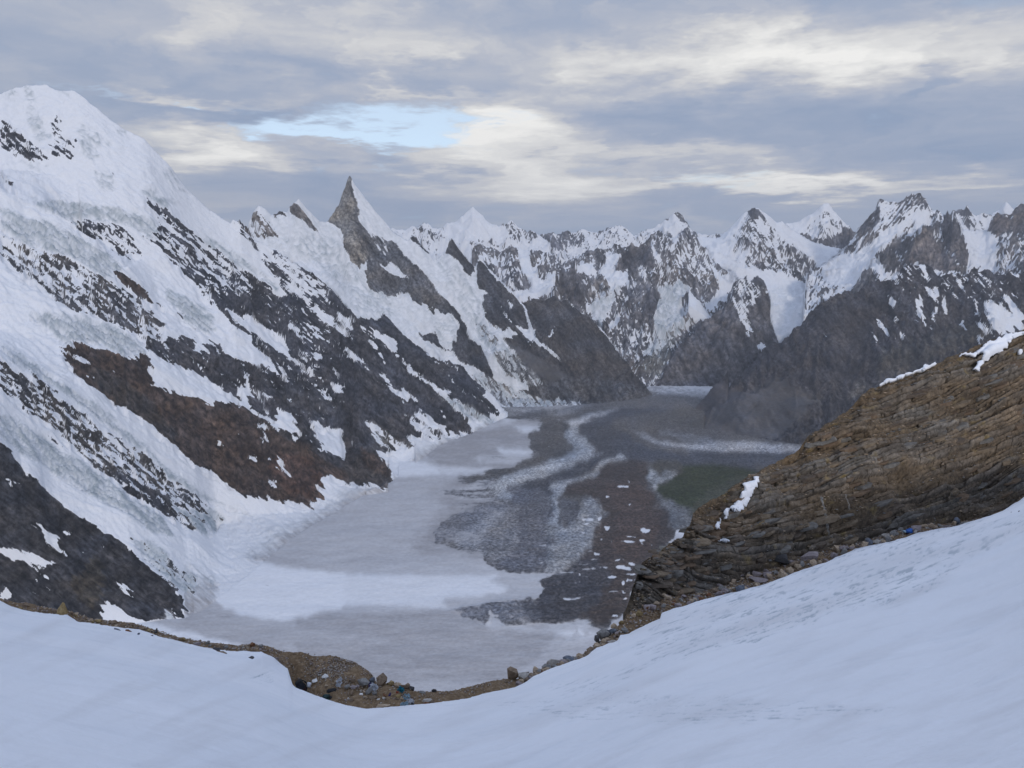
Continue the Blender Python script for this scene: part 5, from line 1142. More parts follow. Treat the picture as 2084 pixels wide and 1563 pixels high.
MAT_NEAR = terrain_material("mountain_rock_and_snow", 24.0, 55.0)
MAT_FAR = terrain_material("far_mountain_rock_and_snow", 55.0, 130.0)
MAT_FLOOR = terrain_material("glacier_surface", 3.0, 26.0, (.42, .405, .41), .20)
fwin = wn[:-1, :-1]
link('valley_glacier', grid_mesh('valley_glacier', VG, ATT, keep=fwin == 0), None, MAT_FLOOR, kind='structure', category='glacier',
     label='glacier on the valley floor, dirty snow giving way to winding grey and brown moraine stripes and pale ice ribbons')
for i, m in enumerate(MTS):
    kp = fwin == i + 1
    if kp.any():
        link(m['name'], grid_mesh(m['name'], VG, ATT, keep=kp), None, MAT_NEAR if m['key'] in 'ALH' else MAT_FAR, kind='structure', category=m['category'], label=m['label'])
del VG, ATT, S, cov, rockc, ice, pxf, pyf

# ------------------------------------------------------------------ the air
hz = bpy.data.meshes.new('haze')
bmh = bmesh.new()
bmesh.ops.create_cube(bmh, size=1.0, matrix=Matrix.Translation((0, 7900, -420)) @ Matrix.Diagonal((39000, 16800, 2640, 1)))
bmh.to_mesh(hz)
bmh.free()
mh = bpy.data.materials.new('haze')
mh.use_nodes = True
th = NT(mh.node_tree)
pv = th.new('ShaderNodeVolumePrincipled')
pv.inputs['Color'].default_value = (.80, .85, .95, 1)
pv.inputs['Density'].default_value = 2.7e-5
pv.inputs['Anisotropy'].default_value = 0.0
oh = th.new('ShaderNodeOutputMaterial')
th.l.new(pv.outputs[0], oh.inputs['Volume'])
link('haze', hz, None, mh, kind='stuff', label='thin blue-grey air fading the far mountains', category='haze')

# ------------------------------------------------------------------ the near slope: snow, the dirt ledge and rubble band at its edge, the bedded rock face
def line(pts):
    p = np.array(pts, float)
    x, y, z = unproj(p[:, 0], p[:, 1], p[:, 2])
    return x / y, y, z


_ye = ([-400, 0, 330, 560, 600, 700, 790, 880, 1000, 1087, 1200, 1312, 1420, 1500, 1636, 1741, 1871, 2039, 2084, 2334, 2600],
       [51, 46, 43, 40, 38.5, 36.5, 36, 36.5, 39, 43, 48, 54, 59, 62, 67, 70, 74, 80, 83, 95, 104])


def edge_Y(px):
    return np.interp(px, _ye[0], _ye[1])


E_PIX = [(-400, 1160), (-150, 1205), (0, 1226), (20, 1238), (50, 1247), (110, 1252), (138, 1252), (161, 1267), (215, 1273), (285, 1282), (319, 1297), (373, 1312), (410, 1320), (470, 1327), (497, 1324), (534, 1325), (558, 1337),
         (572, 1352), (586, 1362), (592, 1385), (596, 1403), (603, 1414), (638, 1426), (700, 1439), (745, 1447), (788, 1443), (874, 1437), (949, 1428), (1004, 1412), (1047, 1404), (1073, 1387), (1087, 1376), (1108, 1368), (1156, 1349), (1192, 1340),
         (1214, 1322), (1257, 1306), (1262, 1294), (1281, 1292), (1312, 1275), (1343, 1262), (1346, 1247), (1367, 1239), (1394, 1233), (1420, 1222), (1456, 1215), (1500, 1206), (1561, 1192), (1590, 1177), (1608, 1168), (1636, 1157),
         (1683, 1147), (1700, 1134), (1741, 1118), (1784, 1108), (1828, 1098), (1871, 1083), (1932, 1075), (2002, 1062), (2039, 1053), (2050, 1041), (2071, 1023), (2084, 1012), (2200, 960), (2334, 920), (2600, 860)]
EL = line([(x, y, edge_Y(x)) for x, y in E_PIX])
C_PIX = [(-400, 1152, 3), (-150, 1197, 3), (0, 1219, 2.5), (27, 1224, 2.2), (57, 1229, 2.2), (108, 1240, 1.8), (140, 1245, 1.6), (188, 1260, 1.6), (228, 1265, 1.6), (279, 1271, 1.6), (316, 1283, 1.6), (363, 1298, 1.6), (420, 1308, 1.6), (487, 1315, 1.6),
         (514, 1311, 2), (538, 1316, 2.2), (571, 1325, 2.6), (638, 1332, 3.4), (684, 1336, 4.2), (725, 1350, 4.6), (753, 1370, 4.2), (765, 1386, 3.6), (800, 1396, 3.2), (843, 1406, 2.6), (874, 1409, 2.2), (918, 1406, 2.2), (949, 1399, 2.4), (990, 1388, 2.4), (1027, 1382, 2.2), (1053, 1381, 2),
         (1085, 1373, 1.6), (1108, 1365, 1.6), (1156, 1344, 1.8), (1185, 1334, 1.8), (1205, 1318, 2), (1235, 1296, 2.2), (1262, 1270, 2.6), (1275, 1252, 3.0), (1288, 1240, 3.2), (1336, 1224, 3), (1355, 1214, 3), (1432, 1204, 2.8), (1500, 1180, 3.2), (1576, 1154, 3.2), (1625, 1136, 3),
         (1694, 1111, 3), (1752, 1103, 2.8), (1839, 1077, 2.8), (1886, 1066, 2.8), (1944, 1065, 2.4), (2031, 1050, 2), (2048, 1038, 2), (2084, 1006, 2.2), (2200, 950, 2.5), (2334, 908, 3), (2600, 848, 3)]
CL = line([(x, y, edge_Y(x) + d) for x, y, d in C_PIX])
FA = np.concatenate([np.linspace(-4, -.80, 26)[:-1], np.linspace(-.80, .80, 1110), np.linspace(.80, 4, 26)[1:]])
eY, eZ = np.interp(FA, EL[0], EL[1]), np.interp(FA, EL[0], EL[2])
cY, cZ = np.interp(FA, CL[0], CL[1]), np.interp(FA, CL[0], CL[2])
cY = np.maximum(cY, eY + .8)
rag = noise2(FA * 95, FA * 0, 4, 61) * .26 + noise2(FA * 420, FA * 0, 3, 62) * .10
sY = eY + rag                                       # ragged front of the snow


# the slope's own lie is broad and smooth; only its last metres follow the ups and downs of the edge
_k = np.exp(-np.linspace(-2.2, 2.2, 261) ** 2)
_k /= _k.sum()
S_EDGE = (eZ + 1.7) / eY
S_SMOOTH = np.convolve(np.pad(S_EDGE, 130, 'edge'), _k, 'valid')


def snow_z(a, Yd, e_Y, e_Z):
    w_ = np.exp(-np.maximum(e_Y - Yd, 0) / 7.0)
    sl_ = np.interp(a, FA, S_SMOOTH) * (1 - w_) + (e_Z + 1.7) / e_Y * w_
    return -1.7 + sl_ * Yd


NSR = 250
tr = np.concatenate([np.linspace(0, 1, NSR - 5) ** 1.0, [1.004, 1.008, 1.012, 1.016, 1.02]])
ynear = -5.0
# rows even in the photograph's terms: t = tan angle falls as 1/Y
yv = 1.7 / (.78 + S_SMOOTH)     # just below the bottom of the picture
yv = np.clip(yv, 3.0, 20.0)
k1 = np.linspace(0, 1, 20)[:-1, None]
k2 = np.linspace(0, 1, NSR - 19)[:, None]
YS = np.vstack([ynear + (yv - ynear) * k1 ** 1.5, 1 / (1 / yv + (1 / sY - 1 / yv) * (k2 * .9 + .1 * (1 - (1 - k2) ** 3)))])
ZS = snow_z(FA, YS, eY, eZ)
XS = np.sqrt(YS ** 2 + 2.2) * FA
far = np.clip(YS / 12.0, 0, 1)
sw = noise2(XS / 7.0, YS / 9.0, 4, 63) * .16 + noise2(XS / 2.2, YS / 1.0, 4, 64) * .035
cup = noise2(XS / .55, YS / .40, 3, 65, ridged=True) * .022
ZS = ZS + (sw + cup) * far
dist_e = (sY[None, :] - YS)
ZS += .16 * (1 - np.exp(-np.maximum(dist_e, 0) / .5)) * np.clip(YS / 20, 0, 1)      # the sheet has a rounded lip
lipY = np.stack([sY + .02, sY + .04])
lipZ = np.stack([snow_z(FA, sY, eY, eZ) - .10, snow_z(FA, sY, eY, eZ) - .6])
YS = np.vstack([YS, lipY])
ZS = np.vstack([ZS, lipZ])
XS = np.sqrt(YS ** 2 + 2.2) * FA
px, py = proj(XS, np.maximum(YS, .5), ZS)
# old grey ice showing through the snow in wind-cut streaks, where the photograph has it
IC = Cover(0.0, (0, 0, 0))
IC.poly('r8', .55, [180, 1500, 320, 1390, 700, 1200, 1000, 1090, 1300, 990, 1700, 920, 2084, 870, 2200, 900, 2084, 960, 1900, 1040, 1700, 1180, 1500, 1290, 1200, 1340, 900, 1440, 600, 1520, 300, 1590])
IC.poly('r8', .85, [760, 1440, 1000, 1360, 1200, 1290, 1500, 1170, 1700, 1080, 1560, 1090, 1350, 1180, 1100, 1270, 880, 1350])
IC.poly('full', .45, [980, 1430, 1200, 1395, 1500, 1420, 1640, 1425, 1860, 1440, 1700, 1462, 1400, 1470, 1150, 1462])
IC.poly('full', .5, [1100, 1390, 1230, 1380, 1330, 1330, 1360, 1330, 1260, 1390, 1160, 1420])
IC.poly('r3', .5, [1470, 970, 1600, 940, 1680, 940, 1640, 1010, 1560, 1010]); IC.poly('r3', .32, [690, 790, 860, 850, 1040, 905, 900, 870])
IC.blur(9)
ipx = px.ravel().astype(np.float32)
ipy = py.ravel().astype(np.float32)
ib = IC.sample(ipx + noise2(ipx / 60, ipy / 40, 3, 66) * 14, ipy + noise2(ipx / 60, ipy / 40, 3, 67) * 8)[:, 0]
def streaks(tilt, seed):
    iu, iv = ipx + tilt * ipy, ipy - tilt * ipx
    return noise2(iu / 58, iv / 3.6, 4, seed, gain=.55) + .5 * noise2(iu / 22, iv / 1.9, 3, seed + 1, gain=.6), iu, iv


sa_, iu, iv = streaks(-.36, 68)
sb_, _, _ = streaks(-.03, 74)
wl_ = np.clip((ipy - 1395) / 50, 0, 1)
strk = sa_ * (1 - wl_) + sb_ * wl_
icy = np.clip(ib * (.16 + 1.25 * strk), 0, 1) + .10 * np.clip(noise2(ipx / 130, ipy / 22, 4, 69), 0, 1)
dirt = np.clip(noise2(iu / 260, iv / 40, 4, 70) * .6 + ib * .5, 0, 1)
ZS = ZS - (icy.reshape(ZS.shape)) * .035 * np.clip(YS / 15, 0, 1)


def snow_material(name):
    m = bpy.data.materials.new(name)
    m.use_nodes = True
    t = NT(m.node_tree)
    pos = t.new('ShaderNodeNewGeometry').outputs['Position']
    ic = t.new('ShaderNodeAttribute', attribute_name='ice').outputs['Fac']
    dt = t.new('ShaderNodeAttribute', attribute_name='dirt').outputs['Fac']
    mp = t.new('ShaderNodeMapping')
    mp.inputs['Scale'].default_value = (1.0, 2.2, 1.0)
    t.l.new(pos, mp.inputs['Vector'])
    n = t.noise(mp.outputs[0], .9, 8, .62)
    nf = t.noise(mp.outputs[0], 9.0, 5, .65)
    nl = t.noise(mp.outputs[0], .10, 4, .5)
    c = t.mix(t.ss(nl, .35, .7), (.88, .90, .94), (.82, .85, .90))
    c = t.mix(t.m('MULTIPLY', t.ss(n, .52, .75), .30), c, (.66, .70, .76))
    c = t.mix(t.m('MULTIPLY', dt, .42), c, (.60, .59, .60))
    c = t.mix(t.ss(t.m('ADD', ic, t.m('MULTIPLY', t.m('SUBTRACT', n, .5), .5)), .10, .85), c, (.50, .55, .60))
    b = t.new('ShaderNodeBump')
    b.inputs['Strength'].default_value = .8
    b.inputs['Distance'].default_value = .10
    t.put(b.inputs['Height'], t.m('ADD', n, t.m('MULTIPLY', nf, .22)))
    p = t.new('ShaderNodeBsdfPrincipled')
    t.put(p.inputs['Base Color'], c)
    p.inputs['Roughness'].default_value = .75
    p.inputs['Specular IOR Level'].default_value = .2
    t.l.new(b.outputs[0], p.inputs['Normal'])
    o = t.new('ShaderNodeOutputMaterial')
    t.l.new(p.outputs[0], o.inputs[0])
    return m


MAT_SNOW = snow_material('old_snow')
link('snow_slope', grid_mesh('snow_slope', np.stack([XS, YS, ZS], -1), dict(ice=icy.reshape(ZS.shape), dirt=dirt.reshape(ZS.shape))), None, MAT_SNOW,
     kind='structure', category='snow slope', label='steep blue-white snow slope in the foreground with grey wind-cut ice streaks on its right')


def stone_material(name, c1, c2, c3, scale=3.0, bump=.06, attr=None, spec=.2):
    m = bpy.data.materials.new(name)
    m.use_nodes = True
    t = NT(m.node_tree)
    pos = t.new('ShaderNodeNewGeometry').outputs['Position']
    n = t.noise(pos, scale, 7, .65)
    nl = t.noise(pos, scale * .22, 4, .6)
    c = t.ramp(n, [(.30, c1), (.52, c2), (.75, c3)])
    if attr:
        c = t.mix(1.0, t.new('ShaderNodeAttribute', attribute_name=attr).outputs['Color'], t.ramp(n, [(.28, (.42, .40, .38)), (.5, (1, 1, 1)), (.74, (1.7, 1.68, 1.62))]), 'MULTIPLY')
    c = t.mix(t.m('MULTIPLY', t.ss(nl, .40, .65), .35), c, c1 if not attr else (.06, .05, .04))
    b = t.new('ShaderNodeBump')
    b.inputs['Strength'].default_value = 1.0
    b.inputs['Distance'].default_value = bump
    t.put(b.inputs['Height'], n)
    p = t.new('ShaderNodeBsdfPrincipled')
    t.put(p.inputs['Base Color'], c)
    p.inputs['Roughness'].default_value = .9
    p.inputs['Specular IOR Level'].default_value = spec
    t.l.new(b.outputs[0], p.inputs['Normal'])
    o = t.new('ShaderNodeOutputMaterial')
    t.l.new(p.outputs[0], o.inputs[0])
    return m


MAT_DIRT = stone_material('brown_dirt', (.105, .068, .038), (.205, .140, .082), (.34, .26, .175), 5.0, .05)
MAT_SCREE = MAT_DIRT
# dirt sheet: starts under the snow, rises to the crest line, then drops into the valley
ND = 46
td = np.concatenate([np.linspace(-.35, 0, 5)[:-1], np.linspace(0, 1, 30), np.linspace(1.05, 3, ND - 34)])
YD = np.empty((ND, FA.size))
ZD = np.empty((ND, FA.size))
for i, t_ in enumerate(td):
    if t_ <= 0:
        YD[i] = eY + t_ * 5.0
        ZD[i] = snow_z(FA, YD[i], eY, eZ) - .55 * min(1, -t_ * 9) - .02
    elif t_ <= 1:
        YD[i] = eY + (cY - eY) * t_
        ZD[i] = eZ + (cZ - eZ) * t_ + .10 * np.sin(math.pi * t_)
    else:
        YD[i] = cY + (t_ - 1) * 28
        ZD[i] = cZ - (t_ - 1) * 28 * 1.15 - .06
XD = YD * FA
ZD += np.where((td > 0)[:, None], noise2(XD / 1.3, YD / 1.3, 4, 71) * .10 + noise2(XD / .35, YD / .35, 3, 72) * .05, 0)
link('dirt_ledge', grid_mesh('dirt_ledge', np.stack([XD, YD, ZD], -1)), None, MAT_DIRT, kind='structure', category='dirt',
     label='brown dirt and gravel ledge along the edge of the snow, dropping away behind to the glacier')


def ground(px_, py_):
    """point on the dirt sheet seen at this place of the photograph (nearest point of the strip if the ray misses it)"""
    u, dy, dz = px_dir(px_, py_)
    best = None
    a = float(u / dy)
    e_y, e_z = np.interp(a, FA, eY), np.interp(a, FA, eZ)
    c_y, c_z = np.interp(a, FA, cY), np.interp(a, FA, cZ)
    sl = float(dz / dy)
    ts = np.linspace(0, 1, 41)
    ys = e_y + (c_y - e_y) * ts
    zs = e_z + (c_z - e_z) * ts + .10 * np.sin(np.pi * ts)
    k = int(np.argmin(np.abs(zs / ys - sl)))
    return Vector((a * ys[k], ys[k], zs[k]))


# ---- the bedded rock face on the right
B_PIX = [(1268, 1252, 3.0), (1288, 1240, 3.2), (1336, 1224, 3), (1355, 1214, 3), (1432, 1204, 2.8), (1500, 1180, 3.2), (1576, 1154, 3.2), (1625, 1136, 3), (1694, 1111, 3), (1752, 1103, 2.8), (1839, 1077, 2.8), (1886, 1066, 2.8), (1944, 1065, 2.4), (2031, 1056, 2), (2048, 1043, 2), (2084, 1012, 2.2), (2200, 956, 2.5), (2420, 890, 3)]
T_PIX = [(1268, 1249, 54.6), (1275, 1238, 56), (1281, 1219, 56.6), (1287, 1196, 57.6), (1293, 1180, 58.2), (1299, 1160, 59.8), (1306, 1146, 60.5), (1323, 1134, 62), (1344, 1125, 63.5), (1361, 1104, 65), (1378, 1098, 66), (1391, 1094, 66.5), (1404, 1070, 67.5), (1410, 1045, 69), (1421, 1030, 70), (1432, 1027, 70.5), (1454, 1015, 71.5),
         (1497, 987, 73.5), (1535, 964, 76), (1565, 947, 77.5), (1590, 934, 79), (1616, 922, 80), (1645, 888, 82), (1679, 867, 83), (1709, 845, 84.5), (1730, 828, 85.5), (1760, 799, 86.5), (1781, 786, 87.5), (1836, 771, 89), (1900, 741, 91.5), (1985, 705, 95), (2048, 682, 97), (2084, 671, 98.5), (2200, 635, 104), (2420, 570, 114)]
NCX, NCT = 860, 230
cpx = np.concatenate([np.linspace(1268, 1460, 170), np.linspace(1461, 2110, 560), np.linspace(2114, 2420, NCX - 730)])
bp, tp = np.array(B_PIX, float), np.array(T_PIX, float)
b_py = np.interp(cpx, bp[:, 0], bp[:, 1]) + 9
b_Y = edge_Y(cpx) + np.interp(cpx, bp[:, 0], bp[:, 2]) - .5
t_py, t_Y = np.interp(cpx, tp[:, 0], tp[:, 1]), np.interp(cpx, tp[:, 0], tp[:, 2])
t_py = t_py + noise2(cpx / 26, cpx * 0, 4, 80) * 5 * np.clip((cpx - 1290) / 60, 0, 1)
bx, by_, bz = unproj(cpx, b_py, b_Y)
tx, ty, tz = unproj(cpx, t_py, t_Y)
tt = np.linspace(0, 1, NCT)[:, None]
CX = bx + (tx - bx) * tt
CY = by_ + (ty - by_) * tt
CZ = bz + (tz - bz) * tt
bulge = np.sin(np.pi * tt) * np.minimum(1.6, .16 * (tz - bz))[None, :]
NRM = np.array([-.22, -.62, .75])
NRM /= np.linalg.norm(NRM)
qx, qy = proj(CX, CY, CZ)


def bed_coord(px_, py_):
    """distance across the bedding (in beds) and along it, on the face"""
    dip = np.interp(px_, [1270, 1340, 1420, 1500, 1700, 1900, 2084, 2400], [-.16, -.05, .10, .22, .25, .27, .34, .36])
    base = py_ + dip * (px_ - 1700) + 3 * noise2(px_ / 220, py_ / 150, 3, 81)
    return base / 8.6 + .5 * noise2(px_ / 400, base / 22, 3, 82)


BC = bed_coord(qx, qy)
lay = np.floor(BC)
fr = BC - lay
wid = 26 + 95 * hash2(lay, lay * 0, 5) ** 1.5
AL = (qx - .25 * qy) / wid + 40 * hash2(lay, lay * 0 + 3, 9) + .25 * noise2(qx / 18, qy / 18, 2, 83)
blk = np.floor(AL)
fa = AL - blk
h1, h2 = hash2(lay, lay * 0 + 1, 1), hash2(lay, blk, 2)
gap = 1 - np.clip(np.minimum(fr, 1 - fr) / .16, 0, 1)
gap2 = 1 - np.clip(np.minimum(fa, 1 - fa) * wid / 2.2, 0, 1)
big = noise2(qx / 130, qy / 90, 4, 84)
soft = np.clip(noise2(qx / 110 + 9, qy / 60, 4, 85) * 1.3 - .12, 0, 1)           # where soil and crumbled rock bury the beds
top = np.clip((tt - .86) / .14, 0, 1)
soft = np.clip(np.maximum(soft, top * 1.3), 0, 1)
dsp = (h1 - .5) * .85 + (h2 - .5) * .42 - gap * .34 - gap2 * (.10 + .2 * h2) + (.5 - fr) * .22
dsp = dsp * (1 - .75 * soft) + big * 1.1 + noise2(qx / 12, qy / 8, 4, 86) * .10 + soft * noise2(qx / 5, qy / 4, 3, 87) * .14
edgew = np.clip(tt / .06, 0, 1) * np.clip((1 - tt) / .05, 0.12, 1) * np.clip((cpx - 1268) / 30, 0, 1)[None, :]
dd = bulge + dsp * edgew * 1.05
CX = CX + NRM[0] * dd
CY = CY + NRM[1] * dd
CZ = CZ + NRM[2] * dd
# colours of the beds: ochre, grey, chocolate
w1 = np.clip(noise2(qx / 150 + 3, BC / 9, 4, 88) * .9 + .45 + (h1 - .5) * .7, 0, 1)[..., None]
ochre, greyc, choc = np.array([.172, .131, .090]), np.array([.158, .145, .128]), np.array([.066, .053, .042])
rc = ochre * (1 - w1) + greyc * w1
dk = np.clip(noise2(qx / 95, qy / 60, 4, 89) * .9 + .30 + (h2 - .5) * .8, 0, 1)[..., None]
rc = rc * (1 - .62 * dk) + choc * .62 * dk
rc = rc * (.72 + .75 * h2[..., None]) * (1 - .62 * np.maximum(gap, gap2)[..., None] * (1 - soft[..., None]))  # gaps and joints also painted darker, as thin shadow lines
soil = np.array([.118, .084, .050])
rc = rc * (1 - .75 * soft[..., None]) + soil * .75 * soft[..., None] * (1 + .5 * noise2(qx / 6, qy / 5, 3, 90)[..., None])
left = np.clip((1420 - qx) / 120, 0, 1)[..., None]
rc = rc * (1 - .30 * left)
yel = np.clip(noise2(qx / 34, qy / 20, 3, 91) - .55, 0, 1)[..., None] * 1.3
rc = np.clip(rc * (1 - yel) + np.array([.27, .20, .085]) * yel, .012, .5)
# thin pale quartz veins cutting down across the beds
for vein, wv in (([655, 0, 662, 50, 684, 125, 700, 180, 716, 240, 742, 300], 1.5), ([818, 0, 830, 50, 848, 120], .9)):
    vp = flat('z4', vein)
    dmin = np.full(qx.shape, 99.0)
    jq = qx + 2.2 * noise2(qx / 7, qy / 7, 3, 97)
    for (x1, y1), (x2, y2) in zip(vp[:-1], vp[1:]):
        t_ = np.clip(((jq - x1) * (x2 - x1) + (qy - y1) * (y2 - y1)) / ((x2 - x1) ** 2 + (y2 - y1) ** 2), 0, 1)
        dmin = np.minimum(dmin, np.hypot(jq - x1 - t_ * (x2 - x1), qy - y1 - t_ * (y2 - y1)))
    vm = np.clip(1.6 - dmin / wv, 0, 1)[..., None]
    rc = rc * (1 - vm) + np.array([.30, .285, .26]) * vm
# back of the ridge
nb = 10
kb = np.linspace(0, 1, nb + 1)[1:, None]
BX = CX[-1] + kb * 0 * CX[-1]
BY = CY[-1] + kb * 22
BZ = CZ[-1] - kb * 22 * 1.0 - .15
BX = CX[-1] / CY[-1] * BY
rcb = np.repeat(rc[-1:], nb, 0)
CV = np.concatenate([np.stack([CX, CY, CZ], -1), np.stack([BX, BY, BZ], -1)], 0)
CR = np.concatenate([rc, rcb], 0)
MAT_CLIFF = stone_material('bedded_rock', (.05, .04, .03), (.1, .08, .06), (.2, .16, .12), 2.2, .05, attr='rock')
cliff = link('rock_face', grid_mesh('rock_face', CV, dict(rock=CR), smooth=False), None, MAT_CLIFF, category='rock face', kind='structure',
             label='brown bedded rock face rising at the right above the snow edge, with thin snow patches')


def on_cliff(px_, py_):
    i = int(np.clip(np.searchsorted(cpx, px_), 1, NCX - 1))
    k = int(np.argmin(np.abs(qy[:, i] - py_)))
    return Vector((CX[k, i], CY[k, i], CZ[k, i])), (k, i)


# slabs standing proud of the face, one object each
random.seed(5)
SLAB_ME = []
for s_ in range(8):
    bm = bmesh.new()
    ring = []
    n = random.choice((5, 6, 6, 7))
    for lev in (-.5, .5):
        r_ = []
        for k in range(n):
            q_ = 2 * math.pi * k / n + random.uniform(-.25, .25)
            rr = random.uniform(.42, .56)
            # squarish plan
            cx_, sx_ = math.cos(q_), math.sin(q_)
            mxx = max(abs(cx_), abs(sx_))
            r_.append(bm.verts.new((cx_ * rr * (.55 + .45 / mxx), sx_ * rr * (.55 + .45 / mxx), lev * random.uniform(.8, 1.1))))
        ring.append(r_)
    bmesh.ops.convex_hull(bm, input=bm.verts[:])
    me = bpy.data.meshes.new('slab')
    bm.to_mesh(me)
    bm.free()
    SLAB_ME.append(me)
SLAB_MATS = [stone_material('slab_ochre', (.12, .088, .058), (.205, .158, .108), (.30, .245, .18), 2.6, .05), stone_material('slab_grey', (.10, .092, .082), (.180, .168, .150), (.27, .255, .23), 2.6, .05),
             stone_material('slab_brown', (.070, .054, .042), (.130, .102, .078), (.20, .165, .13), 2.6, .05), stone_material('slab_rust', (.110, .075, .050), (.175, .125, .085), (.25, .19, .135), 2.6, .05)]
slabs = []
for me in SLAB_ME:
    for mt_ in SLAB_MATS:
        c = me.copy()
        c.materials.append(mt_)
        slabs.append(c)
made = 0
tries = 0
while made < 290 and tries < 4000:
    tries += 1
    pxx = random.uniform(1300, 2080)
    i = int(np.clip(np.searchsorted(cpx, pxx), 1, NCX - 1))
    k = random.randint(8, int(NCT * .90))
    if soft[k, i] > .55 and random.random() < .8:
        continue
    p = Vector((CX[k, i], CY[k, i], CZ[k, i]))
    sc_px = random.uniform(20, 50) if random.random() < .8 else random.uniform(50, 80)
    mpp = p.y / FPX
    L_, T_, D_ = sc_px * mpp, random.uniform(4.0, 8.0) * mpp, random.uniform(.7, 1.3)
    dip = float(np.interp(qx[k, i], [1270, 1340, 1420, 1500, 1700, 1900, 2084], [-.16, -.05, .10, .22, .25, .27, .34]))
    o = link('slab', slabs[random.randrange(len(slabs))], cliff)
    o.location = p - Vector(NRM) * (D_ * random.uniform(.16, .36))
    o.rotation_euler = (math.radians(random.uniform(-4, 8)), -math.atan(dip) + math.radians(random.uniform(-3, 3)), math.radians(random.uniform(-8, 8)))
    o.scale = (L_, D_, T_)
    made += 1

# snow lying on the face: thin sheets over the same rock
MAT_PATCH = snow_material('snow_patch')
CDY = np.stack([CX, CY, CZ], -1)
for ii, (reg, pts) in enumerate([
    ('r8', [1380, 268, 1430, 235, 1480, 210, 1560, 180, 1648, 158, 1650, 166, 1600, 205, 1570, 196, 1520, 215, 1450, 243]),
    ('r8', [1757, 122, 1850, 92, 1880, 70, 1930, 50, 2000, 20, 2084, -6, 2140, -24, 2140, 0, 2084, 14, 2010, 60, 1960, 95, 1915, 118, 1885, 150, 1845, 204, 1832, 200, 1862, 150, 1885, 110, 1870, 100, 1835, 126, 1800, 116]),
    ('r8', [678, 845, 690, 826, 725, 790, 760, 755, 808, 730, 800, 750, 770, 785, 742, 830, 720, 856, 690, 866]),
    ('r8', [638, 890, 655, 862, 668, 852, 662, 875, 645, 888]), ('r8', [600, 938, 612, 912, 628, 903, 618, 930, 608, 948]),
    ('r8', [626, 1014, 650, 1014, 664, 1028, 655, 1041, 640, 1030]), ('r8', [2032, 106, 2048, 98, 2056, 112, 2044, 126, 2034, 120])]):
    pl = flat(reg, pts)
    jpx = qx + noise2(qx / 9, qy / 9, 3, 95) * 2.5
    jpy = qy + noise2(qx / 9, qy / 9, 3, 96) * 2.5
    ins = inpoly(jpx, jpy, pl)
    if not ins.any():
        continue
    rr_, cc_ = np.nonzero(ins)
    r0, r1, c0, c1 = rr_.min(), rr_.max() + 2, cc_.min(), cc_.max() + 2
    sub = CDY[r0:r1, c0:c1].copy()
    for _ in range(6):
        pad = np.pad(sub, ((1, 1), (1, 1), (0, 0)), 'edge')
        sub = (pad[:-2, 1:-1] + pad[2:, 1:-1] + pad[1:-1, :-2] + pad[1:-1, 2:] + 2 * sub) / 6
    sub = sub + NRM * .30
    kp = ins[r0:r1, c0:c1][:-1, :-1]
    if not kp.any():
        continue
    z0_ = np.zeros(sub.shape[:2], np.float32)
    po = link('snow_patch', grid_mesh('snow_patch', sub, dict(ice=z0_, dirt=z0_ + .1), keep=kp), cliff, MAT_PATCH)
    sol = po.modifiers.new('thickness', 'SOLIDIFY')
    sol.thickness = -.35

# ------------------------------------------------------------------ loose stones
random.seed(21)
STONE_MATS = dict(
    brown=stone_material('stone_brown', (0.120, 0.086, 0.060), (0.230, 0.170, 0.120), (0.380, 0.300, 0.220), 6.0, .02),
    tan=stone_material('stone_tan', (0.250, 0.187, 0.129), (0.416, 0.322, 0.229), (0.624, 0.520, 0.395), 6.0, .02),
    grey=stone_material('stone_grey', (0.129, 0.123, 0.117), (0.230, 0.221, 0.209), (0.368, 0.359, 0.340), 6.0, .02),
    pale=stone_material('stone_pale', (0.272, 0.248, 0.224), (0.448, 0.416, 0.376), (0.608, 0.576, 0.528), 6.0, .02),
    dark=stone_material('stone_dark', (0.038, 0.037, 0.038), (0.072, 0.069, 0.070), (0.136, 0.131, 0.131), 6.0, .02),
    slate=stone_material('stone_slate', (0.080, 0.090, 0.112), (0.152, 0.168, 0.200), (0.256, 0.272, 0.304), 6.0, .02),
    rust=stone_material('stone_rust', (0.109, 0.051, 0.028), (0.198, 0.100, 0.054), (0.294, 0.166, 0.102), 6.0, .02),
    yellow=stone_material('stone_yellow', (.15, .105, .045), (.28, .205, .100), (.44, .34, .19), 6.0, .02),
    mauve=stone_material('stone_mauve', (0.170, 0.140, 0.140), (0.300, 0.256, 0.253), (0.440, 0.390, 0.380), 6.0, .02),
    white=stone_material('stone_white', (0.544, 0.528, 0.512), (0.750, 0.736, 0.704), (0.750, 0.750, 0.750), 6.0, .02),
)


def hull_points(n, sx=1.0, sy=1.0, sz=1.0, boxy=.5):
    out = []
    for _ in range(n):
        v = Vector((random.gauss(0, 1), random.gauss(0, 1), random.gauss(0, 1))).normalized()
        b_ = v / max(abs(v.x), abs(v.y), abs(v.z)) * .8
        v = v * (1 - boxy) + b_ * boxy
        v *= random.uniform(.82, 1.0)
        out.append((v.x * sx * .5, v.y * sy * .5, v.z * sz * .5))
    return out


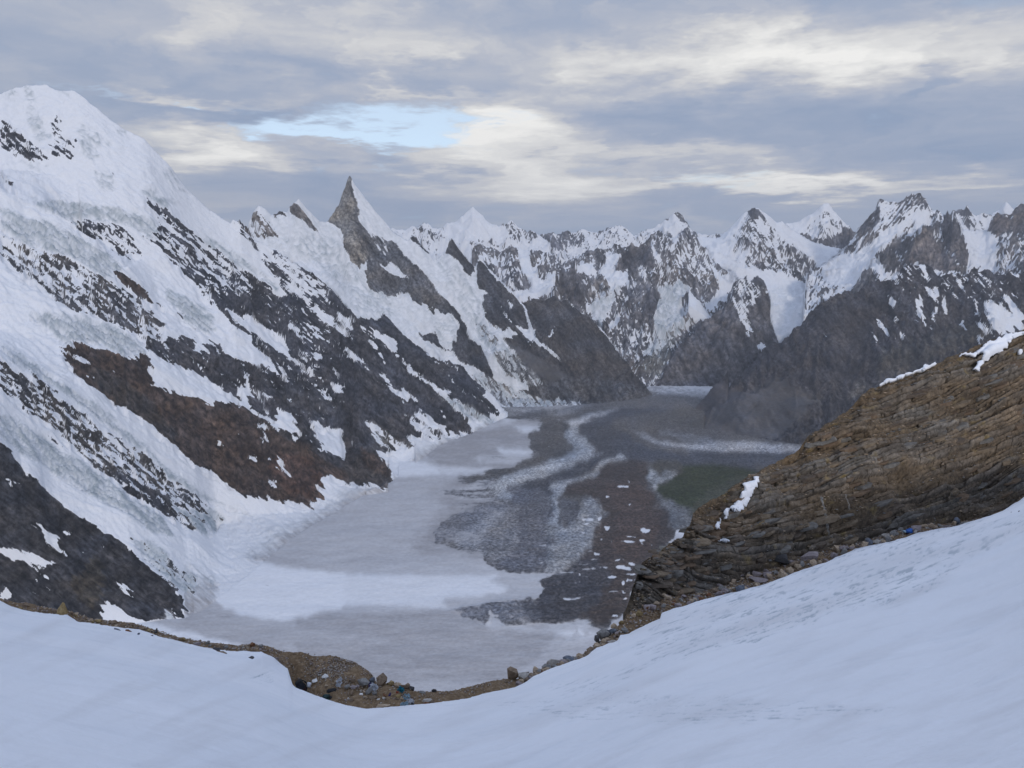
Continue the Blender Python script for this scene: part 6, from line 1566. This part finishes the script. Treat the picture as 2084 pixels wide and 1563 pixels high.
def hull_mesh(name, pts, mat, bevel=.0):
    bm = bmesh.new()
    for p_ in pts:
        bm.verts.new(p_)
    r_ = bmesh.ops.convex_hull(bm, input=bm.verts[:])
    junk = [g for g in r_.get('geom_interior', []) + r_.get('geom_unused', []) if isinstance(g, bmesh.types.BMVert)]
    bmesh.ops.delete(bm, geom=list(set(junk)), context='VERTS')
    if bevel:
        bmesh.ops.bevel(bm, geom=bm.edges[:], offset=bevel, segments=1, affect='EDGES')
    me = bpy.data.meshes.new(name)
    bm.to_mesh(me)
    bm.free()
    me.materials.append(mat)
    return me


BLOCKS = {k: [hull_mesh('stone', hull_points(16, boxy=random.uniform(.3, .9)), m_) for _ in range(5)] for k, m_ in STONE_MATS.items()}
BLOCKS['point'] = [hull_mesh('stone', [(math.cos(k_) * .5, math.sin(k_) * .45, -.5) for k_ in (.2, 1.3, 2.4, 3.5, 4.6, 5.6)] + [(.30, .1, -.05), (-.28, -.15, .05), (.05, -.30, .10), (-.03, .02, .55), (.07, .08, .48)], STONE_MATS['yellow'])]
WORD = dict(brown='brown', tan='tan', grey='grey', pale='pale grey', dark='dark', slate='blue-grey', rust='rust-red', yellow='yellow', mauve='mauve-grey', white='whitish')


def stone(px_, py_, wpx, hpx, kind, label=None, group=None, name='stone', category='stone', tilt=0.0, depth=None, sink=.12, flat_rot=None):
    """a stone whose middle is seen at (px_, py_) and that is wpx by hpx across in the photograph"""
    g = ground(px_, py_ + hpx * .40)
    mpp = g.y / FPX
    o = link(name, random.choice(BLOCKS[kind]), None, category=category, label=label, group=group)
    wd, ht = wpx * mpp * 1.3, hpx * mpp * 1.3
    o.scale = (wd, depth or max(.5 * wd, ht) * random.uniform(.8, 1.1), ht)
    o.location = (g.x, g.y, g.z + ht * (.5 - sink))
    o.rotation_euler = (random.uniform(-.2, .2), -tilt + random.uniform(-.08, .08), random.uniform(-.5, .5) if flat_rot is None else flat_rot)
    return o


def zz(reg, x, y):
    x0, y0, s_ = RG[reg]
    return x0 + s_ * x, y0 + s_ * y


SPECIAL = [
    # right-hand rubble band and the knoll, from the left upwards
    ('full', 1040, 1371, 30, 26, 'brown', .5, 'large brown-grey boulder leaning left of the cracked pale block on the dirt knoll'),
    ('full', 1066, 1360, 30, 13, 'pale', -.1, 'upper pale half of the cracked block on the dirt knoll'),
    ('full', 1066, 1375, 26, 19, 'pale', .0, 'lower pale half of the cracked block on the dirt knoll'),
    ('full', 1090, 1362, 14, 15, 'tan', .0, 'small rounded tan boulder touching the right side of the cracked pale block'),
    ('full', 1098, 1368, 20, 12, 'rust', .1, 'rust-red stone at the snow edge right of the cracked pale block'),
    ('full', 1111, 1359, 22, 15, 'grey', .2, 'grey stone just above and right of the rust-red stone'),
    ('full', 1126, 1345, 30, 19, 'pale', .2, 'big pale greenish boulder topping the rubble up the ridge from the rust-red stone'),
    ('full', 1153, 1331, 18, 12, 'slate', .2, 'blue-grey stone perched above its larger blue-grey neighbour on the ridge'),
    ('full', 1157, 1342, 24, 13, 'slate', .3, 'wide blue-grey slab lying below the perched blue-grey stone'),
    ('full', 1178, 1336, 17, 11, 'tan', .8, 'tilted pale tan slab at the snow edge beside the wide blue-grey slab'),
    ('full', 1190, 1337, 16, 9, 'brown', .2, 'brown slab lying flat at the snow edge right of the tilted tan slab'),
    ('full', 1216, 1287, 13, 20, 'dark', .0, 'dark pointed stone leaning against the left side of the big grey boulder'),
    ('full', 1227, 1279, 28, 24, 'grey', .1, 'big grey boulder on the skyline of the rubble band over the brown moraine'),
    ('full', 1239, 1270, 22, 12, 'dark', -.5, 'dark slab slanting behind the big grey boulder'),
    ('full', 1246, 1284, 20, 10, 'slate', .2, 'bluish stone at the right foot of the big grey boulder'),
    ('full', 1250, 1268, 15, 14, 'tan', .4, 'tan block above the bluish stone, below the end of the rock face'),
    ('full', 1265, 1267, 14, 9, 'yellow', .0, 'ochre-yellow stone in the rubble under the left end of the rock face'),
    ('full', 1300, 1249, 18, 12, 'yellow', .3, 'bright yellowish stone in the rubble just right of the rock face end'),
    ('full', 1246, 1309, 18, 9, 'pale', .4, 'pale stone lying out on the snow below the rubble band'),
    ('full', 1358, 1214, 24, 9, 'tan', -.3, 'long pale tan slab lying on top of the rubble, under the folded dark beds'),
    ('full', 1335, 1228, 16, 8, 'tan', .4, 'light tan slab left of and below the long pale tan slab'),
    ('full', 1506, 1198, 22, 16, 'slate', .3, 'dark blue-grey boulder at the snow edge left of the pile of flat slabs'),
    ('full', 1592, 1170, 22, 19, 'tan', .0, 'square tan block at the snow edge, right end of the pile of flat slabs'),
    ('full', 1606, 1160, 18, 17, 'tan', .4, 'tan block leaning on the back of the square tan block'),
    ('full', 1540, 1168, 22, 11, 'mauve', .1, 'flat mauve-grey slab on top of the pile of flat slabs'),
    ('full', 1543, 1179, 46, 9, 'mauve', -.22, 'longest flat slab, lying across the middle of the pile of flat slabs'),
    ('full', 1523, 1166, 7, 10, 'pale', .0, 'small upright pale stone left of the flat mauve slab'),
    ('full', 1509, 1171, 14, 8, 'mauve', .1, 'small flat slab at the upper left of the slab pile'),
    ('full', 1561, 1170, 20, 14, 'mauve', .3, 'lumpy mauve stone between the flat mauve slab and the square tan block'),
    ('full', 1539, 1187, 16, 7, 'tan', .0, 'thin tan slab at the foot of the pile of flat slabs'),
    ('full', 1590, 1141, 34, 24, 'dark', .2, 'largest dark boulder, at the foot of the rock face above the slab pile'),
    ('full', 1617, 1148, 28, 12, 'brown', .1, 'wide brown slab right of the largest dark boulder'),
    ('full', 1648, 1134, 42, 18, 'mauve', .35, 'biggest mauve-grey boulder against the foot of the rock face'),
    ('full', 1655, 1145, 18, 13, 'tan', .2, 'tan block below the biggest mauve-grey boulder'),
    ('full', 1668, 1143, 10, 10, 'tan', .0, 'small tan block next to the tan block below the biggest mauve boulder'),
    ('full', 1700, 1117, 14, 17, 'tan', .6, 'pointed tan stone standing at the foot of the thin white quartz vein'),
    ('full', 1718, 1116, 22, 9, 'mauve', .1, 'low mauve-grey slab right of the pointed tan stone'),
    ('full', 1755, 1111, 24, 14, 'tan', .15, 'smooth tan triangular boulder at the snow edge halfway up the rubble band'),
    ('full', 1768, 1102, 16, 14, 'slate', .2, 'blue-grey boulder touching the right of the smooth tan triangular boulder'),
    ('full', 1782, 1102, 18, 12, 'pale', .1, 'pale grey boulder right of the blue-grey boulder halfway up the rubble band'),
    ('full', 1815, 1087, 22, 12, 'grey', .2, 'grey slab left of the blue bundle'),
    ('full', 1864, 1076, 22, 14, 'mauve', .3, 'grey-mauve boulder just right of the blue bundle'),
    ('full', 1898, 1071, 28, 11, 'tan', -.3, 'orange-tan slab lying at the snow edge right of the blue bundle'),
    ('full', 1944, 1062, 16, 16, 'slate', .5, 'pointed grey stone standing at the snow edge near the upper end of the rubble'),
    ('full', 1966, 1065, 24, 7, 'grey', .1, 'thin grey slab lying right of the pointed grey stone'),
    ('full', 1995, 1059, 24, 7, 'yellow', .15, 'pale yellow slab, the last of the rubble before the snow reaches the rock'),
    # left rubble line
    ('full', 128, 1242, 24, 24, 'point', .0, 'pointed yellow boulder standing up from the thin rubble line at the far left'),
    ('full', 232, 1266, 18, 8, 'brown', -.2, 'brown slab lying on the left rubble line below the foot of the dark crag'),
    ('full', 317, 1285, 7, 12, 'dark', .0, 'small dark upright stone on the left rubble line'),
    ('full', 514, 1311, 13, 11, 'rust', .0, 'reddish-brown stone at the highest bump of the left rubble line'),
    ('full', 531, 1315, 11, 8, 'grey', .0, 'small grey stone right of the reddish-brown stone on the left rubble line'),
    ('full', 403, 1315, 14, 9, 'mauve', .0, 'mauve stone half in the snow below the left rubble line'),
    # the ledge
    ('full', 777, 1384, 22, 25, 'brown', .0, 'big square upright brown block in the low stone wall on the dirt ledge'),
    ('full', 757, 1386, 20, 12, 'slate', .5, 'dark grey slab leaning on the left side of the square upright block'),
    ('full', 739, 1389, 28, 16, 'grey', -.4, 'flat greenish-grey slab at the left end of the low stone wall'),
    ('full', 797, 1382, 15, 12, 'yellow', .1, 'ochre stone right of the square upright block in the low stone wall'),
    ('full', 795, 1390, 16, 8, 'yellow', .0, 'lower ochre stone under the ochre stone beside the square block'),
    ('full', 811, 1378, 18, 10, 'tan', -.2, 'topmost tan stone of the low stone wall'),
    ('full', 820, 1388, 20, 9, 'brown', -.3, 'long brown stone slanting down under the topmost tan stone'),
    ('full', 828, 1392, 14, 14, 'brown', .0, 'squarish brown stone at the right end of the low stone wall'),
    ('full', 806, 1394, 15, 9, 'tan', .0, 'rounded pale tan stone in the front row of the low stone wall'),
    ('full', 812, 1388, 11, 6, 'pale', .0, 'small pale flat stone above the rounded pale tan stone'),
    ('full', 838, 1399, 14, 9, 'dark', -.5, 'dark stone at the lower right end of the low stone wall'),
    ('full', 751, 1408, 18, 11, 'grey', .7, 'grey slab tilted up in front of the low stone wall'),
    ('full', 762, 1411, 12, 8, 'grey', .0, 'grey stone just right of the tilted-up grey slab'),
    ('full', 783, 1415, 11, 8, 'rust', .2, 'reddish stone in front of the low stone wall'),
    ('full', 760, 1420, 18, 8, 'brown', .0, 'low brown-grey stone below the tilted-up grey slab'),
    ('full', 771, 1423, 8, 5, 'white', .0, 'small whitish stone below the reddish stone'),
    ('full', 735, 1414, 9, 6, 'white', .0, 'small whitish stone on bare dirt left of the tilted-up grey slab'),
    ('full', 810, 1418, 12, 9, 'yellow', .0, 'yellow-ochre stone just below the teal packet'),
    ('full', 778, 1437, 36, 9, 'tan', .05, 'long flat tan slab lying at the lower snow edge of the dirt ledge'),
    ('full', 871, 1426, 24, 9, 'pale', -.1, 'pale flat slab at the snow edge right of the scattered litter'),
    ('full', 866, 1431, 14, 8, 'rust', .0, 'brown stone under the left of the pale flat slab right of the litter'),
    ('full', 880, 1428, 9, 9, 'brown', .0, 'dark brown stone at the right tip of the pale flat slab'),
    ('full', 883, 1406, 12, 8, 'dark', -.4, 'dark pointed stone alone on the crest of the dirt ledge'),
    ('full', 860, 1409, 16, 6, 'grey', .0, 'low grey stone left of the dark pointed stone on the crest'),
    ('full', 662, 1377, 15, 9, 'white', -.1, 'largest whitish stone on the brown gravel above the black rucksack'),
    ('full', 641, 1386, 12, 8, 'white', .2, 'whitish stone between the rucksack and the largest whitish stone'),
    ('full', 664, 1395, 9, 6, 'tan', .0, 'small tan stone on the gravel above the black pouch'),
    ('full', 683, 1388, 9, 8, 'tan', .0, 'small pale tan stone touching the white plastic bag'),
    ('full', 650, 1373, 9, 4, 'pale', .0, 'small flat pale stone left of the largest whitish stone'),
    ('full', 720, 1398, 16, 8, 'mauve', .0, 'mauve stone left of the flat greenish-grey slab'),
    ('full', 706, 1398, 14, 8, 'grey', .0, 'grey stone right of the white plastic bag'),
    ('full', 716, 1384, 14, 9, 'brown', .0, 'brown stone on the gravel slope above the mauve stone'),
    ('full', 684, 1433, 9, 5, 'tan', .0, 'small tan stone at the lower snow edge below the teal-black bundle'),
    # stones out on the snow, left
    ('r3', 712, 705, 16, 6, 'slate', -.35, 'thin dark stone lying in the snow, leftmost of those below the left rubble line'),
    ('r3', 780, 710, 14, 6, 'rust', -.1, 'small reddish stone in the snow right of the thin dark stone'),
    ('r3', 842, 728, 8, 4, 'slate', .0, 'tiny grey stone in the snow right of the small reddish stone'),
    ('r3', 918, 742, 8, 4, 'dark', .2, 'tiny dark stone alone in the snow under the left rubble line'),
    ('r3', 1318, 822, 20, 8, 'dark', .0, 'dark flat boulder in the snow below the left rubble line'),
    ('r3', 1345, 842, 22, 5, 'brown', -.3, 'thin brown slab in the snow under the dark flat boulder'),
    ('r3', 1523, 873, 13, 4, 'dark', -.1, 'small dark stone in the snow left of the dirt ledge'),
    ('z4', 2003, 97, 11, 5, 'dark', .0, 'small dark stone on the snow at the right edge of the picture'),
    ('z4', 2047, 88, 4, 4, 'dark', .0, 'tiny dark stone right of the small dark stone at the right edge'),
]


def snow_ground(px_, py_):
    u, dy, dz = px_dir(px_, py_)
    a, sl = float(u / dy), float(dz / dy)
    s_ = (float(np.interp(a, FA, eZ)) + 1.7) / float(np.interp(a, FA, eY))
    Yd = -1.7 / (sl - s_)
    Yd = min(max(Yd, 3), float(np.interp(a, FA, eY)) - .1)
    return Vector((a * Yd, Yd, -1.7 + s_ * Yd + .12))


_g = ground
for (reg, x, y, wpx, hpx, kd, tl, lab) in SPECIAL:
    X_, Y_ = zz(reg, x, y)
    on_snow = lab.find('in the snow') >= 0 or lab.find('on the snow') >= 0 or lab.find('out on the snow') >= 0 or 'right edge' in lab
    if on_snow:
        ground = snow_ground
    big = max(wpx, hpx) >= 20
    stone(X_, Y_, wpx, hpx, kd, lab, None, 'boulder' if big else 'stone', 'boulder' if big else 'stone', tilt=tl)
    ground = _g

# the many small stones of the rubble: individuals, largest first placed on the bands the photograph shows
BANDS = [  # px from, px to, count, size range (photo pixels), kinds, label, group
    (0, 500, 40, (6, 13), ['brown', 'brown', 'tan', 'grey', 'yellow'], 'small {} stone in the thin rubble line along the left snow edge', '{} stones of the left rubble line'),
    (1055, 1300, 72, (7, 17), ['brown', 'tan', 'grey', 'mauve', 'brown', 'tan'], 'small {} stone in the rubble between the dirt knoll and the rock face', '{} stones of the lower right rubble'),
    (1300, 1500, 40, (7, 17), ['brown', 'tan', 'mauve', 'grey', 'rust'], 'small {} stone in the rubble under the left part of the rock face', '{} stones under the left part of the rock face'),
    (1500, 1760, 40, (7, 16), ['brown', 'tan', 'mauve', 'grey', 'tan'], 'small {} stone in the rubble under the middle of the rock face', '{} stones under the middle of the rock face'),
    (1760, 2030, 26, (7, 15), ['grey', 'tan', 'mauve', 'grey', 'pale'], 'small {} stone in the thinning rubble at the upper right snow edge', '{} stones of the upper right rubble'),
    (690, 850, 20, (5, 10), ['grey', 'tan', 'brown', 'pale', 'mauve'], 'small {} stone lying about the low stone wall on the dirt ledge', '{} stones about the low wall'),
]
for (p0, p1, n, (s0, s1), kinds, lab, grp) in BANDS:
    for _ in range(n):
        x = random.uniform(p0, p1)
        e = float(np.interp(x, [q_[0] for q_ in E_PIX], [q_[1] for q_ in E_PIX]))
        c = float(np.interp(x, [q_[0] for q_ in C_PIX], [q_[1] for q_ in C_PIX]))
        f = random.random()
        if p0 == 690:
            y = random.uniform(1392, 1428)
        else:
            y = e + (c - e) * f - 1
        s_ = s0 + 1.5 + (s1 - s0) * random.random() ** 1.5
        kd = random.choice(kinds)
        stone(x, y, s_, s_ * random.uniform(.55, .85), kd, lab.format(WORD[kd]), grp.format(WORD[kd]), tilt=random.uniform(-.5, .5), sink=.15)

# gravel and pebbles: too many to count
UNIT = []
for _ in range(6):
    bm = bmesh.new()
    for p_ in hull_points(9, 1, 1, .7):
        bm.verts.new(p_)
    bmesh.ops.convex_hull(bm, input=bm.verts[:])
    bm.verts.ensure_lookup_table()
    loose = [v for v in bm.verts if not v.link_faces]
    bmesh.ops.delete(bm, geom=loose, context='VERTS')
    bm.verts.index_update()
    UNIT.append((np.array([v.co[:] for v in bm.verts], np.float32), np.array([[v.index for v in f_.verts] for f_ in bm.faces], np.int32)))
    bm.free()


def gravel(label, spots, mats):
    rs = np.random.RandomState(len(spots))
    for mi, mt_ in enumerate(mats):
        vs, fs, off = [], [], 0
        for (g, s_) in spots[mi::len(mats)]:
            v, f_ = UNIT[rs.randint(6)]
            q_ = rs.rand() * 6.28
            cq, sq = math.cos(q_), math.sin(q_)
            k = v * s_ * np.array([rs.uniform(.8, 1.5), rs.uniform(.8, 1.2), rs.uniform(.6, 1.0)], np.float32)
            k = np.stack([k[:, 0] * cq - k[:, 1] * sq, k[:, 0] * sq + k[:, 1] * cq, k[:, 2]], 1) + np.array(g, np.float32)
            vs.append(k)
            fs.append(f_ + off)
            off += len(k)
        link('gravel', tri_mesh('gravel', np.concatenate(vs), np.concatenate(fs)), None, mt_, kind='stuff', label=label, category='gravel')


rs = np.random.RandomState(4)
spots = []
for _ in range(5200):
    a = rs.uniform(-.66, .70)
    e_y, e_z, c_y, c_z = (float(np.interp(a, FA, q_)) for q_ in (eY, eZ, cY, cZ))
    f = rs.rand() ** .9
    yy = e_y + (c_y - e_y) * f
    spots.append(((a * yy, yy, e_z + (c_z - e_z) * f + .10 * math.sin(math.pi * f) + .02), yy / FPX * (1.6 + 4.6 * rs.rand() ** 3)))
for _ in range(3000):       # pale shards thick on the gravel slope of the ledge
    x, y = rs.uniform(560, 760), rs.uniform(1335, 1440)
    if rs.rand() < .55:
        x, y = 690 + rs.randn() * 34, 1362 + rs.randn() * 13
    g = ground(x, y)
    spots.append(((g.x, g.y, g.z + .02), g.y / FPX * (1.6 + 3.6 * rs.rand() ** 2)))
for _ in range(1500):       # fist- to head-sized rubble along the right-hand band
    x = rs.uniform(1090, 2030)
    e = float(np.interp(x, [q_[0] for q_ in E_PIX], [q_[1] for q_ in E_PIX]))
    c = float(np.interp(x, [q_[0] for q_ in C_PIX], [q_[1] for q_ in C_PIX]))
    g = ground(x, e + (c - e) * rs.rand())
    spots.append(((g.x, g.y, g.z + .06), g.y / FPX * (3.5 + 5.0 * rs.rand() ** 2)))
for _ in range(700):        # and along the thin line on the left
    x = rs.uniform(0, 600)
    e = float(np.interp(x, [q_[0] for q_ in E_PIX], [q_[1] for q_ in E_PIX]))
    c = float(np.interp(x, [q_[0] for q_ in C_PIX], [q_[1] for q_ in C_PIX]))
    g = ground(x, e + (c - e) * rs.uniform(-.1, 1.05))
    spots.append(((g.x, g.y, g.z + .05), g.y / FPX * (3.0 + 5.0 * rs.rand() ** 2)))
gravel('loose brown and pale gravel scattered over the dirt ledge and rubble band', spots, [STONE_MATS[k] for k in ('brown', 'tan', 'mauve', 'brown', 'pale')])
# crumbs of rock in the hollows of the face
spots = []
for _ in range(5200):
    k, i = rs.randint(4, NCT - 2), rs.randint(20, NCX - 150)
    if soft[k, i] < .25 and rs.rand() < .6:
        continue
    p = CDY[k, i]
    spots.append((tuple(p + NRM * .03), p[1] / FPX * (2 + 6.0 * rs.rand() ** 3)))
for mi, kd in enumerate(('brown', 'tan', 'grey')):
    pass
rs2 = np.random.RandomState(9)
for mi, kd in enumerate(('brown', 'tan', 'grey')):
    vs, fs, off = [], [], 0
    for (g, s_) in spots[mi::3]:
        v, f_ = UNIT[rs2.randint(6)]
        k = v * s_ * np.array([rs2.uniform(.9, 1.8), rs2.uniform(.8, 1.2), rs2.uniform(.5, .9)], np.float32) + np.array(g, np.float32)
        vs.append(k)
        fs.append(f_ + off)
        off += len(k)
    link('rubble', tri_mesh('rubble', np.concatenate(vs), np.concatenate(fs)), cliff, STONE_MATS[kd], kind='stuff')


# ------------------------------------------------------------------ what people left on the ledge
def cloth_material(name, c, rough=.8, bump=.01, scale=30.0):
    m = bpy.data.materials.new(name)
    m.use_nodes = True
    t = NT(m.node_tree)
    co = t.new('ShaderNodeTexCoord').outputs['Object']
    n = t.noise(co, scale, 4, .6)
    b = t.new('ShaderNodeBump')
    b.inputs['Distance'].default_value = bump
    t.put(b.inputs['Height'], n)
    p = t.new('ShaderNodeBsdfPrincipled')
    t.put(p.inputs['Base Color'], t.mix(n, tuple(.7 * q_ for q_ in c), tuple(min(1, 1.25 * q_) for q_ in c)))
    p.inputs['Roughness'].default_value = rough
    t.l.new(b.outputs[0], p.inputs['Normal'])
    o = t.new('ShaderNodeOutputMaterial')
    t.l.new(p.outputs[0], o.inputs[0])
    return m


M_NAVY, M_BLACK = cloth_material('dark_navy_cloth', (.010, .012, .020)), cloth_material('black_cloth', (.008, .008, .010))
M_TEAL, M_GREEN = cloth_material('dark_teal_cloth', (.008, .030, .030)), cloth_material('green_cloth', (.006, .045, .025))
M_MAT, M_BLUE = cloth_material('yellow_green_foam', (.30, .36, .13)), cloth_material('blue_tarpaulin', (.02, .11, .42), .5)
M_CYAN, M_WHITE = cloth_material('teal_plastic', (.03, .26, .36), .4), cloth_material('white_plastic', (.62, .64, .68), .4)
M_PURPLE, M_ORANGE = cloth_material('violet_plastic', (.06, .05, .26), .4), cloth_material('orange_plastic', (.50, .12, .06), .4)
M_PALEBLUE = cloth_material('pale_blue_plastic', (.36, .50, .58), .4)


def blob(name, mat, parent, loc, size, rot=(0, 0, 0), power=2.6, lump=.12, seed=0, seg=14, **props):
    """a stuffed, slightly lumpy rounded box"""
    bm = bmesh.new()
    bmesh.ops.create_uvsphere(bm, u_segments=seg, v_segments=max(6, seg // 2 + 2), radius=1.0)
    rr = random.Random(seed)
    ph = [rr.uniform(0, 6.28) for _ in range(6)]
    for v in bm.verts:
        c = v.co.normalized()
        n = (abs(c.x) ** power + abs(c.y) ** power + abs(c.z) ** power) ** (-1 / power)
        w_ = 1 + lump * (math.sin(3 * c.x + ph[0]) * math.sin(4 * c.z + ph[1]) + .6 * math.sin(7 * c.y + ph[2]) * math.sin(6 * c.z + ph[3]))
        v.co = Vector((c.x * size[0], c.y * size[1], c.z * size[2])) * (n * .5 * w_)
    for f_ in bm.faces:
        f_.smooth = True
    me = bpy.data.meshes.new(name)
    bm.to_mesh(me)
    bm.free()
    o = link(name, me, parent, mat, **props)
    o.location = loc
    o.rotation_euler = rot
    return o


def tube(name, mat, parent, pts, rad, flatten=1.0, **props):
    bm = bmesh.new()
    rings = []
    n = 6
    P_ = [Vector(p_) for p_ in pts]
    for i, p_ in enumerate(P_):
        d_ = (P_[min(i + 1, len(P_) - 1)] - P_[max(i - 1, 0)]).normalized()
        u_ = d_.cross(Vector((0, 1, 0.01))).normalized()
        v_ = d_.cross(u_)
        rings.append([bm.verts.new(p_ + (u_ * math.cos(6.2832 * k / n) + v_ * math.sin(6.2832 * k / n) * flatten) * rad) for k in range(n)])
    for a_, b_ in zip(rings[:-1], rings[1:]):
        for k in range(n):
            bm.faces.new((a_[k], a_[(k + 1) % n], b_[(k + 1) % n], b_[k]))
    bm.faces.new(rings[0])
    bm.faces.new(rings[-1])
    bmesh.ops.recalc_face_normals(bm, faces=bm.faces[:])
    for f_ in bm.faces:
        f_.smooth = True
    me = bpy.data.meshes.new(name)
    bm.to_mesh(me)
    bm.free()
    return link(name, me, parent, mat, **props)


def crumple(name, mat, parent, loc, w_, h_, seed, rot=(0, 0, 0), amp=.25, n=7, **props):
    """a crumpled sheet of plastic, thin but solid"""
    rr = random.Random(seed)
    bm = bmesh.new()
    g = [[bm.verts.new(((i / (n - 1) - .5) * w_ + rr.uniform(-.08, .08) * w_, (j / (n - 1) - .5) * h_ + rr.uniform(-.08, .08) * h_, abs(rr.gauss(0, 1)) * amp * min(w_, h_))) for i in range(n)] for j in range(n)]
    for j in range(n - 1):
        for i in range(n - 1):
            if (i in (0, n - 2) and j in (0, n - 2)) or rr.random() < .08:
                continue
            bm.faces.new((g[j][i], g[j][i + 1], g[j + 1][i + 1], g[j + 1][i]))
    for v in [v for v in bm.verts if not v.link_faces]:
        bm.verts.remove(v)
    r_ = bmesh.ops.solidify(bm, geom=bm.faces[:], thickness=.012)
    me = bpy.data.meshes.new(name)
    bm.to_mesh(me)
    bm.free()
    o = link(name, me, parent, mat, **props)
    o.location = loc
    o.rotation_euler = rot
    return o


def base(name, px_, py_, **props):
    e_ = bpy.data.objects.new(name, None)
    COL.objects.link(e_)
    e_.location = ground(px_, py_)
    for k, v in props.items():
        e_[k] = v
    return e_


# rucksack: packed body leaning left, lid, front pocket, two shoulder straps arching to the right, hip belt
rk = base('backpack', 613, 1407, label='black rucksack standing at the notch of the snow edge, straps to the right', category='backpack')
blob('body', M_NAVY, rk, (-.03, 0, .30), (.44, .36, .62), (0, -.30, 0), 3.0, .06, 1, 18)
blob('lid', M_BLACK, rk, (-.12, 0, .56), (.40, .36, .17), (0, -.42, 0), 2.8, .08, 2)
blob('pocket', M_NAVY, rk, (-.06, -.20, .25), (.28, .12, .34), (0, -.30, 0), 3.0, .06, 3)
for dy_ in (-.10, .12):
    tube('shoulder_strap', M_BLACK, rk, [(-.02, dy_, .55), (.10, dy_, .58), (.22, dy_, .50), (.30, dy_, .36), (.34, dy_, .20), (.27, dy_, .08)], .035, .6)
tube('hip_belt', M_BLACK, rk, [(.05, -.22, .10), (.22, -.24, .07), (.38, -.20, .05), (.46, -.10, .03)], .04, .7)
blob('back_panel', cloth_material('wine_red_cloth', (.05, .010, .012)), rk, (.16, 0, .13), (.18, .30, .22), (0, -.25, 0), 3.0, .05, 4)
mt0 = ground(601, 1402)
pad = blob('foam_mat', M_MAT, None, mt0 + Vector((-.02, -.05, .06)), (.46, .34, .07), (0, .42, .2), 4.0, .04, 5, 12, label='yellow-green foam mat sticking out under the left of the rucksack', category='mat')
wb = blob('plastic_bag', M_WHITE, None, ground(628, 1400) + Vector((0, .1, .16)), (.26, .2, .34), (0, .2, 0), 2.2, .2, 6, 12, label='white plastic bag behind the straps of the rucksack', category='bag')
# dark bundle of clothing with a black pouch behind
bd = base('clothes_bundle', 665, 1422, label='teal-black bundle of clothing on the dirt at the lower left of the ledge', category='bundle')
blob('jacket', M_TEAL, bd, (-.02, 0, .13), (.42, .34, .28), (0, .1, .2), 2.2, .25, 7, 18)
blob('sleeve', M_BLACK, bd, (.22, -.02, .09), (.30, .2, .18), (0, .3, 0), 2.2, .22, 8)
blob('sleeve', M_BLACK, bd, (-.27, -.02, .07), (.24, .2, .14), (0, -.2, 0), 2.2, .22, 9)
blob('hem', M_GREEN, bd, (.05, -.14, .05), (.36, .14, .09), (0, 0, .1), 2.3, .2, 10)
pc = base('pouch', 674, 1408, label='flat black pouch lying just above the teal-black bundle', category='bag')
blob('bag', M_BLACK, pc, (0, 0, .07), (.50, .30, .14), (0, -.05, .1), 2.3, .22, 11, 16)
tube('cord', M_BLACK, pc, [(.20, -.08, .10), (.32, -.12, .06), (.42, -.06, .03), (.48, .02, .02)], .02)
# litter
tag_items = [
    ('plastic_bag', M_WHITE, 692, 1390, .30, .30, 21, 'crumpled white plastic bag on the gravel left of the stone wall', 'bag'),
    ('plastic_bag', M_WHITE, 762, 1401, .52, .30, 22, 'spread white plastic sheet among the stones below the square upright block', 'bag'),
    ('packet', M_CYAN, 817, 1405, .38, .22, 23, 'bright teal packet lying among the stones at the right end of the wall', 'packet'),
    ('packet', M_PURPLE, 753, 1393, .16, .16, 24, 'violet-blue scrap beside the dark grey leaning slab', 'packet'),
    ('packet', M_PURPLE, 794, 1413, .14, .12, 25, 'violet scrap right of the reddish stone', 'packet'),
    ('packet', M_ORANGE, 809, 1408, .14, .08, 26, 'small orange-red wrapper just left of the teal packet', 'wrapper'),
    ('plastic_bag', M_PALEBLUE, 828, 1418, .36, .18, 27, 'whitish scrap of sheeting just below and right of the teal packet', 'litter'),
    ('plastic_bag', M_WHITE, 836, 1428, .40, .18, 28, 'white scrap of sheeting above the small black bag at the lower snow edge', 'litter'),
    ('plastic_bag', M_PALEBLUE, 824, 1434, .42, .16, 29, 'bluish scrap of sheeting left of the small black bag at the lower snow edge', 'litter'),
    ('plastic_bag', M_WHITE, 1567, 1186, .34, .18, 30, 'white scrap of plastic at the snow edge left of the square tan block', 'litter'),
]
for nm, mt_, x, y, w_, h_, sd_, lab, cat in tag_items:
    g = ground(x, y + 3)
    crumple(nm, mt_, None, g + Vector((0, -.05, .10)), w_, h_ * 1.7, sd_, (math.radians(48), 0, random.uniform(-.5, .5)), .22, label=lab, category=cat)
blob('bag', M_BLACK, None, ground(840, 1437) + Vector((0, -.1, .12)), (.26, .2, .26), (0, .5, 0), 1.6, .1, 31, 12, label='small black pointed bag at the lower snow edge below the litter', category='bag')
bb = base('tarpaulin_bundle', 1849, 1085, label='bright blue bundle lying in the rubble at the foot of the rock face', category='bundle')
blob('bundle', M_BLUE, bb, (0, -.1, .28), (.74, .5, .50), (0, -.1, 0), 2.2, .2, 41, 18)
blob('flap', M_PALEBLUE, bb, (-.46, -.1, .22), (.34, .3, .22), (0, .3, 0), 2.2, .25, 42)
